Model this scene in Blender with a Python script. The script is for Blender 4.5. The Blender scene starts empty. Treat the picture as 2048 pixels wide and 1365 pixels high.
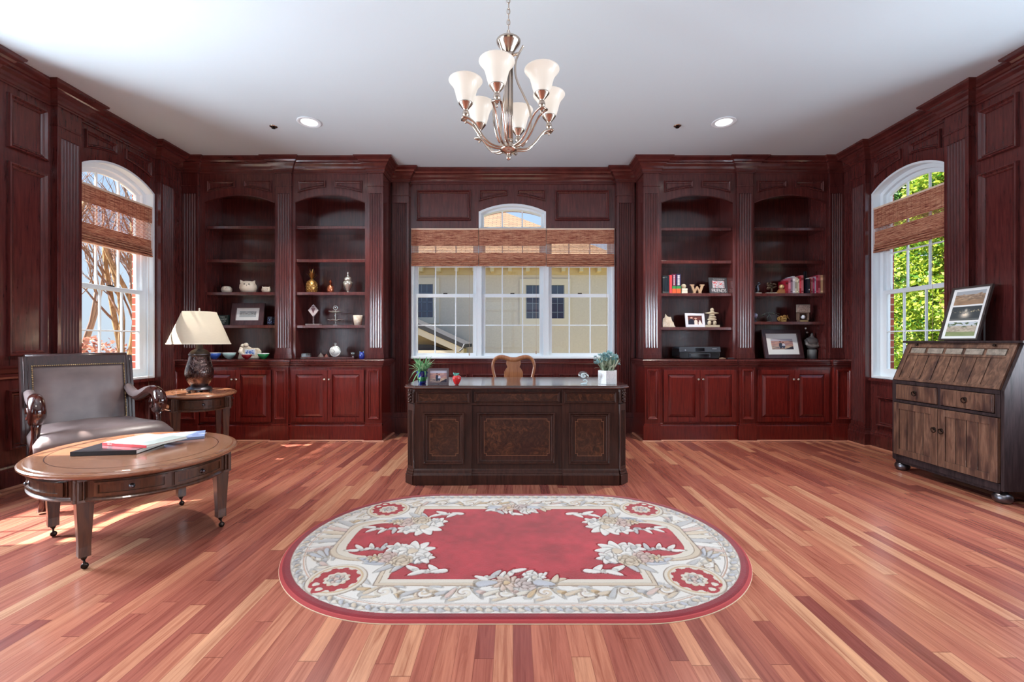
import bpy, bmesh, math, random
import numpy as np
from mathutils import Vector, Matrix, Euler, noise as mnoise
R = math.radians; PI = math.pi
random.seed(7)
scene = bpy.context.scene
col = scene.collection
K = 885.0; CH = 1.11
def PX(px, d): return (px - 1026) * d / K
def PZ(py, d): return CH - (py - 684) * d / K
def lin(c):
    c /= 255.0
    return c / 12.92 if c <= 0.04045 else ((c + 0.055) / 1.055) ** 2.4
def S(r, g, b): return (lin(r), lin(g), lin(b), 1.0)

# ------------------------------------------------------------------ room
XL, XR, YB, ZC = -3.80, 3.80, 5.44, 3.21
YU, YUF = 5.08, 5.105          # bookcase pilaster face / face frame
YC, YCF = 4.93, 4.96           # base cabinet pilaster face / face frame
YREAR = -3.2

# ------------------------------------------------------------------ node helpers
class NT:
    def __init__(s, name):
        s.m = bpy.data.materials.new(name); s.m.use_nodes = True
        s.t = s.m.node_tree; s.t.nodes.clear()
        s.out = s.n('ShaderNodeOutputMaterial')
    def n(s, t, **kw):
        x = s.t.nodes.new(t)
        for k, v in kw.items():
            if k.startswith('i_'):
                key = k[2:]
                x.inputs[int(key) if key.isdigit() else key.replace('_', ' ')].default_value = v
            else: setattr(x, k, v)
        return x
    def l(s, a, b): s.t.links.new(a, b)
    def math(s, op, a, b=None):
        x = s.n('ShaderNodeMath', operation=op)
        for i, v in enumerate((a, b)):
            if v is None: continue
            if isinstance(v, (int, float)): x.inputs[i].default_value = v
            else: s.l(v, x.inputs[i])
        return x.outputs[0]
    def coords(s, scale=(1, 1, 1), kind='Object', rot=(0, 0, 0)):
        tc = s.n('ShaderNodeTexCoord'); mp = s.n('ShaderNodeMapping')
        mp.inputs['Scale'].default_value = scale; mp.inputs['Rotation'].default_value = rot
        s.l(tc.outputs[kind], mp.inputs['Vector']); return mp.outputs['Vector']
    def noise(s, vec, scale, detail=4, rough=.55, dist=0):
        x = s.n('ShaderNodeTexNoise'); s.l(vec, x.inputs['Vector'])
        x.inputs['Scale'].default_value = scale; x.inputs['Detail'].default_value = detail
        x.inputs['Roughness'].default_value = rough; x.inputs['Distortion'].default_value = dist
        return x.outputs['Fac']
    def ramp(s, fac, stops):
        x = s.n('ShaderNodeValToRGB'); s.l(fac, x.inputs['Fac'])
        e = x.color_ramp.elements
        e[0].position, e[0].color = stops[0]; e[1].position, e[1].color = stops[-1]
        for p, c in stops[1:-1]:
            k = e.new(p); k.color = c
        return x.outputs['Color']
    def mix(s, fac, a, b, mode='MIX'):
        x = s.n('ShaderNodeMix', data_type='RGBA', blend_type=mode)
        for i, v in ((0, fac), (6, a), (7, b)):
            if isinstance(v, (int, float, tuple)): x.inputs[i].default_value = v
            else: s.l(v, x.inputs[i])
        return x.outputs[2]
    def bump(s, h, strength=.3, dist=.002):
        x = s.n('ShaderNodeBump'); x.inputs['Strength'].default_value = strength
        x.inputs['Distance'].default_value = dist; s.l(h, x.inputs['Height']); return x.outputs['Normal']
    def bsdf(s, color, rough=.5, metal=0, coat=0, coat_r=.1, normal=None, spec=.5, trans=0, emis=None, es=0, sub=0, sheen=0, ior=1.5):
        p = s.n('ShaderNodeBsdfPrincipled')
        for k, v in (('Base Color', color), ('Roughness', rough), ('Metallic', metal), ('Coat Weight', coat), ('Coat Roughness', coat_r),
                     ('Specular IOR Level', spec), ('Transmission Weight', trans), ('Sheen Weight', sheen), ('IOR', ior)):
            if isinstance(v, (int, float, tuple)): p.inputs[k].default_value = v
            else: s.l(v, p.inputs[k])
        if normal is not None: s.l(normal, p.inputs['Normal'])
        if emis: p.inputs['Emission Color'].default_value = emis; p.inputs['Emission Strength'].default_value = es
        s.l(p.outputs[0], s.out.inputs[0]); return p
def plain(name, c, rough=.5, metal=0, coat=0, **kw):
    t = NT(name); t.bsdf(c, rough, metal, coat, **kw); return t.m
def grain(name, dark, light, rough=.3, coat=.4, scale=(9, 9, .8), ns=6, spec=.5, mid=None, bumpy=.05, blotch=.35):
    t = NT(name); v = t.coords(scale)
    f = t.noise(v, ns, 5, .6, .6)
    c = t.ramp(f, [(.32, dark), (.68, light)] if mid is None else [(.3, dark), (.5, mid), (.7, light)])
    big = t.noise(t.coords((1.2, 1.2, .6)), 2.2, 3)
    c = t.mix(t.math('MULTIPLY', big, blotch), c, dark)
    fine = t.noise(t.coords((60, 60, 3)), 8, 2)
    t.bsdf(c, rough, 0, coat, .12, t.bump(fine, bumpy, .001), spec); return t.m
M = {}
M['mahogany'] = grain('mahogany', (.054, .0110, .0110, 1), (.122, .0245, .0215, 1), .24, .6, blotch=.3, bumpy=.03)
M['moulding_wood'] = grain('mahogany_moulding', (.066, .0135, .0125, 1), (.110, .022, .019, 1), .20, .7, (3, 3, 3), ns=2, blotch=.1, bumpy=.02)
M['door_wood'] = grain('mahogany_door', (.095, .010, .008, 1), (.20, .019, .013, 1), .24, .5, blotch=.3, bumpy=.03)
M['desk_wood'] = grain('walnut_desk', (.020, .007, .005, 1), (.066, .022, .013, 1), .36, .12, spec=.3)
M['desk_top'] = grain('walnut_desk_top', (.030, .011, .009, 1), (.08, .030, .020, 1), .18, 1.0, (.8, 9, 9), spec=1.0)
M['table_wood'] = grain('aged_table_wood', (.040, .015, .008, 1), (.135, .052, .024, 1), .33, .3)
M['table_top'] = grain('aged_table_top', (.20, .085, .045, 1), (.34, .155, .085, 1), .22, .6, (1.2, 8, 8))
M['chair_wood'] = grain('honey_wood', (.22, .07, .03, 1), (.42, .17, .07, 1), .3, .4)
M['dark_frame'] = grain('dark_frame_wood', (.02, .008, .008, 1), (.05, .018, .016, 1), .35, .3)
M['arm_wood'] = grain('polished_arm_wood', (.016, .004, .003, 1), (.055, .012, .008, 1), .12, .9)
M['gold_line'] = plain('inlay_line', S(150, 100, 70), .4)
def mk_secretary():
    t = NT('distressed_secretary_wood')
    f = t.noise(t.coords((7, 7, .7)), 5, 6, .65, .8)
    c = t.ramp(f, [(.28, S(54, 40, 36)), (.5, S(104, 76, 62)), (.72, S(142, 110, 92))])
    b = t.noise(t.coords((5, 5, 1.3)), 3, 3)
    c = t.mix(t.ramp(b, [(.5, (0, 0, 0, 1)), (.7, (1, 1, 1, 1))]), c, S(60, 42, 40))
    t.bsdf(c, .34, 0, .4, .2, t.bump(f, .15, .002)); return t.m
M['secretary'] = mk_secretary()
M['secretary_edge'] = grain('secretary_edge_wood', S(32, 24, 26), S(66, 52, 54), .6, 0, spec=.2)
def mk_burl():
    t = NT('burl_veneer')
    f = t.noise(t.coords((1, 1, 1)), 14, 8, .7, 2.5)
    g = t.noise(t.coords((1, 1, 1)), 3.0, 3, .6, 1.0)
    c = t.ramp(f, [(.34, (.012, .004, .003, 1)), (.5, (.050, .017, .008, 1)), (.66, (.13, .045, .018, 1))])
    c = t.mix(t.ramp(g, [(.4, (0, 0, 0, 1)), (.65, (.6, .6, .6, 1))]), c, (.035, .012, .008, 1))
    t.bsdf(c, .34, 0, .12, spec=.3); return t.m
M['burl'] = mk_burl()
M['ceiling'] = plain('ceiling_paint', S(202, 214, 221), .85)
M['white_trim'] = plain('white_trim_paint', S(226, 234, 240), .35)
M['nickel'] = plain('brushed_nickel', S(205, 190, 176), .22, 1)
M['dark_metal'] = plain('dark_metal', S(50, 40, 36), .35, .9)
M['bronze'] = plain('aged_bronze', S(112, 112, 118), .34, 1)
M['silver'] = plain('polished_silver', S(222, 218, 214), .24, .8)
M['brass'] = plain('brass_nails', S(190, 165, 120), .3, 1)
M['gold'] = plain('gold_leaf', S(190, 150, 90), .3, .9)
M['copper'] = plain('copper', S(216, 140, 106), .25, 1)
M['black_plastic'] = plain('black_gloss_plastic', S(14, 17, 22), .22, 0, .5)
M['grey_plastic'] = plain('grey_plastic', S(58, 62, 70), .3)
M['screen'] = plain('screen_black', S(8, 8, 14), .1, 0, .6)
M['paper'] = plain('paper_pages', S(232, 228, 220), .8)
M['matboard'] = plain('white_matboard', S(232, 235, 236), .7)
M['stone'] = plain('carved_stone', S(190, 178, 156), .8)
M['cream'] = plain('cream_ceramic', S(226, 214, 198), .5)
M['dark_cream'] = plain('grey_ceramic_detail', S(120, 112, 100), .6)
M['shade_fabric'] = None
def mk_marble():
    t = NT('white_marble'); f = t.noise(t.coords(), 14, 6, .6, 2.2)
    c = t.ramp(f, [(.38, S(228, 228, 226)), (.5, S(205, 205, 205)), (.54, S(228, 226, 224)), (.66, S(196, 194, 192))])
    t.bsdf(c, .3, 0, .2); return t.m
M['marble'] = mk_marble()
def mk_slate():
    t = NT('slate_tile'); f = t.noise(t.coords(), 22, 6, .7, .5)
    t.bsdf(t.ramp(f, [(.3, S(92, 84, 78)), (.7, S(160, 150, 138))]), .6, normal=t.bump(f, .5, .004)); return t.m
M['slate'] = mk_slate()
def mk_rock():
    t = NT('pale_rock'); f = t.noise(t.coords(), 25, 6, .7, .8)
    t.bsdf(t.ramp(f, [(.3, S(196, 172, 140)), (.55, S(226, 216, 200)), (.75, S(240, 240, 238))]), .7, normal=t.bump(f, .6, .006)); return t.m
M['rock'] = mk_rock()
def mk_leather(name, c1, c2, rough=.36):
    t = NT(name); f = t.noise(t.coords(), 3, 4); v = t.n('ShaderNodeTexVoronoi'); t.l(t.coords((1, 1, 1)), v.inputs['Vector']); v.inputs['Scale'].default_value = 220
    t.bsdf(t.ramp(f, [(.3, c1), (.7, c2)]), rough, 0, .1, .3, t.bump(v.outputs['Distance'], .12, .001)); return t.m
M['leather'] = mk_leather('brown_leather', S(88, 74, 74), S(124, 108, 106), .36)
def mk_floor():
    t = NT('brazilian_cherry_planks')
    tc = t.n('ShaderNodeTexCoord'); sp = t.n('ShaderNodeSeparateXYZ'); t.l(tc.outputs['Object'], sp.inputs[0])
    W = .068
    xs = t.math('DIVIDE', sp.outputs[0], W); xi = t.math('FLOOR', xs); xf = t.math('FRACT', xs)
    w1 = t.n('ShaderNodeTexWhiteNoise', noise_dimensions='1D'); t.l(xi, w1.inputs['W'])
    off = t.math('MULTIPLY', w1.outputs['Value'], 7.3)
    ys = t.math('DIVIDE', t.math('ADD', sp.outputs[1], off), 1.05); yi = t.math('FLOOR', ys); yf = t.math('FRACT', ys)
    cb = t.n('ShaderNodeCombineXYZ'); t.l(xi, cb.inputs[0]); t.l(yi, cb.inputs[1])
    w2 = t.n('ShaderNodeTexWhiteNoise', noise_dimensions='2D'); t.l(cb.outputs[0], w2.inputs['Vector'])
    base = t.ramp(w2.outputs['Value'], [(0, (.25, .070, .058, 1)), (.15, (.34, .102, .074, 1)), (.45, (.43, .143, .097, 1)), (.75, (.51, .195, .122, 1)), (.93, (.57, .25, .15, 1)), (1, (.66, .35, .21, 1))])
    # grain: shift per board
    cb2 = t.n('ShaderNodeCombineXYZ')
    t.l(t.math('MULTIPLY', sp.outputs[0], 26), cb2.inputs[0]); t.l(t.math('MULTIPLY', sp.outputs[1], 1.3), cb2.inputs[1]); t.l(t.math('MULTIPLY', w2.outputs['Value'], 40), cb2.inputs[2])
    g = t.noise(cb2.outputs[0], 1.6, 6, .62, 1.0)
    gr = t.ramp(g, [(.3, (.62, .48, .46, 1)), (.52, (1, 1, 1, 1)), (.72, (1.22, 1.25, 1.2, 1))])
    c = t.mix(1.0, base, gr, 'MULTIPLY')
    cb3 = t.n('ShaderNodeCombineXYZ')
    t.l(t.math('MULTIPLY', sp.outputs[0], 110), cb3.inputs[0]); t.l(t.math('MULTIPLY', sp.outputs[1], 4), cb3.inputs[1]); t.l(t.math('MULTIPLY', w2.outputs['Value'], 30), cb3.inputs[2])
    fg = t.noise(cb3.outputs[0], 1.5, 4, .7)
    c = t.mix(t.math('MULTIPLY', fg, .5), c, (.12, .03, .02, 1))
    ga = t.math('LESS_THAN', xf, .022); gb = t.math('LESS_THAN', yf, .003)
    gap = t.math('MAXIMUM', ga, gb)
    c = t.mix(t.math('MULTIPLY', gap, .6), c, (.10, .025, .015, 1))
    t.bsdf(c, .27, 0, .35, .16, t.bump(t.math('SUBTRACT', fg, t.math('MULTIPLY', gap, 2.0)), .10, .001), .5); return t.m
M['floor'] = mk_floor()
def mk_blind():
    t = NT('woven_bamboo')
    f = t.noise(t.coords((3.5, 3.5, 75)), 2.2, 5, .7, .4)
    g = t.noise(t.coords((22, 22, 130)), 1.5, 3, .6)
    c = t.ramp(f, [(.34, S(96, 40, 30)), (.43, S(156, 82, 62)), (.53, S(206, 146, 114)), (.74, S(226, 184, 152))])
    c = t.mix(t.ramp(g, [(.54, (0, 0, 0, 1)), (.66, (.8, .8, .8, 1))]), c, S(118, 46, 32))
    p = t.bsdf(c, .7, normal=t.bump(f, .6, .004))
    tr = t.n('ShaderNodeBsdfTranslucent'); t.l(c, tr.inputs[0])
    mx = t.n('ShaderNodeMixShader'); mx.inputs[0].default_value = .16
    t.l(p.outputs[0], mx.inputs[1]); t.l(tr.outputs[0], mx.inputs[2]); t.l(mx.outputs[0], t.out.inputs[0]); return t.m
M['bamboo'] = mk_blind()
def mk_glass(name, refl=.10, tint=(1, 1, 1, 1), rough=0.0):
    t = NT(name)
    tr = t.n('ShaderNodeBsdfTransparent'); tr.inputs[0].default_value = tint
    gl = t.n('ShaderNodeBsdfGlossy'); gl.inputs['Roughness'].default_value = rough
    lw = t.n('ShaderNodeLayerWeight'); lw.inputs[0].default_value = .5
    f = t.math('ADD', t.math('MULTIPLY', t.math('POWER', lw.outputs[1], 5.0), .9), refl)
    mx = t.n('ShaderNodeMixShader'); t.l(f, mx.inputs[0]); t.l(tr.outputs[0], mx.inputs[1]); t.l(gl.outputs[0], mx.inputs[2])
    t.l(mx.outputs[0], t.out.inputs[0]); return t.m
M['pane'] = mk_glass('window_glass', .035)
M['clear'] = mk_glass('clear_crystal', .22, (.90, .95, .96, 1), .03)
M['red_glass'] = plain('red_glass', (.75, .02, .02, 1), .06, 0, .8, trans=.35)
M['green_glass'] = plain('green_glass', S(40, 150, 90), .08, 0, .8, trans=.3)
M['teal_glass'] = plain('teal_glass', S(90, 190, 170), .1, 0, .6, trans=.3)
M['blue_glass'] = plain('cobalt_glass', S(40, 60, 170), .08, 0, .8, trans=.25)
def mk_linen():
    t = NT('linen_lampshade'); a = t.noise(t.coords((1, 1, 1)), 260, 2); b = t.noise(t.coords((20, 20, 300)), 1.5, 2)
    c = t.mix(t.math('MULTIPLY', b, .5), S(222, 212, 194), S(188, 176, 156))
    p = t.bsdf(c, .8, normal=t.bump(b, .3, .001)); tr = t.n('ShaderNodeBsdfTranslucent'); t.l(c, tr.inputs[0])
    mx = t.n('ShaderNodeMixShader'); mx.inputs[0].default_value = .3
    t.l(p.outputs[0], mx.inputs[1]); t.l(tr.outputs[0], mx.inputs[2]); t.l(mx.outputs[0], t.out.inputs[0]); return t.m
M['linen'] = mk_linen()
def mk_mercury():
    t = NT('crackled_mercury_glass'); v = t.n('ShaderNodeTexVoronoi', feature='DISTANCE_TO_EDGE'); t.l(t.coords((1, 1, 1)), v.inputs['Vector']); v.inputs['Scale'].default_value = 75
    f = t.noise(t.coords(), 12, 5, .7, 1)
    c = t.ramp(f, [(.3, S(36, 24, 26)), (.5, S(92, 68, 64)), (.66, S(150, 126, 116)), (.8, S(210, 200, 200))])
    t.bsdf(c, .16, .85, .6, .08, t.bump(v.outputs['Distance'], .6, .006)); return t.m
M['mercury'] = mk_mercury()
def mk_brick():
    t = NT('red_brick'); b = t.n('ShaderNodeTexBrick')
    tc = t.n('ShaderNodeTexCoord'); sp = t.n('ShaderNodeSeparateXYZ'); t.l(tc.outputs['Object'], sp.inputs[0])
    cb = t.n('ShaderNodeCombineXYZ'); t.l(t.math('ADD', sp.outputs[0], sp.outputs[1]), cb.inputs[0]); t.l(sp.outputs[2], cb.inputs[1])
    t.l(cb.outputs[0], b.inputs['Vector']); b.inputs['Scale'].default_value = 1
    b.inputs['Brick Width'].default_value = .2; b.inputs['Row Height'].default_value = .075; b.inputs['Mortar Size'].default_value = .006
    b.inputs['Color1'].default_value = S(170, 84, 62); b.inputs['Color2'].default_value = S(134, 60, 48); b.inputs['Mortar'].default_value = S(200, 180, 156)
    t.bsdf(b.outputs['Color'], .85); return t.m
M['brick'] = mk_brick()
def mk_stucco():
    t = NT('house_stucco'); f = t.noise(t.coords(), 18, 6, .7)
    t.bsdf(t.ramp(f, [(.3, S(206, 196, 182)), (.7, S(220, 210, 196))]), .9, normal=t.bump(f, .3, .01)); return t.m
M['stucco'] = mk_stucco()
def mk_shingle():
    t = NT('roof_shingles'); b = t.n('ShaderNodeTexBrick'); t.l(t.coords((1, 1, 1)), b.inputs['Vector']); b.inputs['Scale'].default_value = 1
    tc = t.n('ShaderNodeTexCoord'); sp = t.n('ShaderNodeSeparateXYZ'); t.l(tc.outputs['Object'], sp.inputs[0])
    cb = t.n('ShaderNodeCombineXYZ'); t.l(sp.outputs[0], cb.inputs[0]); t.l(t.math('MULTIPLY', sp.outputs[2], 1.6), cb.inputs[1]); t.l(cb.outputs[0], b.inputs['Vector'])
    b.inputs['Brick Width'].default_value = .3; b.inputs['Row Height'].default_value = .10; b.inputs['Mortar Size'].default_value = .012
    b.inputs['Color1'].default_value = S(124, 100, 76); b.inputs['Color2'].default_value = S(104, 82, 62); b.inputs['Mortar'].default_value = S(70, 56, 44)
    t.bsdf(b.outputs['Color'], .9); return t.m
M['shingle'] = mk_shingle()
M['dark_roof'] = plain('slate_blue_roof', S(50, 52, 58), .8)
M['eave'] = plain('cream_eave_paint', S(206, 186, 140), .7)
M['house_trim'] = plain('house_window_trim', S(222, 212, 194), .8)
M['house_glass'] = plain('dark_house_glass', S(52, 66, 92), .12, 0, .5)
M['bark'] = grain('smooth_tan_bark', S(130, 100, 68), S(214, 178, 132), .8, 0, (6, 6, 1.5), bumpy=.3)
M['twig'] = plain('grey_brown_twig', S(150, 120, 104), .9)
M['grass'] = plain('lawn_grass', S(124, 118, 96), .95)
def mk_leaf(name, a, b, tr_f=.35):
    t = NT(name); g = t.n('ShaderNodeNewGeometry'); w = t.ramp(g.outputs['Random Per Island'], [(0, a), (1, b)])
    p = t.bsdf(w, .5); tr = t.n('ShaderNodeBsdfTranslucent'); t.l(w, tr.inputs[0])
    mx = t.n('ShaderNodeMixShader'); mx.inputs[0].default_value = tr_f
    t.l(p.outputs[0], mx.inputs[1]); t.l(tr.outputs[0], mx.inputs[2]); t.l(mx.outputs[0], t.out.inputs[0]); return t.m
M['leaf_bright'] = mk_leaf('bright_foliage', S(44, 104, 26), S(186, 200, 70))
M['leaf_green'] = mk_leaf('conifer_foliage', S(20, 78, 34), S(110, 170, 50))
M['leaf_red'] = mk_leaf('russet_leaves', S(150, 92, 80), S(200, 150, 130))
M['spider_leaf'] = mk_leaf('variegated_leaf', S(46, 130, 72), S(176, 214, 170), .25)
M['dusty_leaf'] = mk_leaf('dusty_green_leaf', S(120, 142, 110), S(214, 224, 204), .25)
M['blue_leaf'] = mk_leaf('blue_green_leaf', S(110, 170, 180), S(196, 226, 226), .25)
def mk_vcol(name, rough=.6, coat=0, bump=False, sheen=0):
    t = NT(name); a = t.n('ShaderNodeVertexColor', layer_name='Col')
    nm = None; c = a.outputs['Color']
    if bump:
        f = t.noise(t.coords(), 420, 2, .6); nm = t.bump(f, .5, .003)
        c = t.mix(t.math('MULTIPLY', t.noise(t.coords(), 260, 2), .28), c, (.25, .12, .12, 1), 'MULTIPLY')
    t.bsdf(c, rough, 0, coat, .1, nm, .3, sheen=sheen); return t.m
M['print'] = mk_vcol('printed_picture', .35, .3)
M['rug'] = mk_vcol('wool_rug_pile', .95, bump=True, sheen=.2)
def mk_shadeglass():
    t = NT('lit_opal_glass')
    p = t.bsdf(S(198, 194, 188), .3, 0, .2, emis=(1.0, .93, .84, 1), es=.34)
    tr = t.n('ShaderNodeBsdfTranslucent'); tr.inputs[0].default_value = (.6, .57, .54, 1)
    mx = t.n('ShaderNodeMixShader'); mx.inputs[0].default_value = .3
    t.l(p.outputs[0], mx.inputs[1]); t.l(tr.outputs[0], mx.inputs[2]); t.l(mx.outputs[0], t.out.inputs[0]); return t.m
M['opal'] = mk_shadeglass()
def emit(name, c, s):
    t = NT(name); e = t.n('ShaderNodeEmission'); e.inputs[0].default_value = c; e.inputs[1].default_value = s
    t.l(e.outputs[0], t.out.inputs[0]); return t.m
M['lamp_lens'] = emit('lit_recessed_lens', (1, .96, .92, 1), 1.6)
_pc = {}
def pc(r, g, b, rough=.55, metal=0, coat=0):
    k = (r, g, b, rough, metal, coat)
    if k not in _pc: _pc[k] = plain('painted_%d_%d_%d' % (r, g, b), S(r, g, b), rough, metal, coat)
    return _pc[k]

# ------------------------------------------------------------------ mesh builder
MW = {}
def empty(name, loc, rz=0, label=None, cat=None, group=None, kind=None):
    o = bpy.data.objects.new(name, None); col.objects.link(o)
    o.location = loc; o.rotation_euler = (0, 0, rz); o.empty_display_size = .1
    MW[o] = Matrix.Translation(loc) @ Matrix.Rotation(rz, 4, 'Z')
    return tag(o, label, cat, group, kind)
def tag(o, label=None, cat=None, group=None, kind=None):
    if label: o['label'] = label
    if cat: o['category'] = cat
    if group: o['group'] = group
    if kind: o['kind'] = kind
    return o
def IDT(a, b, c): return (a, b, c)
def TB(u, w, z): return (u, YB - w, z)
def TL(u, w, z): return (XL + w, u, z)
def TR(u, w, z): return (XR - w, u, z)
class MB:
    def __init__(s, T=None): s.v = []; s.f = []; s.T = T; s.sm = []
    def add(s, vs, fs, smooth=False):
        b = len(s.v); T = s.T
        for p in vs:
            if isinstance(T, Matrix): p = tuple(T @ Vector(p))
            elif T: p = T(*p)
            s.v.append(tuple(p))
        for f in fs: s.f.append(tuple(b + i for i in f)); s.sm.append(smooth)
        return s
    def box(s, x0, x1, y0, y1, z0, z1):
        return s.add([(x0, y0, z0), (x1, y0, z0), (x1, y1, z0), (x0, y1, z0), (x0, y0, z1), (x1, y0, z1), (x1, y1, z1), (x0, y1, z1)],
                     [(0, 3, 2, 1), (4, 5, 6, 7), (0, 1, 5, 4), (1, 2, 6, 5), (2, 3, 7, 6), (3, 0, 4, 7)])
    def cbox(s, c, size, M4=None):
        x, y, z = [a / 2 for a in size]
        vs = [Vector((sx * x, sy * y, sz * z)) for sz in (-1, 1) for sx, sy in ((-1, -1), (1, -1), (1, 1), (-1, 1))]
        if M4: vs = [M4 @ v for v in vs]
        vs = [tuple(v + Vector(c)) for v in vs]
        return s.add(vs, [(0, 3, 2, 1), (4, 5, 6, 7), (0, 1, 5, 4), (1, 2, 6, 5), (2, 3, 7, 6), (3, 0, 4, 7)])
    def hexa(s, lo, hi): # 4 pts, 4 pts
        return s.add(list(lo) + list(hi), [(0, 3, 2, 1), (4, 5, 6, 7), (0, 1, 5, 4), (1, 2, 6, 5), (2, 3, 7, 6), (3, 0, 4, 7)])
    def prism(s, poly, m3, h0, h1): # poly 2D, m3(a,b,h)
        n = len(poly)
        vs = [m3(a, b, h0) for a, b in poly] + [m3(a, b, h1) for a, b in poly]
        fs = [tuple(range(n))[::-1], tuple(range(n, 2 * n))] + [(i, (i + 1) % n, n + (i + 1) % n, n + i) for i in range(n)]
        return s.add(vs, fs)
    def lathe(s, prof, c=(0, 0, 0), n=24, M4=None, sx=1, sy=1, smooth=True, cap=True):
        vs = []
        for r, z in prof:
            for i in range(n):
                a = 2 * PI * i / n; p = Vector((r * math.cos(a) * sx, r * math.sin(a) * sy, z))
                if M4: p = M4 @ p
                vs.append(tuple(p + Vector(c)))
        fs = []
        for j in range(len(prof) - 1):
            for i in range(n):
                fs.append((j * n + i, j * n + (i + 1) % n, (j + 1) * n + (i + 1) % n, (j + 1) * n + i))
        s.add(vs, fs, smooth)
        if cap:
            b = len(s.v) - len(vs)
            for j in (0, len(prof) - 1):
                if prof[j][0] > 1e-5: s.f.append(tuple(b + j * n + i for i in range(n))); s.sm.append(False)
        return s
    def ball(s, c, r, n=12, sz=(1, 1, 1), M4=None):
        m = max(5, n // 2 + 1)
        prof = [(max(math.sin(PI * j / m), 1e-4) * r, -math.cos(PI * j / m) * r) for j in range(m + 1)]
        D = Matrix.Diagonal((sz[0], sz[1], sz[2], 1)); D = (M4 @ D) if M4 else D
        return s.lathe(prof, c, n, D, cap=False)
    def tube(s, pts, r, n=8, closed=False, flat=1.0, smooth=True):
        pts = [Vector(p) for p in pts]; N = len(pts)
        rs = r if isinstance(r, (list, tuple)) else [r] * N
        ring = []; up = None
        for i in range(N):
            a = pts[(i - 1) % N] if (closed or i > 0) else pts[i]; b = pts[(i + 1) % N] if (closed or i < N - 1) else pts[i]
            t = (b - a)
            t = t.normalized() if t.length > 1e-9 else Vector((0, 0, 1))
            if up is None:
                up = Vector((0, 0, 1)) if abs(t.z) < .9 else Vector((1, 0, 0))
            x = up - t * up.dot(t)
            if x.length < 1e-6: x = t.orthogonal()
            x.normalize(); y = t.cross(x); up = x
            ring += [tuple(pts[i] + (x * math.cos(2 * PI * k / n) + y * math.sin(2 * PI * k / n) * flat) * rs[i]) for k in range(n)]
        fs = []
        for i in range(N if closed else N - 1):
            j = (i + 1) % N
            fs += [(i * n + k, i * n + (k + 1) % n, j * n + (k + 1) % n, j * n + k) for k in range(n)]
        b = len(s.v); s.add(ring, fs, smooth)
        if not closed: s.f += [tuple(b + k for k in range(n)), tuple(b + (N - 1) * n + k for k in range(n))]; s.sm += [False, False]
        return s
    def sweep(s, path, prof, m3, closed=False, side=1):
        n = len(path); P = [Vector(p) for p in path]; out = []
        for i in range(n):
            d0 = d1 = None
            if closed or i > 0: d0 = (P[i] - P[i - 1]).normalized()
            if closed or i < n - 1: d1 = (P[(i + 1) % n] - P[i]).normalized()
            d0 = d0 or d1; d1 = d1 or d0
            n0 = Vector((d0.y, -d0.x)) * side; n1 = Vector((d1.y, -d1.x)) * side
            m = n0 + n1; m = m / max(m.dot(n0), .2) if m.length > 1e-6 else n0
            out += [m3(P[i].x + m.x * o, P[i].y + m.y * o, h) for o, h in prof]
        k = len(prof); fs = []
        for i in range(n if closed else n - 1):
            j = (i + 1) % n
            fs += [(i * k + a, i * k + (a + 1) % k, j * k + (a + 1) % k, j * k + a) for a in range(k)]
        if not closed: fs += [tuple(range(k)), tuple((n - 1) * k + a for a in range(k))]
        return s.add(out, fs)
    def build(s, name, mat, parent=None, bevel=0, local=False, recalc=True, seg=2, sub=0):
        vs = s.v
        if parent is not None and not local and parent in MW:
            inv = MW[parent].inverted(); vs = [tuple(inv @ Vector(v)) for v in vs]
        me = bpy.data.meshes.new(name); me.from_pydata(vs, [], s.f); 
        me.polygons.foreach_set('use_smooth', s.sm); me.update()
        if recalc:
            bm = bmesh.new(); bm.from_mesh(me); bmesh.ops.recalc_face_normals(bm, faces=bm.faces); bm.to_mesh(me); bm.free()
        me.materials.append(mat)
        o = bpy.data.objects.new(name, me); col.objects.link(o)
        if parent is not None:
            o.parent = parent
            if parent in MW and parent.type == 'EMPTY': MW[o] = MW[parent]
            elif parent in MW: MW[o] = MW[parent]
        if bevel:
            b = o.modifiers.new('bevel', 'BEVEL'); b.width = bevel; b.segments = seg; b.limit_method = 'ANGLE'; b.angle_limit = R(40)
        if sub:
            b = o.modifiers.new('sub', 'SUBSURF'); b.levels = sub; b.render_levels = sub
        return o
def structure(o): o['kind'] = 'structure'; return o
def XYZ(a, b, h): return (a, b, h)
def arc_pts(u0, u1, zs, za, n=16):
    w = (u1 - u0) / 2; h = za - zs; r = (w * w + h * h) / (2 * h); c = (u0 + u1) / 2
    return [(u0 + (u1 - u0) * i / n, za - r + math.sqrt(max(r * r - (u0 + (u1 - u0) * i / n - c) ** 2, 0))) for i in range(n + 1)]
def arcz(u, u0, u1, zs, za):
    w = (u1 - u0) / 2; h = za - zs; r = (w * w + h * h) / (2 * h); c = (u0 + u1) / 2
    return za - r + math.sqrt(max(r * r - (u - c) ** 2, 0))
def smooth_path(P, k=4):
    P = [Vector(p) for p in P]; out = []
    for i in range(len(P) - 1):
        a = P[max(i - 1, 0)]; b = P[i]; c = P[i + 1]; d = P[min(i + 2, len(P) - 1)]
        for j in range(k):
            t = j / k; out.append(tuple(.5 * ((2 * b) + (c - a) * t + (2 * a - 5 * b + 4 * c - d) * t * t + (3 * b - a - 3 * c + d) * t ** 3)))
    return out + [tuple(P[-1])]
def smooth_vals(v, k=4):
    out = []
    for a, b in zip(v[:-1], v[1:]): out += [a + (b - a) * j / k for j in range(k)]
    return out + [v[-1]]
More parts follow.
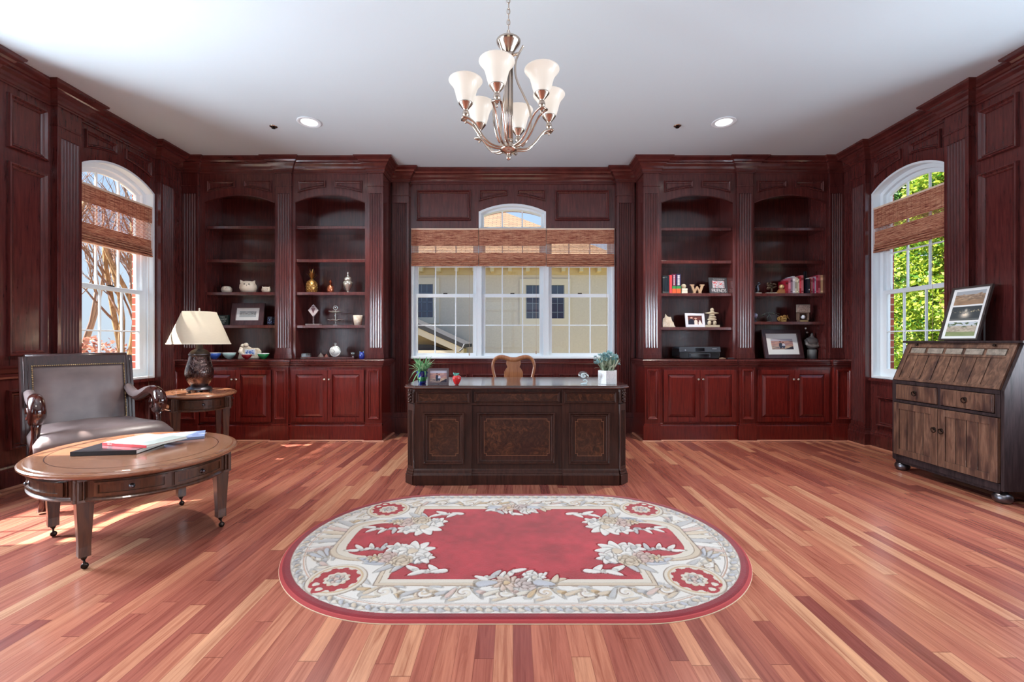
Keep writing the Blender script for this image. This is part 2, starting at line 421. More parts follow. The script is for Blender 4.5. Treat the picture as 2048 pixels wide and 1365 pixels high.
# moulding profiles (offset towards panel centre, relief)
PM = [(0, 0), (0, .018), (.004, .026), (.012, .027), (.018, .018), (.022, .012), (.024, .015), (.034, .012), (.040, .005), (.040, 0)]
def scaled(p, a, b=None): b = b or a; return [(o * a, h * b) for o, h in p]
def panel_mould(mb, T, pts, sc=1.0, base=0.0):
    area = sum(pts[i][0] * pts[(i + 1) % len(pts)][1] - pts[(i + 1) % len(pts)][0] * pts[i][1] for i in range(len(pts)))
    side = -1 if area > 0 else 1
    mb.sweep(pts, [(o, h + base) for o, h in scaled(PM, sc)], lambda a, b, h: T(a, h, b), True, side)
def rect(u0, u1, z0, z1): return [(u0, z0), (u1, z0), (u1, z1), (u0, z1)]
def fluted(mb, T, u0, u1, z0, z1, f0, f1, n, w0, w1, margin=.18, depth=.012):
    # body behind, flat top & bottom stops, grooved middle
    mb.T = T
    mb.box(u0, u1, w0, w1, z0, f0); mb.box(u0, u1, w0, w1, f1, z1)
    W = u1 - u0; m = W * margin; gw = (W - 2 * m) / n
    poly = [(u0, w0), (u0, w1)]
    for i in range(n):
        a = u0 + m + gw * i + gw * .12; b = a + gw * .76; r = (b - a) / 2
        for k in range(7):
            t = PI - PI * k / 6; poly.append(((a + b) / 2 + math.cos(t) * r, w1 - math.sin(t) * depth))
    poly += [(u1, w1), (u1, w0)]
    mb.prism(poly, lambda a, b, h: (a, b, h), f0, f1)
    # rounded stops
    for i in range(n):
        a = u0 + m + gw * i + gw * .12; b = a + gw * .76; r = (b - a) / 2; c = (a + b) / 2
        for zz, sg in ((f1, 1), (f0, -1)):
            vs = [(c - r, w1 - .0005, zz), (c + r, w1 - .0005, zz)] 
    mb.T = None
# ================================================================== FLOOR, CEILING
structure(MB().box(-4.02, 4.02, YREAR, 5.62, -.06, 0).build('floor', M['floor']))
structure(MB().box(-4.25, 4.25, YREAR, 5.85, ZC, ZC + .22).build('ceiling', M['ceiling']))

# ================================================================== WALLS
SILL, SPR, APX = .73, 2.676, 2.815          # side windows
BAYS = [(3.87, 4.69), (2.18, 3.00), (.49, 1.31), (-1.2, -.38)]
BSILL, BTOP, BSPR, BAPX = .907, 2.505, 2.711, 2.808
BX0, BX1, AX0, AX1 = -1.254, 1.248, -.421, .406
def slices(mb, T, us, hole, zlo, zhi, w0, w1):
    e = 1e-4
    for a, b in zip(us[:-1], us[1:]):
        if b - a < 1e-5: continue
        ha, hb = hole(a + e), hole(b - e)
        if ha is None:
            mb.hexa([T(a, w0, zlo), T(b, w0, zlo), T(b, w1, zlo), T(a, w1, zlo)], [T(a, w0, zhi), T(b, w0, zhi), T(b, w1, zhi), T(a, w1, zhi)]); continue
        mb.hexa([T(a, w0, zlo), T(b, w0, zlo), T(b, w1, zlo), T(a, w1, zlo)], [T(a, w0, ha[0]), T(b, w0, hb[0]), T(b, w1, hb[0]), T(a, w1, ha[0])])
        mb.hexa([T(a, w0, ha[1]), T(b, w0, hb[1]), T(b, w1, hb[1]), T(a, w1, ha[1])], [T(a, w0, zhi), T(b, w0, zhi), T(b, w1, zhi), T(a, w1, zhi)])
def side_hole(inset=0):
    def f(u):
        for a, b in BAYS:
            a += inset; b -= inset
            if a < u < b: return (SILL + inset, arcz(u, a, b, SPR - inset * .3, APX - inset))
        return None
    return f
def side_us(inset=0):
    us = [YREAR]
    for a, b in sorted(BAYS):
        us += [p[0] for p in arc_pts(a + inset, b - inset, SPR, APX, 16)]
    return us + [YB + .1]
def back_hole(inset=0):
    def f(u):
        if BX0 + inset < u < BX1 - inset:
            if AX0 + inset < u < AX1 - inset: return (BSILL + inset, arcz(u, AX0 + inset, AX1 - inset, BSPR - inset * .3, BAPX - inset))
            return (BSILL + inset, BTOP - inset)
        return None
    return f
def back_us(inset=0): return [-4.0, BX0 + inset] + [p[0] for p in arc_pts(AX0 + inset, AX1 - inset, BSPR, BAPX, 16)] + [BX1 - inset, 4.0]
walls = {}
for nm, T, us, hole, us2, hole2 in (('left', TL, side_us(), side_hole(), side_us(.045), side_hole(.045)), ('right', TR, side_us(), side_hole(), side_us(.045), side_hole(.045)),
                         ('back', TB, back_us(), back_hole(), back_us(.045), back_hole(.045))):
    mb = MB(); slices(mb, T, us, hole, 0, ZC, 0, -.10)
    w = structure(mb.build('wall_' + nm, M['mahogany'])); walls[nm] = w
    mb = MB(); slices(mb, T, us2, hole2, -.3, ZC, -.10, -.20)
    mb.build('brick_veneer', M['brick'], w)

# ------------------------------------------------ pilasters and mouldings on the walls
def wall_pilaster(T, u0, u1, parent):
    mb = MB(); fluted(mb, T, u0, u1, .19, 3.06, .25, 2.80, 6, 0, .06, .12)
    mb.T = T; mb.box(u0 - .008, u1 + .008, 0, .068, .19, .21); mb.box(u0 - .006, u1 + .006, 0, .068, 2.885, 2.90); mb.box(u0 - .012, u1 + .012, 0, .078, 0, .19); mb.T = None
    tag(structure(mb.build('trim_5', M['mahogany'], None, .002)), 'fluted mahogany wall pilaster')
SP = [(4.70, 4.90), (3.635, 3.84), (3.02, 3.17), (1.99, 2.15), (1.33, 1.50)]
for nm, T in (('left', TL), ('right', TR)):
    for a, b in SP: wall_pilaster(T, a, b, walls[nm])
for a, b in ((-1.466, -1.268), (1.262, 1.478)): wall_pilaster(TB, a, b, walls['back'])
def frieze_pair(mb, T, u0, u1, ztop, zout, zin, gap, sc=1.0, base=0):
    c = (u0 + u1) / 2
    for a, b, fl in ((u0, c - gap / 2, 0), (c + gap / 2, u1, 1)):
        # bottom follows the arch
        n = 6; bot = []
        for i in range(n + 1):
            u = a + (b - a) * i / n; t = abs(u - c) / (c - u0); t = (t - gap / 2 / (c - u0)) / (1 - gap / 2 / (c - u0))
            bot.append((u, zin + (zout - zin) * max(t, 0) ** 1.6))
        panel_mould(mb, T, bot + [(b, ztop), (a, ztop)], sc, base)
for nm, T in (('left', TL), ('right', TR)):
    mb = MB()
    for a, b in BAYS:
        c = (a + b) / 2
        frieze_pair(mb, T, c - .36, c + .36, 3.0, 2.83, 2.90, .09, .9)
        panel_mould(mb, T, rect(c - .33, c + .33, .24, .545), 1.0)
    structure(mb.build('trim_6', M['mahogany']))
    mb = MB()
    for a, b in ((3.315, 3.60), (1.60, 1.92), (-.10, .2), (-2.9, -1.5)):
        panel_mould(mb, T, rect(a, b, 2.575, 2.985), 1.15)
        panel_mould(mb, T, rect(a, b, 1.00, 2.47), 1.15)
        panel_mould(mb, T, rect(a, b, .29, .745), 1.15)
    structure(mb.build('trim_7', M['mahogany']))
    mb = MB(T)
    RAIL = [(.0, .83), (.012, .83), (.018, .845), (.018, .865), (.026, .875), (.036, .905), (.042, .915), (.042, .93), (0, .93)]
    for a, b in ((3.19, 3.615), (1.52, 1.97), (-.25, .4), (-3.1, -1.3)):
        mb.prism([(o, h) for o, h in RAIL], lambda o, z, u: (u, o, z), a, b)
    structure(mb.build('trim_8', M['moulding_wood']))
mb = MB()
panel_mould(mb, TB, rect(-1.186, -.516, 2.60, 2.975), 1.1)
panel_mould(mb, TB, rect(.516, 1.186, 2.60, 2.975), 1.1)
frieze_pair(mb, TB, -.415, .40, 2.975, 2.835, 2.905, .115, .9)
for a, b in ((-1.18, -.56), (-.50, -.02), (.03, .50), (.56, 1.18)): panel_mould(mb, TB, rect(a, b, .28, .715), .9)
structure(mb.build('trim_7', M['mahogany']))
CRB = MB(TB).prism([(0, .835), (.02, .835), (.03, .85), (.03, .865), (.0, .875)], lambda o, z, u: (u, o, z), -1.26, 1.25); structure(CRB.build('trim_8', M['moulding_wood']))

# ------------------------------------------------ crown moulding, one continuous run
U2X = {}
def uX(px): return PX(px, YU)
PILU = [(-3.80, uX(396)), (uX(551.7), uX(582.4)), (uX(735.7), uX(766.4)), (uX(1287), uX(1319)), (uX(1475), uX(1506.5)), (uX(1660), 3.80)]
def side_run(sgn):
    pts = [(sgn * 3.80, YREAR)]
    for a, b in sorted(SP): pts += [(sgn * 3.80, a), (sgn * 3.74, a), (sgn * 3.74, b), (sgn * 3.80, b)]
    return pts
path = side_run(-1)
e1 = PILU[2][1]; e2 = PILU[3][0]
path += [(-3.80, YU), (PILU[0][1], YU), (PILU[0][1], YUF), (PILU[1][0], YUF), (PILU[1][0], YU), (PILU[1][1], YU), (PILU[1][1], YUF), (PILU[2][0], YUF), (PILU[2][0], YU), (e1, YU),
         (e1, 5.38), (-1.268, 5.38), (-1.268, YB), (1.262, YB), (1.262, 5.38), (e2, 5.38),
         (e2, YU), (PILU[3][1], YU), (PILU[3][1], YUF), (PILU[4][0], YUF), (PILU[4][0], YU), (PILU[4][1], YU), (PILU[4][1], YUF), (PILU[5][0], YUF), (PILU[5][0], YU), (3.80, YU)]
path += side_run(1)[::-1]
CROWN = [(-.004, 3.045), (.012, 3.045), (.012, 3.058), (.020, 3.064), (.020, 3.085), (.032, 3.095), (.040, 3.118), (.062, 3.138), (.066, 3.150), (.080, 3.156), (.088, 3.172), (.112, 3.186), (.124, 3.192), (.128, 3.209), (-.004, 3.209)]
structure(MB().sweep(path, CROWN, XYZ, False, 1).build('trim_1', M['moulding_wood']))
# baseboards
BASEB = [(-.004, .001), (.024, .001), (.024, .135), (.018, .150), (.018, .160), (.008, .172), (.004, .182), (-.004, .182)]
for nm, sgn in (('left', -1), ('right', 1)):
    pts = side_run(sgn) + [(sgn * 3.80, YC)]
    structure(MB().sweep(pts, BASEB, XYZ, False, -sgn).build('baseboard_' + nm, M['mahogany']))
    structure(MB().sweep(pts, [(.0, .001), (.036, .001), (.036, .008), (.028, .018), (0, .018)], XYZ, False, -sgn).build('trim_2', pc(176, 120, 96, .5)))
structure(MB().sweep([(-1.268, YB), (1.262, YB)], BASEB, XYZ, False, 1).build('baseboard_back', M['mahogany']))

# ================================================================== REAR WALL (behind the camera) and an added opening that lets sky light in
def TF_(u, w, z): return (u, YREAR + w, z)
mb = MB(TF_); mb.box(-4, -1.0, 0, -.1, 0, ZC); mb.box(1.0, 4, 0, -.1, 0, ZC); mb.box(-1.0, 1.0, 0, -.1, 2.45, ZC); structure(mb.build('wall_front', M['mahogany']))
# ================================================================== WINDOWS
def frame_ring(mb, T, outer, width, w0, w1):
    area = sum(outer[i][0] * outer[(i + 1) % len(outer)][1] - outer[(i + 1) % len(outer)][0] * outer[i][1] for i in range(len(outer)))
    side = -1 if area > 0 else 1
    mb.sweep(outer, [(0, w0), (width, w0), (width, w1), (0, w1)], lambda a, b, h: T(a, h, b), True, side)
def glass_poly(mb, T, poly, w):
    mb.prism(poly, lambda a, b, h: T(a, h, b), w - .003, w + .003)
def double_hung(win, T, u0, u1, z0, ztop, zmeet, arch=None, wout=-.125):
    # lower sash nearer the room, upper sash further out
    w0 = wout + .035
    for nm, a, b, ww, zz in (('lower_sash', z0, zmeet + .018, wout + .035, (1,)), ('upper_sash', zmeet - .018, ztop, wout, (1,))):
        mb = MB(); o = [(u0, a), (u1, a)] + ([(u1, b), (u0, b)] if not (arch and nm == 'upper_sash') else arc_pts(u0, u1, arch[0], arch[1], 14)[::-1])
        frame_ring(mb, T, o, .042, ww, ww + .032)
        for i in (1, 2):
            u = u0 + (u1 - u0) * i / 3
            zt = b - .03 if not (arch and nm == 'upper_sash') else arcz(u, u0, u1, arch[0], arch[1]) - .03
            mb.T = T; mb.box(u - .007, u + .007, ww + .006, ww + .026, a + .03, zt); mb.T = None
        hz = [(a + b) / 2] if nm == 'lower_sash' else [a + (zmeet - z0) / 2, a + (zmeet - z0)]
        for z in hz:
            if z < b - .1:
                mb.T = T; mb.box(u0 + .03, u1 - .03, ww + .0065, ww + .0255, z - .007, z + .007); mb.T = None
        s = mb.build(nm, M['white_trim'], win, .002)
        g = MB(); glass_poly(g, T, [(p[0] * .999 + .0005, p[1]) for p in o], ww + .016); g.build('glass_pane', M['pane'], s)
    # sash lock
    c = (u0 + u1) / 2
    MB(T).box(c - .025, c + .025, wout + .04, wout + .066, zmeet + .018, zmeet + .03).build('sash_lock', M['dark_metal'], win)
wi = 0
for nm, T in (('left', TL), ('right', TR)):
    for bi, (a, b) in enumerate(BAYS):
        wi += 1
        win = structure(empty('window_%d' % wi, T((a + b) / 2, 0, 0)))
        mb = MB(); frame_ring(mb, T, [(a, SILL), (b, SILL)] + arc_pts(a, b, SPR, APX, 16)[::-1], .022, -.100, .004)
        frame_ring(mb, T, [(a + .02, SILL + .02), (b - .02, SILL + .02)] + arc_pts(a + .02, b - .02, SPR - .01, APX - .022, 16)[::-1], .040, -.150, -.075)
        mb.build('window_frame', M['white_trim'], win, .003)
        double_hung(win, T, a + .058, b - .058, SILL + .058, 2.62, 1.625, (SPR - .025, APX - .062), -.140)
        MB(T).box(a - .01, b + .01, 0, .03, SILL - .028, SILL - .002).build('window_sill', M['mahogany'], win)
wi += 1
win = structure(empty('window_%d' % wi, (0, YB, 0)))
mb = MB()
out = [(BX0, BSILL), (BX1, BSILL), (BX1, BTOP), (AX1, BTOP)] + arc_pts(AX0, AX1, BSPR, BAPX, 16)[::-1] + [(AX0, BTOP), (BX0, BTOP)]
frame_ring(mb, TB, out, .028, -.10, .006)
frame_ring(mb, TB, [(AX0 + .026, BTOP - .0), (AX1 - .026, BTOP - .0)] + arc_pts(AX0 + .026, AX1 - .026, BSPR - .01, BAPX - .028, 16)[::-1], .03, -.13, -.05)
mb.T = TB
for c in (AX0, AX1): mb.box(c - .034, c + .034, -.12, -.02, BSILL, BTOP)
mb.box(BX0, BX1, -.12, -.02, BTOP - .05, BTOP + .012); mb.box(BX0, BX1, -.14, .02, BSILL - .004, BSILL + .02)
for u in (PX(1004.6, 5.55), PX(1044.5, 5.55)): mb.box(u - .008, u + .008, -.11, -.085, BTOP, 2.77)
mb.T = None
mb.build('window_frame', M['white_trim'], win, .003)
g = MB(); glass_poly(g, TB, [(AX0 + .05, BTOP + .01), (AX1 - .05, BTOP + .01)] + arc_pts(AX0 + .05, AX1 - .05, BSPR - .02, BAPX - .05, 12)[::-1], -.09); g.build('glass_pane', M['pane'], win)
for a, b in ((BX0 + .028, AX0 - .034), (AX0 + .034, AX1 - .034), (AX1 + .034, BX1 - .028)):
    double_hung(win, TB, a, b, BSILL + .02, BTOP - .05, 1.685, None, -.115)

wi += 1
win = structure(empty('window_%d' % wi, (0, YREAR, 0))); mb = MB(TF_)  # frame of the added rear opening, unseen, put in for daylight
for k in range(3): u = -1.0 + 2.0 * k / 2; mb.box(u - .05, u + .05, -.08, -.02, 0, 2.45)
for z in (.05, .9, 2.1, 2.42): mb.box(-1.0, 1.0, -.08, -.02, z - .04, z + .04)
mb.build('window_frame', M['white_trim'], win)
# ------------------------------------------------ bamboo shades
def blind(T, u0, u1, zt, zb, label, f=(.43, .64), w0=.012, group=None, cord=None):
    c = (u0 + u1) / 2; H = zt - zb
    root = empty('bamboo_shade', T(c, w0, zb), 0, label, 'window shade', group)
    MB(T).box(u0, u1, w0, w0 + .028, zt, zt + .018).build('headrail', pc(226, 200, 178, .6), root)
    z1, z2 = zt - H * f[0], zt - H * f[1]
    mb = MB(T)
    mb.box(u0, u1, w0 + .014, w0 + .022, z1, zt); mb.box(u0, u1, w0 + .006, w0 + .014, zb + .02, z2)
    mb.build('woven_panel', M['bamboo'], root)
    mb = MB(T)   # folds at the foot
    for k in range(4):
        z = zb + k * .024; mb.prism([(w0 + .014, z), (w0 + .032 - .003 * k, z + .004), (w0 + .03 - .003 * k, z + .018), (w0 + .014, z + .024)], lambda o, zz, u: (u, o, zz), u0 + .002, u1 - .002)
    mb.build('folded_hem', M['bamboo'], root)
    mb = MB(T); z = z2; 
    while z < z1:
        mb.box(u0 + .003, u1 - .003, w0 + .009, w0 + .013, z, z + .0055); z += .0125
    k = int((u1 - u0) / .05)
    for i in range(k + 1):
        u = u0 + .01 + (u1 - u0 - .02) * i / k; mb.box(u - .0008, u + .0008, w0 + .0125, w0 + .014, z2, z1)
    mb.build('open_slats', M['bamboo'], root)
    mb = MB(T)
    for i in range(k + 1):
        u = u0 + .01 + (u1 - u0 - .02) * i / k; mb.box(u - .0005, u + .0005, w0 + .021, w0 + .0228, z1, zt - .002)
    mb.build('stitching', pc(122, 62, 46, .8), root)
    if cord:
        uc, zc = cord
        mb = MB(T); mb.box(uc - .0012, uc + .0012, w0 + .035, w0 + .0374, zc, zb + .02); mb.lathe([(.001, 0), (.006, -.01), (.007, -.035), (.001, -.04)], (uc, w0 + .036, zc), 8)
        mb.build('pull_cord', pc(180, 150, 130, .6), root)
G = 'woven bamboo shades on the windows'
blind(TB, BX0 + .01, AX0 - .004, 2.478, 2.035, 'woven bamboo shade over the left pane of the back window', cord=(PX(939, 5.42), .98))
blind(TB, AX0 + .004, AX1 - .004, 2.478, 2.035, 'woven bamboo shade in the middle of the back window, right under the arch', cord=(PX(1072, 5.42), 1.0))
blind(TB, AX1 + .004, BX1 - .01, 2.478, 2.03, 'woven bamboo shade over the right pane of the back window', (.38, .66), cord=(PX(1212, 5.42), 1.02))
blind(TL, 3.875, 4.685, 2.51, 2.00, 'bamboo shade with a wide open-slat band on the left wall window', (.30, .66), w0=-.03, cord=(4.61, .62))
blind(TR, 3.875, 4.685, 2.50, 2.045, 'dense brown bamboo shade on the right wall window before green trees', (.44, .52), w0=-.03, cord=(4.0, 1.0))

# ================================================================== BUILT-IN BOOKCASES
def bookcase(x0, x1, fx0, fx1, shelves, pils, label, endside=0):
    root = empty('bookcase', ((x0 + x1) / 2, YU, .912), 0, label, 'bookcase')
    mb = MB(); z0 = .915
    MB().box(x0 - .02, x0 - .0005, YUF + .0225, YB - .003, z0, 3.04).build('side_panel', M['mahogany'], root)
    MB().box(x1 + .0005, x1 + .02, YUF + .0225, YB - .003, z0, 3.04).build('side_panel', M['mahogany'], root)
    MB().box(x0, x1, YB - .02, YB - .003, z0, 3.04).build('back_panel', M['mahogany'], root)
    MB().box(x0, x1, YUF + .03, YB - .02, 2.86, 2.88).build('top_panel', M['mahogany'], root)
    # face frame with segmental arch
    mb = MB()
    T = lambda u, w, z: (u, YUF + .022 - w, z)
    us = [fx0] + [p[0] for p in arc_pts(x0, x1, 2.71, 2.797, 16)] + [fx1]
    slices(mb, T, us, lambda u: (z0, arcz(u, x0, x1, 2.71, 2.797)) if x0 < u < x1 else None, z0, 3.05, 0, .022)
    ff = mb.build('face_frame', M['mahogany'], root)
    mb = MB(); c = (x0 + x1) / 2; hw = (x1 - x0) / 2
    frieze_pair(mb, lambda u, w, z: (u, YUF - w, z), c - hw + .03, c + hw - .03, 2.968, 2.83, 2.888, .10, .8)
    mb.sweep(arc_pts(x0, x1, 2.71, 2.797, 16), [(0, 0), (.01, 0), (.01, .006), (0, .008)], lambda a, b, h: (a, YUF - h, b), False, -1)
    mb.build('frieze_moulding', M['mahogany'], root)
    for z in shelves:
        MB().box(x0 + .001, x1 - .001, YUF + .025, YB - .021, z - .036, z).build('shelf', M['mahogany'], root, .004)
    for a, b in pils:
        mb = MB(); Tp = lambda u, w, z: (u, YUF - w, z)
        fluted(mb, Tp, a, b, .915, 3.05, 1.04, 2.815, 5, -.02, YUF - YU, .10, .010)
        mb.T = Tp; mb.box(a - .008, b + .008, 0, .034, 2.895, 2.907); mb.box(a - .012, b + .012, 0, .040, .915, .965); mb.box(a - .006, b + .006, 0, .034, .965, .985); mb.T = None
        mb.build('fluted_pilaster', M['mahogany'], root, .0015)
    if endside:
        xe = pils[-1][1] if endside > 0 else pils[0][0]
        a, b = sorted((xe, xe - endside * .02))
        mb = MB(); mb.box(a + .0003, b - .0003, YUF + .0205, YB - .003, .915, 3.045); mb.build('end_panel', M['mahogany'], root)
    return root
SHL = [2.465, 2.074, 1.690, 1.304]
sc_ = YU / 5.17
def zsh(py): return PZ(py, YUF + .03)
SHL = [zsh(452), zsh(519), zsh(584.6), zsh(650.6)]
SHR1 = [zsh(455.5), zsh(521.5), zsh(586.8), zsh(654.6)]
SHR2 = [zsh(455.5), zsh(521.5), zsh(586.8), zsh(643.6)]
def FX(px): return PX(px, YUF)
B1 = (FX(409.8), FX(549.5)); B2 = (FX(590.8), FX(730)); B3 = (FX(1323), FX(1465.5)); B4 = (FX(1509), FX(1652))
bookcase(*B1, PILU[0][1] + .0005, PILU[1][0] - .0005, SHL, [(PILU[0][0] + .004, PILU[0][1]), PILU[1]], 'dark mahogany bookcase in the left corner holding white owls')
bookcase(*B2, PILU[1][1] + .0005, PILU[2][0] - .0005, SHL, [PILU[2]], 'dark mahogany bookcase holding the pineapples, just left of the back window', 1)
bookcase(*B3, PILU[3][1] + .0005, PILU[4][0] - .0005, SHR1, [PILU[3], PILU[4]], 'dark mahogany bookcase with a printer, just right of the back window', -1)
bookcase(*B4, PILU[4][1] + .0005, PILU[5][0] - .0005, SHR2, [(PILU[5][0], PILU[5][1] - .004)], 'dark mahogany bookcase in the right corner with the row of many books')

# ================================================================== BASE CABINETS
def raised_door(root, x0, x1, z0, z1, knobside, yf=YCF):
    t = .02
    mb = MB(); T = lambda u, w, z: (u, yf - w, z)
    fr = .05 if (x1 - x0) > .3 else .04
    frame_ring(mb, T, rect(x0, x1, z0, z1), fr, 0, t)
    d = mb.build('door', M['door_wood'], root, .002)
    mb = MB(); a0, a1, b0, b1 = x0 + fr, x1 - fr, z0 + fr, z1 - fr; i = .036
    mb.add([T(a0, .004, b0), T(a1, .004, b0), T(a1, .004, b1), T(a0, .004, b1), T(a0 + i, .019, b0 + i), T(a1 - i, .019, b0 + i), T(a1 - i, .019, b1 - i), T(a0 + i, .019, b1 - i)],
           [(4, 5, 6, 7), (0, 1, 5, 4), (1, 2, 6, 5), (2, 3, 7, 6), (3, 0, 4, 7), (3, 2, 1, 0)])
    mb.build('raised_panel', M['door_wood'], d)
    kx = x1 - .024 if knobside > 0 else x0 + .024
    MB().lathe([(.004, 0), (.006, .004), (.005, .012), (.013, .018), (.015, .025), (.010, .032), (.001, .034)], (kx, yf - t, z1 - .105), 12, Matrix.Rotation(PI / 2, 4, 'X')).build('knob', M['nickel'], d)
def base_cabinet(x0, x1, dx, posts, label, endside=0):
    root = empty('base_cabinet', ((x0 + x1) / 2, YC, 0), 0, label, 'cabinet')
    mb = MB(); mb.box(x0, x1, YCF + .001, YB - .003, .006, .88); mb.build('carcass', M['door_wood'], root)
    raised_door(root, dx[0], dx[1] - .002, .215, .795, 1); raised_door(root, dx[1] + .002, dx[2], .215, .795, -1)
    mb = MB()
    T = lambda u, w, z: (u, YCF - w, z)
    for a, b in posts:
        mb = MB(T); mb.box(a, b, 0, YCF - YC, .19, .84)
        mb.T = None; panel_mould(mb, T, rect(a + .022, b - .022, .245, .80), .7, YCF - YC)
        mb.T = T; mb.box(a - .022, b + .010, 0, YCF - YC + .016, .006, .175); mb.box(a - .012, b + .006, 0, YCF - YC + .010, .175, .197)
        mb.T = None; mb.build('panelled_post', M['door_wood'], root, .002)
    return root
def CX_(px): return PX(px, YC)
LP = [(-3.79, CX_(395)), (CX_(545), CX_(576)), (CX_(732), CX_(763))]
RP = [(CX_(1290), CX_(1320)), (CX_(1480), CX_(1511)), (CX_(1668), CX_(1697))]
base_cabinet(-3.795, LP[1][1], (CX_(399), CX_(469), CX_(540)), LP[:2], 'red mahogany double-door base cabinet behind the lamp table')
base_cabinet(LP[1][1] + .002, LP[2][1], (CX_(581), CX_(654), CX_(727)), LP[2:], 'red mahogany double-door base cabinet between lamp table and desk')
base_cabinet(RP[0][0], RP[1][1], (CX_(1328), CX_(1401), CX_(1474)), RP[:2], 'dark mahogany double-door base cabinet below the printer, right of the desk')
base_cabinet(RP[1][1] + .002, 3.795, (CX_(1517), CX_(1591), CX_(1660)), [(RP[2][0], 3.775)], 'dark mahogany double-door base cabinet in the right corner')
def cab_run(posts, lo, hi):
    pts = [(lo, YB)] if lo > -3.7 else []
    y1, y0 = YCF, YC
    if lo < -3.7: pts = [(-3.795, y0)]
    else: pts += [(lo, y0)]
    for a, b in posts:
        if pts[-1][0] < a - .01: pts += [(a, y1), (a, y0)]
        if b < hi - .01: pts += [(b, y0), (b, y1)]
    pts += [(hi, y0)]
    if hi < 3.7: pts += [(hi, YB)]
    return pts
CTOP = [(-.02, .885), (.030, .885), (.038, .892), (.038, .903), (.030, .912), (-.02, .912)]
CMLD = [(-.004, .825), (.008, .825), (.010, .840), (.020, .850), (.022, .866), (.028, .872), (.030, .8845), (-.004, .8845)]
for posts, lo, hi, lb in ((LP, -3.795, LP[2][1], 'long mahogany counter under the left bookcases with coloured bowls on it'), (RP, RP[0][0], 3.795, 'long mahogany counter under the right bookcases with the printer on it')):
    run = cab_run(posts, lo, hi)
    xa, xb = (lo, hi)
    mb = MB(); mb.box(xa + .001, xb - .001, YC + .01, YB - .004, .8855, .912); mb.sweep(run, CTOP, XYZ, False, 1)
    ct = mb.build('countertop', M['mahogany']); tag(ct, lb, 'countertop')
    mb = MB().sweep(run, CMLD, XYZ, False, 1); mb.build('edge_moulding', M['moulding_wood'], ct)
    # continuous base moulding and pale shoe
    structure(MB().sweep(run, [(-.002, .003), (.012, .003), (.012, .165), (.006, .178), (.006, .19), (-.002, .2)], XYZ, False, 1).build('trim_3', M['door_wood']))
    structure(MB().sweep(run, [(-.002, .001), (.032, .001), (.032, .006), (.026, .013), (-.002, .013)], XYZ, False, 1).build('trim_4', pc(196, 140, 116, .5)))
# ================================================================== DESK
DX0, DX1, DYF, DYB = PX(803, 3.42), PX(1264, 3.42), 3.42, 4.24
DC = (DX0 + DX1) / 2
desk = empty('executive_desk', (DC, (DYF + DYB) / 2, 0), 0, 'large dark walnut pedestal desk with burl panels standing behind the oval rug', 'desk')
def canted(x0, x1, y0, y1, c): return [(x0 + c, y0), (x1 - c, y0), (x1, y0 + c), (x1, y1 - c), (x1 - c, y1), (x0 + c, y1), (x0, y1 - c), (x0, y0 + c)]
def slab(mb, x0, x1, y0, y1, c, prof):   # prof list of (inset, z)
    rings = [canted(x0 + i, x1 - i, y0 + i, y1 - i, c) for i, z in prof]
    vs = [(p[0], p[1], z) for r, (i, z) in zip(rings, prof) for p in r]; n = 8
    fs = [tuple(range(n)), tuple(range((len(prof) - 1) * n, len(prof) * n))]
    for j in range(len(prof) - 1): fs += [(j * n + i, j * n + (i + 1) % n, (j + 1) * n + (i + 1) % n, (j + 1) * n + i) for i in range(n)]
    mb.add(vs, fs)
mb = MB(); slab(mb, DX0, DX1, DYF, DYB, .09, [(.018, .740), (.006, .744), (.0, .752), (.002, .758), (.008, .762), (.008, .770)])
mb.build('desktop', M['desk_top'], desk, .0015)
bx0, bx1 = DX0 + .05, DX1 - .05; by0, by1 = DYF + .035, DYB - .035
mb = MB()
slab(mb, bx0, bx1, by0, by1, .075, [(0, .10), (0, .739)])
mb.build('desk_body', M['desk_wood'], desk)
mb = MB(); slab(mb, bx0 - .028, bx1 + .028, by0 - .028, by1 + .028, .085, [(0, .002), (0, .075), (.008, .082), (.008, .090), (.018, .098), (.020, .112), (.026, .120)])
mb.build('plinth', M['desk_wood'], desk, .002)
mb = MB(); slab(mb, bx0 - .014, bx1 + .014, by0 - .014, by1 + .014, .08, [(0.006, .612), (0, .618), (0, .628), (.006, .634)])
mb.build('waist_moulding', M['desk_wood'], desk, .001)
FT = lambda u, w, z: (u, by0 - w, z)
def dz(py): return PZ(py, by0)
def du(px): return PX(px, by0)
secs = [(829, 944), (944, 1124), (1124, 1236)]
frs = [(847, 929), (955, 1110), (1137, 1219)]
inl = [(860, 917), (968, 1099), (1150, 1207)]
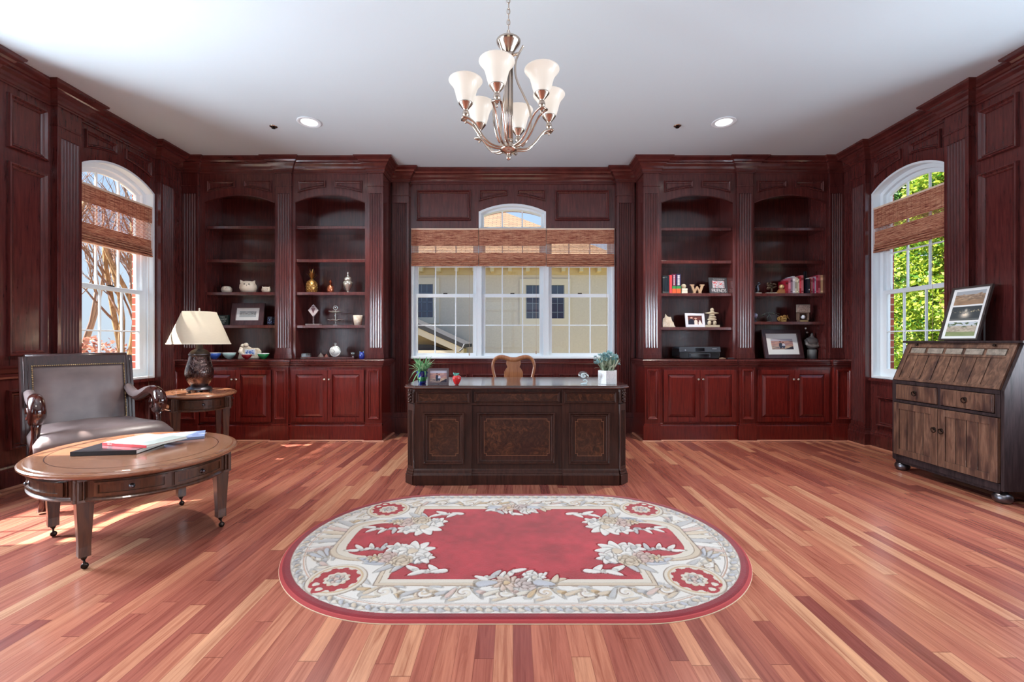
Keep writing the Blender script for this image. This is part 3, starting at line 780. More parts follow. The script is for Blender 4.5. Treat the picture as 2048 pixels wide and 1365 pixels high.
for k, ((a, b), (f0, f1), (i0, i1)) in enumerate(zip(secs, frs, inl)):
    raise_ = .0 if k == 1 else .012
    mb = MB(FT)
    if raise_: mb.box(du(a), du(b), 0, raise_, .11, .738)
    mb.build('pedestal_front', M['desk_wood'], desk, .002) if raise_ else None
    mb = MB(); panel_mould(mb, FT, rect(du(f0), du(f1), dz(928), dz(825)), .75, raise_); mb.build('panel_moulding', M['desk_wood'], desk)
    # burl field with notched corners and pale inlay line
    x0, x1, z0, z1 = du(i0), du(i1), dz(912), dz(838); c = .018
    notch = [(x0 + c, z0), (x1 - c, z0), (x1 - c, z0 + c), (x1, z0 + c), (x1, z1 - c), (x1 - c, z1 - c), (x1 - c, z1), (x0 + c, z1), (x0 + c, z1 - c), (x0, z1 - c), (x0, z0 + c), (x0 + c, z0 + c)]
    mb = MB(); mb.prism(notch, lambda p, q, h: FT(p, h, q), raise_, raise_ + .002); p = mb.build('burl_panel', M['burl'], desk)
    mb = MB(); frame_ring(mb, FT, notch, .0022, raise_, raise_ + .003); mb.build('inlay_line', M['gold_line'], p)
    g0, g1 = du(a) + .016, du(b) - .016
    mb = MB(); mb.prism(rect(g0 + .014, g1 - .014, .640, .712), lambda p, q, h: FT(p, h, q), raise_, raise_ + .004); mb.build('frieze_panel', M['burl'], desk)
    mb = MB(); panel_mould(mb, FT, rect(g0, g1, .632, .722), .5, raise_); mb.build('frieze_moulding', M['desk_wood'], desk)
    mb = MB(FT)
    if raise_: mb.prism([(0, .002), (.028 + .016, .002), (.028 + .016, .078), (.030, .092), (.022, .112), (.014, .122), (0, .122)], lambda o, z, u: (u, o, z), du(a), du(b)); mb.build('plinth_break', M['desk_wood'], desk)
# canted fluted corner columns with carved capitals
for sx in (-1, 1):
    for sy in (-1, 1):
        cx = DC + sx * ((bx1 - bx0) / 2 - .030); cy = (by0 + by1) / 2 + sy * ((by1 - by0) / 2 - .030)
        A = Matrix.Translation((cx, cy, 0)) @ Matrix.Rotation(math.atan2(sx, -sy * 1.0), 4, 'Z')   # local -Y faces outwards
        def TC(u, w, z, A=A): return tuple(A @ Vector((u, -w, z)))
        mb = MB(); fluted(mb, TC, -.040, .040, .112, .625, .14, .575, 3, -.01, .030, .14, .007); mb.build('corner_column', M['desk_wood'], desk, .001)
        mb = MB(TC); mb.box(-.05, .05, -.01, .045, .002, .075); mb.box(-.046, .046, -.01, .04, .075, .095); mb.box(-.043, .043, -.01, .036, .095, .115); mb.build('column_foot', M['desk_wood'], desk, .003)
        mb = MB(); rnd = random.Random(4)
        for s in (-1, 1):
            for k, (zz, rr) in enumerate(((.722, .013), (.70, .015), (.675, .013), (.652, .011))):
                pts = [TC(s * (.012 + rr * (1 - t / 14) * math.cos(t * .5)), .036 + .004 * k % .006, zz + rr * (1 - t / 14) * math.sin(t * .5)) for t in range(14)]
                mb.tube(pts, .0045, 6)
        for zz in (.73, .69, .66, .642): mb.ball(TC(0, .040, zz), .009, 8, (1, 1, 1.3))
        mb.T = TC; mb.box(-.042, .042, -.01, .030, .634, .739); mb.T = None
        mb.build('carved_capital', M['desk_wood'], desk)

# ================================================================== DESK CHAIR (splat back)
ch = empty('splat_back_chair', (PX(1027, 4.62), 4.85, 0), 0, 'honey coloured wooden splat back chair tucked behind the desk', 'chair')
yb = 4.62; s_ = yb / K
def q(px, py, y=yb): return (PX(px, y), y, PZ(py, y))
half = [(990.5, 768), (989.5, 755), (986.5, 742), (985.5, 731), (988, 722), (994, 716), (1003, 714.5), (1012, 716.5), (1020, 719.5), (1027, 720)]
pts = smooth_path([q(*p) for p in half] + [q(2 * 1027 - p[0], p[1]) for p in half[:-1][::-1]])
rad = [.016, .016, .015, .015, .016, .018, .022, .024, .026, .026]; rad = smooth_vals(rad + rad[:-1][::-1])
mb = MB(); mb.tube(pts, rad, 8, flat=.6); mb.build('back_rail', M['chair_wood'], ch)
sp = [(1013, 722), (1012, 728), (1015, 735), (1012, 738), (1008.5, 744), (1008, 760), (1013, 790), (1041, 790), (1046, 760), (1045.5, 744), (1042, 738), (1039, 735), (1042, 728), (1041, 722)]
mb = MB(); mb.prism([(PX(a, yb), PZ(b, yb)) for a, b in sp], lambda a, b, h: (a, yb + h, b), -.008, .008); mb.build('splat', M['chair_wood'], ch, .002)
sx0, sx1 = PX(988, yb), PX(1066, yb)
mb = MB(); mb.prism([(sx0 + .02, yb - .02), (sx1 - .02, yb - .02), (sx1 + .03, yb + .42), (sx0 - .03, yb + .42)], XYZ, .40, .455); mb.build('seat', M['chair_wood'], ch, .01)
for sx, yy in ((sx0 + .015, yb), (sx1 - .015, yb)): MB().tube([(sx, yy, PZ(768, yb)), (sx, yy - .005, .44), (sx, yy - .02, .003)], [.016, .019, .015], 8).build('rear_leg', M['chair_wood'], ch)
for sx in (sx0 - .005, sx1 + .005): MB().tube([(sx, yb + .39, .40), (sx + (.012 if sx > 0 else -.012), yb + .40, .3), (sx, yb + .385, .06), (sx, yb + .40, .003)], [.026, .026, .014, .022], 8).build('front_leg', M['chair_wood'], ch)

# ================================================================== OVAL RUG
def rug():
    a, b = 1.215, .725; cx, cy = .012, 2.466
    nx, ny = 960, 574
    x = np.linspace(-a, a, nx); y = np.linspace(-b, b, ny); X, Y = np.meshgrid(x, y)
    X = X + .002 * np.sin(Y * 40); 
    L = a - b
    D = b - np.hypot(np.maximum(np.abs(X) - L, 0), Y)       # distance from edge
    D0 = D.copy()
    def c3(r, g, bb): return np.array([lin(r), lin(g), lin(bb)])
    cream, grey, beige, pink, gold = c3(196, 190, 178), c3(172, 173, 174), c3(190, 177, 158), c3(190, 170, 162), c3(186, 164, 132)
    white = c3(205, 204, 200); red = c3(150, 26, 36); dred = c3(122, 18, 32); line = c3(146, 132, 122); blue = c3(170, 174, 182)
    C = np.zeros(X.shape + (3,)); H = np.full(X.shape, .5)
    rng = np.random.default_rng(3)
    C[:] = white
    # soft mottling of the field
    def blur_noise(k, seed):
        r = np.random.default_rng(seed); g = r.random((ny // k + 3, nx // k + 3))
        yi = np.arange(ny) / k; xi = np.arange(nx) / k; y0 = yi.astype(int); x0 = xi.astype(int); fy = (yi - y0)[:, None]; fx = (xi - x0)[None]
        fy = fy * fy * (3 - 2 * fy); fx = fx * fx * (3 - 2 * fx)
        return (g[y0][:, x0] * (1 - fy) * (1 - fx) + g[y0 + 1][:, x0] * fy * (1 - fx) + g[y0][:, x0 + 1] * (1 - fy) * fx + g[y0 + 1][:, x0 + 1] * fy * fx)
    nz = blur_noise(40, 1) * .6 + blur_noise(14, 2) * .4
    def paint(mask, c, h=None, keep=0.0):
        C[mask] = C[mask] * keep + c * (1 - keep)
        if h is not None: H[mask] = h
    def groove(d, w, cc=line, h=.05): paint(np.abs(d) < w, cc, h, .25)
    def ell(px, py, rx, ry, ang, c, h=.9, edge=True):
        ca, sa = math.cos(ang), math.sin(ang)
        ext = max(rx, ry) + .01
        jx0, jx1 = np.searchsorted(x, [px - ext, px + ext]); jy0, jy1 = np.searchsorted(y, [py - ext, py + ext])
        if jx1 <= jx0 or jy1 <= jy0: return
        sl = (slice(jy0, jy1), slice(jx0, jx1)); xx = X[sl] - px; yy = Y[sl] - py
        u = (xx * ca + yy * sa) / rx; v = (-xx * sa + yy * ca) / ry
        v = v * (1 + .35 * u)                      # leaf taper
        r = np.sqrt(u * u + v * v); m = r < 1
        Cs = C[sl]; Hs = H[sl]
        shade = (1 - .10 * np.clip(v[m], -1, 1))[:, None]
        Cs[m] = np.clip(c * shade, 0, 1); Hs[m] = .55 + h * .5 * np.sqrt(np.maximum(1 - r[m], 0))
        if edge:
            e = (r >= 1) & (r < 1 + .006 / min(rx, ry)); Cs[e] = Cs[e] * .72; Hs[e] = .1
    def spiral(px, py, r0, turns, w, c, flip=1, ang=0):
        n = int(60 * turns)
        for i in range(n):
            t = i / n; r = r0 * (1 - t * .88); a_ = ang + flip * t * turns * 2 * PI
            ell(px + r * math.cos(a_), py + r * math.sin(a_) * .9, w * (1.15 - .5 * t), w * (1.15 - .5 * t), 0, c, .5, False)
    # relief scrolls following the border
    bt = np.clip((D - .10), 0, 1)
    groove(D - .102, .0035, c3(186, 150, 128)); groove(D - .112, .002)
    # leaf chain between red band and first line
    per = 4 * L + 2 * PI * (b - .072); n = 92
    def edgept(s, off):   # point at arc length along inset stadium
        r = b - off; P_ = 4 * L + 2 * PI * r; s = s % 1 * P_
        if s < 2 * L: return (-L + s, -r, 0)
        s -= 2 * L
        if s < PI * r: t = s / r - PI / 2; return (L + r * math.cos(t), r * math.sin(t), t + PI / 2)
        s -= PI * r
        if s < 2 * L: return (L - s, r, PI)
        s -= 2 * L; t = s / r + PI / 2; return (-L + r * math.cos(t), r * math.sin(t), t + PI / 2)
    for i in range(n):
        px, py, an = edgept(i / n, .072)
        ell(px, py, .030, .012, an + .35, grey if i % 2 else cream, .7); ell(px + .012 * math.cos(an), py + .012 * math.sin(an), .016, .009, an - .7, blue if i % 2 == 0 else beige, .7)
    # big scrolls in the wide white border
    ns = 30
    for i in range(ns):
        px, py, an = edgept((i + .5) / ns, .19)
        spiral(px, py, .052, 1.5, .0085, cream if i % 3 else beige, 1 if i % 2 else -1, an)
        spiral(px, py, .060, .8, .004, line * 1.05, 1 if i % 2 else -1, an + .2)
        qx, qy, an2 = edgept(i / ns, .19)
        for k in (-1, 0, 1):
            ell(qx + .03 * k * math.cos(an2), qy + .03 * k * math.sin(an2), .042, .011, an2 + k * .8 + (.3 if i % 2 else -.3), [beige, grey, pink, cream, gold][(i + k) % 5] * (1 if (i + k) % 5 != 4 else .98), .8)
        qx, qy, an2 = edgept((i + .25) / ns, .142); ell(qx, qy, .036, .008, an2 + .3, beige, .7)
        qx, qy, an2 = edgept((i + .75) / ns, .245); ell(qx, qy, .038, .010, an2 - .3, grey, .7)
    # end fans (shell motifs)
    for sx in (-1, 1):
        for k in range(-4, 5):
            t = k * .2; ell(sx * (.98 + .06 * math.cos(t)), .02 + .26 * math.sin(t), .075, .020, (0 if sx > 0 else PI) + sx * t * .7, [cream, beige, pink, white, grey][k % 5], .8)
        for k in range(5): ell(sx * (1.02 - .02 * k), -.20 + .02 * k, .045, .012, sx * (.5 + .3 * k), grey if k % 2 else blue, .8)
    # red field with side lobes, ringed by beige mouldings
    ax, ay = np.abs(X), np.abs(Y)
    d1 = np.maximum(ax - .590, ay - .428)
    lob = (np.maximum(ax - .74, 0) / .165) ** 2.2 + (ay / .205) ** 4
    d2 = np.where(ax < .74, ay - .205, (lob ** .30 - 1) * .17); d2 = np.maximum(d2, ax - .92)
    d = np.minimum(d1, d2)
    paint((d < .052) & (D > .13), beige * .98 + .0, .62); groove(d - .052, .003); groove(d - .030, .002)
    paint((d < .030) & (d >= 0) & (D > .13), cream, .7)
    m = d < 0
    rr = red[None] * (0.70 + .62 * nz[m])[:, None] + np.array([.05, .01, .015]) * nz[m][:, None]
    C[m] = rr; H[m] = .30 + .08 * nz[m]
    # medallions
    for sx in (-1, 1):
        for sy in (-1, 1):
            mx, my = sx * .825, sy * .425; rr_ = np.hypot(X - mx, Y - my); th = np.arctan2(Y - my, X - mx)
            k = rr_ + .006 * np.sign(np.sin(th * 11 + 1)) * (np.abs(np.sin(th * 11 + 1)) > .3)
            tail = [(mx + sx * .075, my + sy * .045), (mx + sx * .045, my + sy * .085)]
            paint(rr_ < .135, cream, .62); groove(rr_ - .135, .003); paint((rr_ < .118) & (rr_ > .108), gold * .95, .7)
            paint(k < .098, red, .28)
            for tx, ty in tail: 
                ell(tx, ty, .032, .030, 0, red, 0, False); ell(tx, ty, .016, .014, 0, cream, .8, False)
            for j in range(10): ell(mx + .044 * math.cos(j * PI / 5), my + .044 * math.sin(j * PI / 5), .017, .017, j * PI / 5, beige if j % 2 else cream, .5, False)
            paint(rr_ < .050, cream, .8)
            for j in range(7): ell(mx + .024 * math.cos(j * .9), my + .024 * math.sin(j * .9), .013, .011, j * .9, pink if j % 2 else grey, .8)
            ell(mx, my, .012, .012, 0, pink, 1)
    # flower sprays
    def flower(px, py, r, n, c, c2, a0=0, wr=.36):
        for i in range(n):
            t = a0 + i * 2 * PI / n; ell(px + r * .55 * math.cos(t), py + r * .55 * math.sin(t), r * .5, r * wr * .5 + .003, t, c, 1)
        ell(px, py, r * .24, r * .24, 0, c2, 1)
    def rose(px, py, r, c):
        for k, (n, f) in enumerate(((7, .72), (5, .42), (1, 0))):
            for i in range(n):
                t = i * 2 * PI / n + k; ell(px + r * f * math.cos(t), py + r * f * math.sin(t), r * .40, r * .30, t + PI / 2, c * (1 - .05 * k), 1)
    def spray(px, py, sx, sy):
        P_ = lambda u, v: (px + sx * u, py + sy * v)
        # trailing leaf stems (u to outside, v toward field centre)
        for u, v, an in ((-.10, -.10, .6), (-.155, -.125, .1), (-.20, -.10, .9), (-.235, -.13, -.2), (-.13, -.145, -.5)):
            p = P_(u, v); ell(p[0], p[1], .042, .016, math.atan2(sy * math.sin(an), sx * math.cos(an)), white, .9)
        for u, v, an in ((.13, .10, .3), (.17, .13, 1.2), (.20, .095, -.2), (.235, .12, .8), (.10, .13, 1.6), (.255, .08, 0)):
            p = P_(u, v); ell(p[0], p[1], .036, .013, math.atan2(sy * math.sin(an), sx * math.cos(an)), white if u > .15 else grey, .9)
        for u, v, an in ((-.03, -.09, -1.2), (.03, -.10, -.8), (.10, -.05, 0), (.14, -.02, .3), (-.09, -.03, .2)):
            p = P_(u, v); ell(p[0], p[1], .05, .018, math.atan2(sy * math.sin(an), sx * math.cos(an)), grey if an < 0 else blue, .9)
        p = P_(-.065, .075); flower(p[0], p[1], .112, 9, white, beige, .3, .44); p = P_(-.13, .0); flower(p[0], p[1], .06, 6, white, grey, .1, .5); p = P_(.03, .11); flower(p[0], p[1], .06, 6, white, grey, .7, .5)
        p = P_(.055, .01); rose(p[0], p[1], .056, pink * 1.0); p = P_(-.03, -.025); rose(p[0], p[1], .056, beige); p = P_(.115, .0); flower(p[0], p[1], .04, 7, beige, gold)
    for sx in (-1, 1):
        for sy in (-1, 1): spray(sx * .60, sy * .225, sx, -sy)
    for sy in (-1, 1):
        for k, (u, v, an, c) in enumerate(((-.15, -.02, .5, white), (-.12, .02, .3, white), (-.09, .05, 1.0, grey), (-.06, .035, 1.3, white), (-.02, .06, 1.2, white), (.02, .08, .4, white), (.06, .055, .8, white), (.09, .03, 1.3, grey), (.125, .035, .8, white), (-.16, .01, 2.6, white), (.20, -.005, .3, beige), (.185, .005, 1.2, beige))):
            ell(u, sy * .425 - sy * v, .036, .014, -sy * an, c, 1)
        flower(-.04, sy * .455, .065, 9, pink * .6 + beige * .4, gold, .2); rose(.05, sy * .46, .055, grey * .4 + pink * .6); flower(.09, sy * .41, .05, 8, white, cream); ell(-.13, sy * .46, .05, .02, .2, blue, 1); ell(.13, sy * .46, .05, .02, -.2, blue, 1)
    # outer red band
    m = D < .044; C[m] = dred * (0.8 + .5 * nz[m])[:, None]; H[m] = .62
    groove(D - .045, .002, cream * .9)
    H += (rng.random(H.shape) - .5) * .10
    # round the rim down
    Z = .011 + .0075 * H; Z = np.where(D < .02, .006 + (Z - .006) * np.sqrt(np.clip(D / .02, 0, 1)), Z)
    inside = D >= -.0015
    # snap outside verts of boundary faces to edge
    idx = np.arange(nx * ny).reshape(ny, nx)
    q_ = inside[:-1, :-1] | inside[1:, :-1] | inside[:-1, 1:] | inside[1:, 1:]
    full = inside[:-1, :-1] & inside[1:, :-1] & inside[:-1, 1:] & inside[1:, 1:]
    quads = np.stack([idx[:-1, :-1][full], idx[:-1, 1:][full], idx[1:, 1:][full], idx[1:, :-1][full]], 1)
    used, inv = np.unique(quads.ravel(), return_inverse=True)
    co = np.stack([X.ravel() + cx, Y.ravel() + cy, Z.ravel()], 1)[used]; cc = np.clip(C.reshape(-1, 3)[used], 0, 1)
    me = bpy.data.meshes.new('pile'); me.vertices.add(len(co)); me.vertices.foreach_set('co', co.ravel())
    nf = len(quads); me.loops.add(nf * 4); me.loops.foreach_set('vertex_index', inv.astype(np.int32)); me.polygons.add(nf)
    me.polygons.foreach_set('loop_start', np.arange(0, nf * 4, 4, dtype=np.int32)); me.polygons.foreach_set('loop_total', np.full(nf, 4, np.int32)); me.polygons.foreach_set('use_smooth', np.ones(nf, bool)); me.update(calc_edges=True)
    at_ = me.color_attributes.new('Col', 'FLOAT_COLOR', 'POINT'); at_.data.foreach_set('color', np.concatenate([cc, np.ones((len(cc), 1))], 1).ravel())
    me.materials.append(M['rug'])
    root = empty('oval_rug', (cx, cy, 0), 0, 'oval red rug with a carved cream floral border lying before the desk', 'rug')
    o = bpy.data.objects.new('pile', me); col.objects.link(o); o.parent = root; o.location = (-cx, -cy, 0)
    pts = []
    for i in range(160): p = edgept(i / 160, 0); pts.append((p[0] + cx, p[1] + cy))
    mb = MB(); mb.sweep(pts, [(-.020, .002), (.004, .001), (.006, .005), (-.001, .012), (-.020, .012)], XYZ, True, 1)
    mb.build('bound_edge', pc(160, 60, 62, .9), root)
    mb = MB(); mb.sweep(pts, [(-.010, .0005), (.0075, .0005), (.0075, .0035), (-.01, .0035)], XYZ, True, 1); mb.build('backing_cloth', pc(226, 206, 178, .9), root)
rug()

# ================================================================== COFFEE TABLE & END TABLE (same family)
def oval(cx, cy, a, b, th, n=72, grow=0):
    c, s = math.cos(th), math.sin(th)
    return [(cx + (a + grow) * math.cos(t) * c - (b + grow) * math.sin(t) * s, cy + (a + grow) * math.cos(t) * s + (b + grow) * math.sin(t) * c) for t in [2 * PI * i / n for i in range(n)]]
def oval_table(name, label, c, a, b, th, H, legs, apron, drawers, leg_w=.030, grow=.0, casters=True, gl=None):
    cx, cy = c; root = empty(name, (cx, cy, 0), 0, label, 'table')
    O = oval(cx, cy, a, b, th, 96)
    def rings(mb, prof, smooth=False):
        n = 96; vs = []
        for g, z in prof: vs += [(x, y, z) for x, y in oval(cx, cy, a, b, th, n, g)]
        fs = [tuple(range(n)), tuple(range((len(prof) - 1) * n, len(prof) * n))]
        for j in range(len(prof) - 1): fs += [(j * n + i, j * n + (i + 1) % n, (j + 1) * n + (i + 1) % n, (j + 1) * n + i) for i in range(n)]
        mb.add(vs, fs, smooth)
    mb = MB(); rings(mb, [(-.02, H - .030), (-.006, H - .028), (0, H - .020), (0, H - .013), (-.006, H - .007), (-.022, H - .005), (-.026, H)])
    mb.build('tabletop', M['table_top'], root)
    mb = MB(); n = 96
    P0 = oval(cx, cy, a, b, th, n, -.10); P1 = oval(cx, cy, a, b, th, n, -.104)
    mb.add([(x, y, H + .0004) for x, y in P0] + [(x, y, H + .0004) for x, y in P1], [(i, (i + 1) % n, n + (i + 1) % n, n + i) for i in range(n)]); mb.build('inlay_ring', M['desk_wood'], root)
    zb = H - .03 - apron; ag = -.045
    mb = MB(); rings(mb, [(ag - .02, zb), (ag + .006, zb + .002), (ag + .010, zb + .010), (ag + .003, zb + .018), (ag, zb + .022), (ag, H - .045), (ag + .012, H - .038), (ag + .014, H - .031), (ag - .02, H - .0302)])
    mb.build('apron', M['table_wood'], root)
    # drawers follow the curve: patches of the oval swept between angles
    for (t0, t1) in drawers:
        m = 10; A = a + ag; B = b + ag; cs, sn = math.cos(th), math.sin(th)
        def pt(t, g, z): x = (A + g) * math.cos(t); y = (B + g) * math.sin(t); return (cx + x * cs - y * sn, cy + x * sn + y * cs, z)
        def patch(mb, t0, t1, z0, z1, g0, g1):
            vs = []; 
            for i in range(m + 1):
                t = t0 + (t1 - t0) * i / m
                vs += [pt(t, g0, z0), pt(t, g1, z0), pt(t, g1, z1), pt(t, g0, z1)]
            fs = [(0, 1, 2, 3), (m * 4, m * 4 + 1, m * 4 + 2, m * 4 + 3)]
            for i in range(m): fs += [(i * 4 + k, i * 4 + (k + 1) % 4, (i + 1) * 4 + (k + 1) % 4, (i + 1) * 4 + k) for k in range(4)]
            mb.add(vs, fs)
        z0, z1 = zb + .026, H - .048; mb = MB()
        patch(mb, t0, t1, z0, z1, -.005, .004); e = (t1 - t0) * .05; f = .012
        patch(mb, t0 + e * .5, t1 - e * .5, z1 - f - .004, z1 - .004, .0, .011); patch(mb, t0 + e * .5, t1 - e * .5, z0 + .004, z0 + f + .004, .0, .011)
        patch(mb, t0 + e * .5, t0 + e * 1.5, z0 + .004, z1 - .004, .0, .011); patch(mb, t1 - e * 1.5, t1 - e * .5, z0 + .004, z1 - .004, .0, .011)
        d = mb.build('drawer', M['table_wood'], root)
        tm = (t0 + t1) / 2; p = Vector(pt(tm, .004, (z0 + z1) / 2)); p2 = Vector(pt(tm, .03, (z0 + z1) / 2)); dr = (p2 - p).normalized()
        rot = Vector((0, 0, 1)).rotation_difference(dr).to_matrix().to_4x4()
        MB().lathe([(.013, 0), (.013, .002), (.005, .004), (.005, .009), (.009, .012), (.009, .016), (.003, .019), (.001, .019)], tuple(p), 14, rot).build('drawer_knob', M['bronze'], d)
    for lx, ly, rot in legs:
        Rm = Matrix.Translation((lx, ly, 0)) @ Matrix.Rotation(rot, 4, 'Z')
        TT = lambda u, w, z, Rm=Rm: tuple(Rm @ Vector((u, w, z)))
        w = leg_w; zf = .062 if casters else .0
        mb = MB(TT)
        wb = w * .62
        mb.hexa([(-wb, -wb, zf), (wb, -wb, zf), (wb, wb, zf), (-wb, wb, zf)], [(-w, -w, zb), (w, -w, zb), (w, w, zb), (-w, w, zb)])
        mb.box(-w * 1.02, w * 1.02, -w * 1.02, w * 1.02, zb - .004, zb + .004)
        mb.box(-wb * 1.14, wb * 1.14, -wb * 1.14, wb * 1.14, zf, zf + .05)
        lg = mb.build('leg', M['table_wood'], root, .002)
        for k in range(4):
            mb = MB(); Rk = Rm @ Matrix.Rotation(k * PI / 2, 4, 'Z')
            TF = lambda u, ww, z, Rk=Rk: tuple(Rk @ Vector((u, -ww, z)))
            fluted(mb, TF, -w, w, zb, H - .032, zb + .014, H - .045, 3, w - .02, w + .012, .10, .010)
            mb.build('fluted_block', M['table_wood'], lg, .001)
        if casters:
            mb = MB(); mb.lathe([(.012, .062), (.014, .056), (.010, .046), (.006, .040)], (lx, ly, 0), 10)
            mb.tube([(lx, ly, .045), (lx + .010, ly - .008, .036), (lx + .012, ly - .010, .016)], .005, 6)
            mb.lathe([(.004, -.008), (.014, -.008), (.0155, 0), (.014, .008), (.004, .008)], (lx + .010, ly - .006, .0165), 14, Matrix.Rotation(PI / 2, 4, 'Y') @ Matrix.Rotation(.6, 4, 'X'))
            mb.build('caster', M['dark_metal'], lg)
    return root
def legpos(a, b, cx, cy, lx, ly, th): pass
ct_c = (-2.215, 2.615)
CTL = [(-2.100, 2.165), (-1.755, 2.655), (-2.625, 2.525), (-2.255, 3.005)]
th_l = math.atan2(2.655 - 2.165, -1.755 + 2.100)
thc = R(143)
def ang_of(x, y, c, a, b, th):
    dx, dy = x - c[0], y - c[1]; u = dx * math.cos(th) + dy * math.sin(th); v = -dx * math.sin(th) + dy * math.cos(th); return math.atan2(v / b, u / a)
CA, CB = .575, .485
la = [ang_of(x, y, ct_c, CA, CB, thc) for x, y in CTL]
def between(t0, t1, n, pad):
    while t1 < t0: t1 += 2 * PI
    t0 += pad; t1 -= pad; g = .03; w = (t1 - t0 - g * (n - 1)) / n
    return [(t0 + i * (w + g), t0 + i * (w + g) + w) for i in range(n)]
def ordered(la, idx): return idx
dr = []
# going anticlockwise: A(0) -> B(1) -> D(3) -> C(2) -> A
dr += between(la[0], la[1], 2, .11) + between(la[1], la[3], 1, .13) + between(la[3], la[2], 2, .11) + between(la[2], la[0], 1, .13)
oval_table('coffee_table', 'low oval wooden coffee table on casters with books on top, at the left', ct_c, CA, CB, thc, .48, [(x, y, th_l) for x, y in CTL], .118, dr, .033)
et_c = (-3.10, 4.37); tha = R(130); EA, EB = .445, .315
u_ = (math.cos(tha), math.sin(tha)); v_ = (-math.sin(tha), math.cos(tha))
ETL = [(et_c[0] + su * .27 * u_[0] + sv * .19 * v_[0], et_c[1] + su * .27 * u_[1] + sv * .19 * v_[1]) for su, sv in ((-1, 1), (-1, -1), (1, 1), (1, -1))]
ea = [ang_of(x, y, et_c, EA, EB, tha) for x, y in ETL]
# order: find by angle
ordr = sorted(range(4), key=lambda i: ea[i])
dre = []
for k in range(4):
    i, j = ordr[k], ordr[(k + 1) % 4]; dre += between(ea[i], ea[j], 1, .16)
oval_table('end_table', 'oval wooden end table under the lamp, between armchair and base cabinet', et_c, EA, EB, tha, .62, [(x, y, tha) for x, y in ETL], .125, dre, .029)

# ------------------------------------------------ books on the coffee table
def flat_book(name, c, size, rz, z, cover, label, spine=None, cat='book', pages=True, T_=None):
    w, d, h = size; root = empty(name, (c[0], c[1], z), rz, label, cat)
    L_ = lambda mb, n, m, bv=0: mb.build(n, m, root, bv, local=True)
    L_(MB().box(-w / 2, w / 2, -d / 2, d / 2, h - .003, h).box(-w / 2, w / 2, -d / 2, d / 2, 0, .003), 'cover', cover, .001)
    L_(MB().box(-w / 2, w / 2, -d / 2 - .001, -d / 2 + .003, 0, h), 'spine', spine or cover, .001)
    L_(MB().box(-w / 2 + .003, w / 2 - .003, -d / 2 + .003, d / 2 - .004, .003, h - .003), 'pages', M['paper'])
    return root
zt = .4805
def gp(px, py, z): d = (CH - z) * K / (py - 684); return ((px - 1026) * d / K, d)
p0, p1 = gp(141, 913, zt), gp(275, 908, zt)
p2 = gp(325, 888, zt + .02)
def text_mesh(s, size, mat, M4, parent, name='lettering', align='CENTER', ext=.0006, font_scale=(1, 1)):
    cu = bpy.data.curves.new('t', 'FONT'); cu.body = s; cu.size = size; cu.extrude = ext; cu.align_x = align; cu.align_y = 'CENTER'; cu.resolution_u = 3
    o = bpy.data.objects.new('t', cu); col.objects.link(o)
    dg = bpy.context.evaluated_depsgraph_get(); me = bpy.data.meshes.new_from_object(o.evaluated_get(dg)); bpy.data.objects.remove(o)
    vs = [M4 @ Vector((v.co.x * font_scale[0], v.co.y * font_scale[1], v.co.z)) for v in me.vertices]
    if parent in MW: inv = MW[parent].inverted(); vs = [inv @ v for v in vs]
    for v, p in zip(me.vertices, vs): v.co = p
    me.materials.clear(); me.materials.append(mat); me.name = name
    r = bpy.data.objects.new(name, me); col.objects.link(r); r.parent = parent
    if parent in MW: MW[r] = MW[parent]
    return r
b_ = flat_book('hardback_book', (-2.285, 2.575), (.33, .25, .024), R(7.5), zt, pc(34, 36, 42, .18, 0, .6), 'large black hardback book with glossy pale-reflecting cover, nearest on the coffee table', pc(18, 18, 22, .4))
b_ = flat_book('golf_book', (-2.216, 2.674), (.325, .25, .016), R(-13), zt + .0242, pc(196, 206, 200, .2, 0, .5), 'thin book with a red spine lying across the black book on the coffee table', pc(206, 50, 58, .4))
Mx = MW[b_] @ Matrix.Translation((-.105, -.1262, .008)) @ Matrix.Rotation(PI / 2, 4, 'X')
text_mesh('GOLF', .014, pc(240, 225, 220), Mx, b_, ext=.0003)
b_ = flat_book('photo_book', (-2.196, 2.893), (.30, .225, .016), R(33), zt, pc(150, 168, 210, .2, 0, .5), 'pale blue picture book at the far edge of the coffee table', pc(110, 122, 150, .4))
rb = random.Random(2)
mb = MB()
for i in range(16):
    u, v = rb.uniform(-.10, .14), rb.uniform(-.08, .0); mb.box(u, u + rb.uniform(.01, .03), v, v + .006, .0161, .0164)
mb.build('cover_print', pc(225, 232, 240, .3), b_, local=True)

# ================================================================== TABLE LAMP
lx, ly, lz = PX(399, 4.36), 4.36, .6205
lamp = empty('table_lamp', (lx, ly, lz), 0, 'table lamp with crackled mercury glass body and cream linen shade on the end table', 'lamp')
s_ = 4.36 / K; Z = lambda py: PZ(py, 4.36)
mb = MB()
mb.lathe([(.102, lz + .016), (.108, lz + .020), (.108, lz + .030), (.100, lz + .034), (.094, lz + .044), (.084, lz + .050), (.070, lz + .056), (.068, lz + .066)], (lx, ly, 0), 32)
for a in range(4): t = a * PI / 2 + .5; mb.lathe([(.014, 0), (.018, .006), (.016, .017)], (lx + .088 * math.cos(t), ly + .088 * math.sin(t), lz), 10)
mb.build('lamp_base', M['bronze'], lamp)
prof = [(.070, Z(772)), (.092, Z(766)), (.114, Z(757)), (.1215, Z(749)), (.119, Z(741)), (.108, Z(731)), (.096, Z(722)), (.089, Z(715)), (.086, Z(710))]
MB().lathe(prof, (lx, ly, 0), 40).build('glass_body', M['mercury'], lamp)
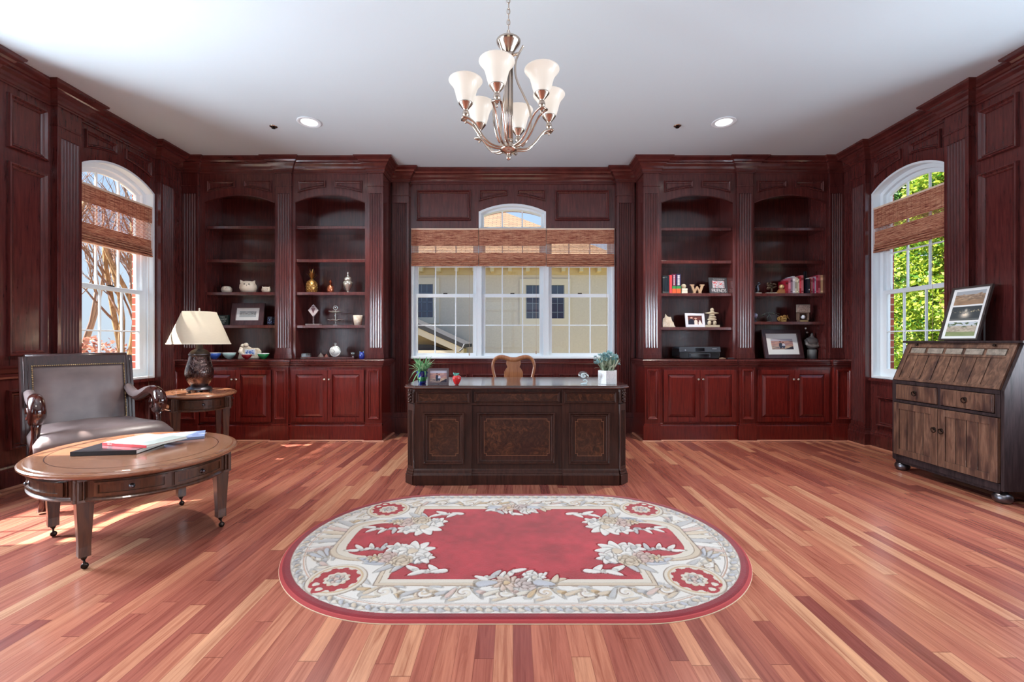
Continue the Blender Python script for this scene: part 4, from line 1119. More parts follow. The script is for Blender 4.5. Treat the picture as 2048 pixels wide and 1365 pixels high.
MB().lathe([(.088, Z(711)), (.092, Z(709.5)), (.088, Z(708)), (.080, Z(705)), (.060, Z(700.5)), (.040, Z(699)), (.030, Z(697.5)), (.028, Z(688)), (.014, Z(686)), (.008, Z(684))], (lx, ly, 0), 28).build('lamp_neck', M['bronze'], lamp)
mb = MB(); mb.tube([(lx, ly, Z(690)), (lx, ly, Z(619))], .004, 6); mb.lathe([(.003, Z(624)), (.012, Z(622)), (.008, Z(620.5)), (.013, Z(618.5)), (.002, Z(616))], (lx, ly, 0), 12); mb.build('finial', M['nickel'], lamp)
r1, r0 = 53.5 * s_, 28.7 * s_; zb_, zt_ = Z(689), Z(624.5)
MB().lathe([(r1, zb_), (r0, zt_), (r0 - .003, zt_), (r1 - .003, zb_), (r1, zb_)], (lx, ly, 0), 48, cap=False).build('lamp_shade', M['linen'], lamp)
mb = MB(); mb.lathe([(r1 + .001, zb_), (r1 + .0005, zb_ + .012), (r1 - .004, zb_ + .012), (r1 - .004, zb_), (r1 + .001, zb_)], (lx, ly, 0), 48, cap=False); mb.lathe([(r0 + .002, zt_ - .010), (r0 + .001, zt_ + .001), (r0 - .004, zt_ + .001), (r0 - .004, zt_ - .01), (r0 + .002, zt_ - .01)], (lx, ly, 0), 48, cap=False)
for k in range(3): t = k * 2 * PI / 3; mb.tube([(lx, ly, zt_ - .015), (lx + (r0 - .002) * math.cos(t), ly + (r0 - .002) * math.sin(t), zt_ - .005)], .002, 5)
mb.build('shade_trim', pc(206, 196, 178, .8), lamp)
mb = MB(); pts = [(lx - .07, ly + .07, lz + .02), (lx - .15, ly + .05, lz + .008), (lx - .20, ly + .09, lz + .005), (lx - .27, ly + .12, lz + .004)]; mb.tube(pts, .0035, 6); mb.build('power_cord', pc(120, 100, 84, .6), lamp)

# ================================================================== ARMCHAIR
AR = R(58); ac = (-3.33, 3.43)
arm = empty('leather_armchair', (ac[0], ac[1], 0), AR, 'wide brown leather armchair with scrolled wooden arms and brass nailheads before the left window', 'armchair')
# local: origin under middle of the back, -Y forward (towards the sitter's front), +X viewer right
LB = dict(local=True)
def back_y(z): # slight backward lean and curve
    t = max(z - .45, 0) / .55; return .03 + .075 * t ** 1.3
W2 = .293
for s in (-1, 1):
    pts = []; 
    for i in range(9):
        z = .38 + (1.0 - .38) * i / 8; t = (z - .38) / .62
        xo = W2 - .052 * (1 - t) ** 1.0 * 0 ; pts.append((s * (W2 + .035 * (1 - t) ** 2 * 0 ), back_y(z), z))
    mb = MB()
    for (p, r) in zip(pts[:-1], pts[1:]):
        mb.hexa([(p[0] - .028, p[1] - .028, p[2]), (p[0] + .028, p[1] - .028, p[2]), (p[0] + .028, p[1] + .028, p[2]), (p[0] - .028, p[1] + .028, p[2])],
                [(r[0] - .028, r[1] - .028, r[2]), (r[0] + .028, r[1] - .028, r[2]), (r[0] + .028, r[1] + .028, r[2]), (r[0] - .028, r[1] + .028, r[2])])
    for off in (-.012, .010):
        mb.tube([(p[0] + off, p[1] - .029, p[2]) for p in pts], .004, 6)
    mb.build('back_post', M['dark_frame'], arm, 0, **LB)
mb = MB(); z0 = .925
mb.hexa([(-W2, back_y(z0) - .028, z0), (W2, back_y(z0) - .028, z0), (W2, back_y(z0) + .022, z0), (-W2, back_y(z0) + .022, z0)], [(-W2, back_y(1) - .026, 1.0), (W2, back_y(1) - .026, 1.0), (W2, back_y(1) + .03, 1.0), (-W2, back_y(1) + .03, 1.0)])
mb.tube([(-W2, back_y(1) + .004, .998), (W2, back_y(1) + .004, .998)], .022, 10); mb.build('top_rail', M['dark_frame'], arm, **LB)
# padded leather back: grid
mb = MB(); nx_, nz_ = 14, 12; vs = []
xi = W2 - .030
for j in range(nz_ + 1):
    z = .40 + (.930 - .40) * j / nz_
    for i in range(nx_ + 1):
        x = -xi + 2 * xi * i / nx_; e = min(1, min(i, nx_ - i) / 2.5, min(j + 3, nz_ - j) / 2.5); puff = .022 * math.sin(e * PI / 2)
        vs.append((x, back_y(z) - .018 - puff, z))
fs = [(j * (nx_ + 1) + i, j * (nx_ + 1) + i + 1, (j + 1) * (nx_ + 1) + i + 1, (j + 1) * (nx_ + 1) + i) for j in range(nz_) for i in range(nx_)]
mb.add(vs, fs, True); mb.add([(-xi, back_y(.4) + .02, .4), (xi, back_y(.4) + .02, .4), (xi, back_y(.93) + .02, .93), (-xi, back_y(.93) + .02, .93)], [(0, 1, 2, 3)])
mb.build('leather_back', M['leather'], arm, recalc=False, **LB)
mb = MB()
for i in range(46): x = -xi + 2 * xi * i / 45; mb.ball((x, back_y(.928) - .028, .932), .0052, 6)
for s in (-1, 1):
    for i in range(34): z = .50 + .425 * i / 33; mb.ball((s * xi, back_y(z) - .030, z), .0052, 6)
mb.build('nailhead_trim', M['brass'], arm, **LB)
# seat cushion
def seat_grid():
    mb = MB(); n, m = 20, 14; rows = []
    def half(v): return .30 + .075 * v          # v 0 back .. 1 front
    top = []; bot = []
    for j in range(m + 1):
        v = j / m; y = .02 - .60 * v
        for i in range(n + 1):
            u = -1 + 2 * i / n; x = u * half(v)
            bulge = .020 * (1 - u * u); fy = -.05 * (1 - u * u) * v ** 3
            e = min(1, (1 - abs(u)) / .14, (1 - v) / .12 + .0) if v > .5 else min(1, (1 - abs(u)) / .14)
            e = max(e, 0); h = .43 + .065 * math.sin(e * PI / 2) + bulge * .8
            h += .006 * math.sin(u * 9 + v * 3) * math.sin(v * 7) * e
            top.append((x, y + fy, h))
    b = [(p[0] * .99, p[1], .37) for p in top]
    N = (n + 1) * (m + 1); fs = [(j * (n + 1) + i, j * (n + 1) + i + 1, (j + 1) * (n + 1) + i + 1, (j + 1) * (n + 1) + i) for j in range(m) for i in range(n)]
    side = []
    ring = [i for i in range(n + 1)] + [(j + 1) * (n + 1) + n for j in range(m)] + [m * (n + 1) + n - 1 - i for i in range(n)] + [(m - 1 - j) * (n + 1) for j in range(m - 1)]
    for a, c in zip(ring, ring[1:] + ring[:1]): side.append((a, c, N + c, N + a))
    mb.add(top + b, fs + [tuple(N + k for k in f) for f in fs] + side, True); return mb
seat_grid().build('leather_seat', M['leather'], arm, **LB)
mb = MB(); mb.hexa([(-.29, .03, .29), (.29, .03, .29), (.35, -.57, .29), (-.35, -.57, .29)], [(-.29, .03, .375), (.29, .03, .375), (.35, -.57, .375), (-.35, -.57, .375)]); mb.build('seat_rail', M['dark_frame'], arm, .01, **LB)
for s in (-1, 1):
    pts = [(s * p[0], p[1], p[2]) for p in ((.283, .03, .72), (.286, -.05, .680), (.292, -.12, .664), (.300, -.19, .676), (.310, -.26, .702), (.322, -.33, .724), (.330, -.39, .718), (.334, -.43, .690), (.336, -.450, .645), (.336, -.435, .600), (.334, -.39, .578), (.332, -.36, .600), (.332, -.372, .636))]
    rr = [.030, .030, .031, .033, .035, .038, .042, .045, .046, .043, .036, .028, .018]
    rr0 = rr; pts0 = pts; pts = smooth_path(pts, 3); rr = smooth_vals(rr, 3)
    a_ = MB().tube(pts, rr, 14, flat=.95).build('carved_arm', M['arm_wood'], arm, **LB)
    pad = [(p[0], p[1], p[2] + .018) for p in pts0[:6]]
    MB().tube(smooth_path(pad, 3), smooth_vals([.030, .034, .034, .034, .032, .022], 3), 14, flat=1.0).build('leather_arm_pad', M['leather'], a_, **LB)
    mb = MB()
    for k in range(3):
        mb.tube([(s * .332 + sg * (.040 - .004 * k), -.40 + (.030 - .008 * k) * math.cos(t * .6), .635 + (.038 - .01 * k) * math.sin(t * .6)) for t in range(10) for sg in (1,)], .006, 6)
        mb.tube([(s * .332 - (.040 - .004 * k), -.40 + (.030 - .008 * k) * math.cos(t * .6), .635 + (.038 - .01 * k) * math.sin(t * .6)) for t in range(10)], .006, 6)
    mb.build('scroll_carving', M['arm_wood'], a_, **LB)
    sup = [(s * .334, -.42, .60), (s * .336, -.43, .54), (s * .338, -.425, .48), (s * .342, -.44, .42), (s * .344, -.46, .36)]
    MB().tube(sup, [.030, .024, .020, .026, .032], 10).build('arm_support', M['arm_wood'], arm, **LB)
    MB().tube([(s * .325, -.54, .30), (s * .338, -.56, .22), (s * .328, -.545, .08), (s * .335, -.56, .012)], [.042, .046, .020, .024], 10).build('front_leg', M['arm_wood'], arm, **LB)
    MB().tube([(s * .27, .03, .36), (s * .27, .05, .2), (s * .27, .10, .012)], [.028, .026, .018], 8).build('rear_leg', M['dark_frame'], arm, **LB)

# ================================================================== SECRETARY DESK (right wall)
SX, SY0, SY1 = 3.33, 3.00, 3.885
sec = empty('secretary_desk', (3.54, (SY0 + SY1) / 2, 0), 0, 'distressed brown slant-front secretary desk on bun feet against the right wall', 'secretary desk')
zB, zS, zT, xT, xW = .088, .775, 1.100, 3.465, 3.768
side = [(SX, zB), (xW, zB), (xW, zT), (xT, zT), (SX, zS)]
for ya, yb_ in ((SY0, SY0 + .022), (SY1 - .022, SY1)):
    MB().prism(side, lambda a, b, h: (a, h, b), ya, yb_).build('side_panel', M['secretary_edge'], sec, .003)
mb = MB(); mb.box(SX + .02, xW, SY0 + .022, SY1 - .022, zB + .02, zB + .045); mb.box(xW - .012, xW, SY0 + .022, SY1 - .022, zB + .04, zT); mb.box(SX + .02, xW - .012, SY0 + .022, SY1 - .022, .755, .772); mb.build('carcass', M['secretary_edge'], sec)
MB().box(xT - .030, xW + .0, SY0 - .018, SY1 + .018, zT, zT + .018).build('top_board', M['secretary_edge'], sec, .004)
FS = lambda u, w, z: (SX - w, u, z)      # u = Y
fr_ = None
for a, b, c, d in ((SY0 + .022, SY1 - .022, zB, .135), (SY0 + .022, SY1 - .022, .590, .612), (SY0 + .022, SY1 - .022, .748, .778)): MB(FS).box(a, b, -.02, .004, c, d).build('front_rail', M['secretary_edge'], sec, .002)
ym = (SY0 + SY1) / 2 + .012
for a, b in ((ym - .014, ym + .014), (SY0 + .022, SY0 + .055), (SY1 - .045, SY1 - .022)): MB(FS).box(a, b, -.02, .003, .612, .748).build('drawer_divider', M['secretary_edge'], sec, .002)
def ring_pull(u, z, w, parent, T=FS):
    mb = MB(); mb.lathe([(.014, 0), (.014, .003), (.007, .005), (.005, .012)], T(u, w, z), 12, Matrix.Rotation(-PI / 2, 4, 'Y'))
    pts = [T(u + .019 * math.cos(t * PI / 8), w + .011, z - .010 + .019 * math.sin(t * PI / 8)) for t in range(16)]
    mb.tube(pts, .0032, 6, True); mb.build('ring_pull', M['dark_metal'], parent)
for a, b in ((SY0 + .058, ym - .016), (ym + .016, SY1 - .048)):
    mb = MB(FS); mb.box(a, b, -.02, .010, .618, .744); mb.box(a + .008, b - .008, .010, .013, .626, .736); d = mb.build('drawer', M['secretary'], sec, .003); ring_pull((a + b) / 2, .69, .013, d)
for k, (a, b) in enumerate(((SY0 + .030, ym - .004), (ym + .004, SY1 - .030))):
    mb = MB(FS); z0, z1 = .140, .586
    mb.box(a, b, -.018, .002, z0, z1); f = .052
    for (p, q, r, t) in ((a, a + f, z0, z1), (b - f, b, z0, z1), (a + f, b - f, z0, z0 + f), (a + f, b - f, z1 - f, z1)): mb.box(p, q, .002, .015, r, t)
    n = 4; w_ = (b - a - 2 * f) / n
    for i in range(n): mb.box(a + f + i * w_ + .003, a + f + (i + 1) * w_ - .003, .0, .0095, z0 + f, z1 - f)
    d = mb.build('door', M['secretary'], sec, .0015); ring_pull(b - .026 if k == 0 else a + .026, .425, .012, d)
# slanted drop front
n_ = Vector((-(zT - zS), 0, -(SX - xT))).normalized(); L_s = math.hypot(xT - SX, zT - zS); dx_, dz_ = (xT - SX) / L_s, (zT - zS) / L_s
FSL = lambda u, w, t: (SX + dx_ * t - dz_ * w, u, zS + dz_ * t + dx_ * w)
mb = MB(FSL); a, b = SY0 + .024, SY1 - .024
mb.box(a, b, -.02, .002, .004, L_s - .004); f = .04
for (p, q, r, t) in ((a, a + f, .004, L_s - .004), (b - f, b, .004, L_s - .004), (a + f, b - f, .004, .028), (a + f, b - f, L_s - .046, L_s - .004), (a + f, b - f, L_s - .116, L_s - .098)): mb.box(p, q, .002, .013, r, t)
n = 8; w_ = (b - a - 2 * f) / n
for i in range(n): mb.box(a + f + i * w_ + .003, a + f + (i + 1) * w_ - .003, .002, .008, .028, L_s - .116)
df = mb.build('drop_front', M['secretary'], sec, .0015)
w_ = (b - a - 2 * f) / 5
for i in range(5): MB(FSL).box(a + f + i * w_ + .012, a + f + (i + 1) * w_ - .012, .002, .010, L_s - .096, L_s - .050).build('slate_tile', M['slate'], df, .002)
for u in (a + .13, b - .10): MB().lathe([(.004, 0), (.004, .010), (.010, .015), (.010, .022), (.002, .026)], FSL(u, .008, L_s - .026), 12, Vector((0, 0, 1)).rotation_difference(Vector(FSL(0, 1, 0)) - Vector(FSL(0, 0, 0))).to_matrix().to_4x4()).build('knob', M['dark_metal'], df)
MB(FS).box(SY0 + .03, SY1 - .03, -.02, -.004, zB - .02, zB).build('apron', M['secretary_edge'], sec)
for x in (SX + .045, xW - .07):
    for y in (SY0 + .05, SY1 - .05):
        MB().lathe([(.030, .001), (.046, .010), (.054, .030), (.052, .048), (.040, .064), (.026, .070), (.026, zB + .002)], (x, y, 0), 20).build('bun_foot', M['bronze'], sec)

# ================================================================== PICTURES
def picture(parent, T, w, h, nx, ny, fn, lift=.0):
    me = bpy.data.meshes.new('picture'); vs = []; cs = []
    inv = MW[parent].inverted() if parent in MW else Matrix()
    for j in range(ny + 1):
        for i in range(nx + 1): vs.append(tuple(inv @ Vector(T(w * (i / nx - .5), lift, h * (j / ny - .5)))))
    fs = [(j * (nx + 1) + i, j * (nx + 1) + i + 1, (j + 1) * (nx + 1) + i + 1, (j + 1) * (nx + 1) + i) for j in range(ny) for i in range(nx)]
    me.from_pydata(vs, [], fs); a = me.color_attributes.new('Col', 'FLOAT_COLOR', 'CORNER'); k = 0
    for j in range(ny):
        for i in range(nx):
            c = fn((i + .5) / nx, (j + .5) / ny)
            for _ in range(4): a.data[k].color = (lin(c[0]), lin(c[1]), lin(c[2]), 1); k += 1
    me.materials.append(M['print']); o = bpy.data.objects.new('picture', me); col.objects.link(o); o.parent = parent
    if parent in MW: MW[o] = MW[parent]
    return o
def hsh(i, j): return (math.sin(i * 12.9898 + j * 78.233) * 43758.5453) % 1
def vn(x, y, f=8): # value noise
    x *= f; y *= f; i, j = int(math.floor(x)), int(math.floor(y)); a, b = x - i, y - j
    return (hsh(i, j) * (1 - a) + hsh(i + 1, j) * a) * (1 - b) + (hsh(i, j + 1) * (1 - a) + hsh(i + 1, j + 1) * a) * b
def mixc(a, b, t): t = min(max(t, 0), 1); return tuple(p * (1 - t) + q * t for p, q in zip(a, b))
def canyon(u, v):
    c = mixc((196, 150, 130), (150, 120, 130), vn(u, v, 9)) if v > .35 else mixc((206, 180, 160), (170, 140, 120), vn(u, v, 12))
    if v > .78: c = mixc((176, 176, 190), (196, 190, 200), vn(u, v, 4))
    if v < .28 and u > .55 and v < (u - .55) * .7: c = (54, 50, 62)
    if v < .30 and u < .35: c = mixc(c, (110, 100, 110), vn(u, v, 14))
    if ((u - .43) / .085) ** 2 + ((v - .38) / .26) ** 2 < 1 or (.37 < u < .48 and .06 < v < .3 and abs(u - .425) > .012): c = (46, 50, 66)
    if ((u - .56) / .075) ** 2 + ((v - .36) / .21) ** 2 < 1 or (.51 < u < .60 and .06 < v < .3 and abs(u - .555) > .010): c = (60, 64, 84) if v < .34 else (200, 200, 214)
    if (u - .42) ** 2 + (v - .68) ** 2 < .003 or (u - .55) ** 2 + (v - .61) ** 2 < .003: c = (186, 136, 116)
    if (u - .42) ** 2 + (v - .72) ** 2 < .002 or (u - .55) ** 2 + (v - .655) ** 2 < .0022: c = (110, 60, 50)
    return c
def people_dark(u, v):
    c = mixc((120, 60, 50), (70, 40, 46), vn(u, v, 6))
    if u < .45 and v < .7 - abs(u - .25) * 1.2: c = (34, 34, 52)
    if .45 < u < .68 and v < .6 - abs(u - .56) * 1.5: c = (226, 216, 208)
    if (u - .27) ** 2 + (v - .76) ** 2 < .008 or (u - .56) ** 2 + (v - .70) ** 2 < .008: c = (210, 170, 150)
    if u > .74 and v < .55 - abs(u - .84) * 3.2: c = (232, 224, 220)
    return c
def group_bw(u, v):
    c = mixc((196, 202, 204), (140, 150, 156), vn(u, v, 10))
    if .35 < v < .8 and abs((u * 6) % 1 - .5) < .32: c = mixc((230, 228, 222), (90, 98, 104), vn(u, v, 16))
    if v < .3: c = (176, 184, 188)
    return c
def house_a(u, v):
    c = (170, 176, 182) if v > .72 else mixc((190, 160, 130), (120, 104, 92), vn(u, v, 12))
    if .25 < u < .9 and .45 < v < .72 + .1 * math.sin(u * 9): c = mixc((206, 184, 156), (120, 100, 90), vn(u, v, 18))
    if v < .3: c = mixc((176, 146, 120), (140, 116, 96), vn(u, v, 5))
    return c
def night(u, v):
    c = (70, 76, 80)
    e_ = math.exp(-((u - .5) / .15) ** 2 - ((v - .40) / .22) ** 2); c = mixc(c, (240, 226, 206), e_ * (1.1 if vn(u, v, 26) > .3 else .6)); e_ = math.exp(-((u - .5) / .04) ** 2 - ((v - .7) / .12) ** 2); c = mixc(c, (214, 208, 200), e_)
    if v > .55 and abs(v - .66) < .10 and vn(u, v, 30) > .72: c = (190, 180, 150)
    if v < .14: c = (100, 104, 104)
    return c
def house_b(u, v):
    c = (196, 206, 216) if v > .72 else mixc((150, 140, 126), (206, 196, 180), vn(u, v, 16))
    if v < .30: c = mixc((130, 144, 100), (150, 160, 120), vn(u, v, 7))
    if v > .62 and vn(u, v, 12) > .62: c = (90, 110, 80)
    return c
def photo_frame(name, label, c, w, h, border, mat, rz=0, lean=0, depth=.018, matw=0, fn=None, nx=40, ny=30, border_mat=None, stand=True, cat='picture frame', foot=0.0):
    root = empty(name, c, rz, label, cat)
    A = MW[root] @ Matrix.Translation((0, 0, foot)) @ Matrix.Rotation(-lean, 4, 'X')
    T = lambda u, w_, z: tuple(A @ Vector((u, -w_, z + h / 2)))
    mb = MB(); frame_ring(mb, T, rect(-w / 2, w / 2, -h / 2, h / 2), border, 0, depth); mb.build('frame', mat, root, .0015)
    mb = MB(); mb.prism(rect(-w / 2 + border * .6, w / 2 - border * .6, -h / 2 + border * .6, h / 2 - border * .6), lambda a, b, hh: T(a, hh, b), .001, depth * .35); mb.build('mat_board', border_mat or M['matboard'], root)
    if fn:
        iw, ih = w - 2 * border - 2 * matw, h - 2 * border - 2 * matw
        picture(root, T, iw, ih, nx, ny, fn, depth * .35 + .0008)
    if stand:
        zz = h * .62; bl = math.tan(lean + .32) * zz
        mb = MB(); mb.tube([T(0, 0.0, zz - h / 2), tuple(MW[root] @ Vector((0, zz * math.sin(lean) + .05, .004)))], .004, 5); mb.build('easel_leg', mat, root)
    return root, T
# big frame on the secretary (leans on the wall)
root = empty('triple_picture_frame', (3.60, 3.575, 1.1185), R(-90), 'tall framed print of three photographs leaning on top of the secretary desk', 'picture frame')
w, h = .315, .455
A = MW[root] @ Matrix.Rotation(-math.asin(.125 / h), 4, 'X')
T = lambda u, w_, z: tuple(A @ Vector((u, -w_, z + h / 2)))
mb = MB(); frame_ring(mb, T, rect(-w / 2, w / 2, -h / 2, h / 2), .014, 0, .02); mb.build('frame', pc(62, 52, 50, .4), root, .0015)
mb = MB(); mb.prism(rect(-w / 2 + .008, w / 2 - .008, -h / 2 + .008, h / 2 - .008), lambda a, b, hh: T(a, hh, b), .001, .008); mb.build('mat_board', M['matboard'], root)
for zc, fn in ((.132, house_a), (.0, night), (-.132, house_b)):
    picture(root, lambda u, l, z, zc=zc: T(u, l, z + zc), w - .082, .118, 96, 44, fn, .0092)

# ================================================================== CHANDELIER
hx, hy = PX(1017, 2.5), 2.5; HZ = lambda py: PZ(py, 2.5)
chd = empty('chandelier', (hx, hy, ZC - .002), 0, 'brushed nickel chandelier with six lit opal bell shades hanging over the rug', 'chandelier')
mb = MB(); mb.lathe([(.001, HZ(321)), (.010, HZ(319)), (.0145, HZ(315)), (.010, HZ(311)), (.006, HZ(309)), (.018, HZ(307)), (.030, HZ(305)), (.046, HZ(302)), (.05, HZ(299)), (.046, HZ(296)), (.028, HZ(295)), (.022, HZ(292)), (.022, HZ(284)), (.027, HZ(282))], (hx, hy, 0), 28)
mb.build('hub', M['nickel'], chd)
mb = MB()
for k in range(7): t = k * 2 * PI / 6; mb.tube([(hx + .017 * math.cos(t), hy + .017 * math.sin(t), HZ(284)), (hx + .017 * math.cos(t), hy + .017 * math.sin(t), HZ(113))], .008, 8)
mb.lathe([(.024, HZ(286)), (.026, HZ(282)), (.022, HZ(279))], (hx, hy, 0), 20); mb.lathe([(.022, HZ(118)), (.025, HZ(115)), (.022, HZ(112)), (.03, HZ(106)), (.045, HZ(97)), (.062, HZ(89)), (.067, HZ(86)), (.069, HZ(83)), (.060, HZ(81.5)), (.055, HZ(80.5)), (.02, HZ(80)), (.008, HZ(79))], (hx, hy, 0), 32)
mb.build('centre_column', M['nickel'], chd)
mb = MB(); zc = HZ(79); k = 0
mb.tube([(hx + .012 * math.cos(t * PI / 6), hy, zc + .004 + .014 * math.sin(t * PI / 6)) for t in range(12)], .003, 6, True); zc += .020
while zc < ZC - .035:
    pts = [(.0085 * math.cos(t * PI / 6), (.020 if math.sin(t * PI / 6) > 0 else .020) * math.sin(t * PI / 6)) for t in range(12)]
    mb.tube([(hx + (a if k % 2 == 0 else 0), hy + (0 if k % 2 == 0 else a), zc + .014 + b) for a, b in pts], .0024, 6, True); zc += .031; k += 1
mb.tube([(hx, hy, HZ(79)), (hx + .003, hy, (HZ(79) + ZC) / 2), (hx, hy, ZC - .02)], .0016, 5)
mb.build('chain', M['nickel'], chd)
MB().lathe([(.02, ZC - .035), (.05, ZC - .028), (.065, ZC - .010), (.065, ZC - .0005)], (hx, hy, 0), 28).build('ceiling_canopy', M['nickel'], chd)
CR = .2525; zr = 2.541
for k in range(6):
    # theta from toward-camera direction (-Y); first lamp at -13.4 deg
    th = R(-13.4 + 60 * k); ux, uy = math.sin(th), -math.cos(th); vx, vy = -uy, ux
    P_ = lambda r, z, s=0: (hx + ux * r + vx * s, hy + uy * r + vy * s, z)
    mb = MB()
    prof = [(.030, HZ(297)), (.075, 2.203), (.115, 2.215), (.150, 2.245), (.180, 2.285), (.208, 2.318), (.240, 2.333), (.262, 2.336)]
    for s in (-1, 1):
        pts = [P_(r, z, s * (.010 + .012 * (r / .26))) for r, z in prof]
        # smooth
        mb.tube(smooth_path(pts), .0062, 8)
    mb.tube([P_(.262, 2.336, -.023), P_(.262, 2.336, .023)], .0062, 6)
    ar = mb.build('arm', M['nickel'], chd)
    c = P_(CR - .008, 0); cx, cy = c[0], c[1]
    mb = MB(); mb.lathe([(.006, 2.330), (.012, 2.337), (.009, 2.344), (.016, 2.352), (.0185, 2.363), (.016, 2.374), (.009, 2.380), (.014, 2.386), (.038, 2.416), (.040, 2.420), (.036, 2.419)], (cx, cy, 0), 24); mb.tube([(cx, cy, 2.31), (cx, cy, 2.335)], .005, 6); mb.build('lamp_holder', M['nickel'], ar)
    out = [(.034, 2.412), (.044, 2.430), (.052, 2.455), (.058, 2.480), (.066, 2.505), (.078, 2.525), (.089, 2.537), (.093, 2.543)]
    prof = out + [(.090, 2.545)] + [(r - .004, z + .001) for r, z in out[::-1]]
    MB().lathe(prof, (cx, cy, 0), 32, cap=False).build('glass_shade', M['opal'], ar)
    MB().lathe([(.008, 2.42), (.010, 2.44), (.022, 2.465), (.024, 2.48), (.018, 2.497), (.002, 2.505)], (cx, cy, 0), 14).build('bulb', M['lamp_lens'], ar)
for k in range(3):
    th = R(-13.4 + 60 * 0 + 95 + 120 * k); ux, uy = math.sin(th), -math.cos(th)
    prof = [(.085, 2.775), (.078, 2.765), (.055, 2.725), (.040, 2.68), (.040, 2.62), (.055, 2.565), (.085, 2.50), (.115, 2.43), (.128, 2.36), (.122, 2.29), (.10, 2.235), (.075, 2.21)]
    MB().tube(smooth_path([(hx + ux * r, hy + uy * r, z) for r, z in prof]), .0058, 8, flat=1.2).build('scroll_rod', M['nickel'], chd)
    MB().tube([(hx + ux * .02, hy + uy * .02, 2.728), (hx + ux * .058, hy + uy * .058, 2.733)], .008, 8).build('rod_bracket', M['nickel'], chd)

# ================================================================== CEILING FITTINGS
for i, (px, lab) in enumerate(((618.5, 'round recessed ceiling light left of the chandelier'), (1447.5, 'round recessed ceiling light right of the chandelier'))):
    d = 4.225; x = PX(px, d)
    root = empty('recessed_light', (x, d, ZC), 0, lab, 'ceiling light', 'recessed lights in the ceiling')
    MB().lathe([(.108, ZC - .0005), (.110, ZC - .006), (.102, ZC - .010), (.078, ZC - .006), (.074, ZC - .0008)], (x, d, 0), 40, cap=False).build('trim_ring', M['white_trim'], root)
    MB().lathe([(.001, ZC - .003), (.076, ZC - .003), (.076, ZC - .001), (.001, ZC - .001)], (x, d, 0), 32, cap=False).build('lit_lens', M['lamp_lens'], root)
for px, py, lab in ((547, 253, 'small round sprinkler cap on the ceiling, on the left'), (1355, 251.5, 'small round sprinkler cap on the ceiling, on the right')):
    d = 2.1 * K / (684 - py); x = PX(px, d)
    root = empty('sprinkler', (x, d, ZC), 0, lab, 'sprinkler', 'ceiling sprinkler heads')
    MB().lathe([(.036, ZC - .0005), (.036, ZC - .004), (.022, ZC - .007)], (x, d, 0), 20).build('cover_plate', M['nickel'], root)
    MB().lathe([(.012, ZC - .007), (.012, ZC - .016), (.018, ZC - .017), (.018, ZC - .020)], (x, d, 0), 14).build('deflector', M['dark_metal'], root)
# ================================================================== DESK-TOP ITEMS
ZD = .7705
def leafblade(mb, base, az, length, rise, droop, width, n=7, twist=0):
    ca, sa = math.cos(az), math.sin(az); pts = []
    for i in range(n + 1):
        t = i / n; r = length * t; z = rise * t - droop * t * t
        w = width * math.sin(PI * min(t * .9 + .1, 1)) ** .6
        c = Vector((base[0] + ca * r, base[1] + sa * r, base[2] + z)); s = Vector((-sa, ca, twist)) * w / 2
        pts.append((c - s, c + Vector((0, 0, -w * .25)), c + s))
    vs = [tuple(p) for tr in pts for p in tr]; fs = []
    for i in range(n):
        a = i * 3; fs += [(a, a + 1, a + 4, a + 3), (a + 1, a + 2, a + 5, a + 4)]
    mb.add(vs, fs, True)
# spider plant
d = 3.60; px_ = PX(844.5, d)
root = empty('spider_plant', (px_, d, ZD), 0, 'spiky green spider plant in a blue-green glass pot, left on the desk', 'potted plant')
MB().lathe([(.026, ZD), (.030, ZD + .002), (.034, ZD + .03), (.043, ZD + .075), (.046, ZD + .095), (.043, ZD + .102), (.040, ZD + .098), (.036, ZD + .07)], (px_, d, 0), 20).build('glass_pot', M['blue_glass'], root)
mb = MB()
for k in range(5): mb.box(px_ - .012 - .004 * k % .01, px_ + .010, d - .0435, d - .030, ZD + .005, ZD + .0052)
MB().lathe([(.0265, ZD + .001), (.0345, ZD + .03), (.0395, ZD + .052), (.038, ZD + .053), (.030, ZD + .03)], (px_, d - .001, 0), 20).build('green_base', M['green_glass'], root)
mb = MB(); rnd = random.Random(11)
for i in range(110):
    az = rnd.uniform(0, 2 * PI); L = rnd.uniform(.05, .15); up = rnd.uniform(.10, .19)
    out_ = i % 4 == 0
    if out_: L = rnd.uniform(.11, .17); up = rnd.uniform(.08, .14)
    leafblade(mb, (px_ + rnd.uniform(-.02, .02), d + rnd.uniform(-.02, .02), ZD + .085), az, L * .75, up, (.17 if out_ else .07) * rnd.uniform(.6, 1.1), rnd.uniform(.009, .015), 7)
mb.build('leaves', M['spider_leaf'], root, recalc=False)
# photo frame
photo_frame('tilted_photo_frame', 'small grey-brown framed photo of two people beside the plant on the desk', (PX(876.5, 3.52), 3.52, ZD), .165, .128, .016, pc(92, 80, 84, .35), R(8), R(14), .012, 0, canyon, 90, 66)
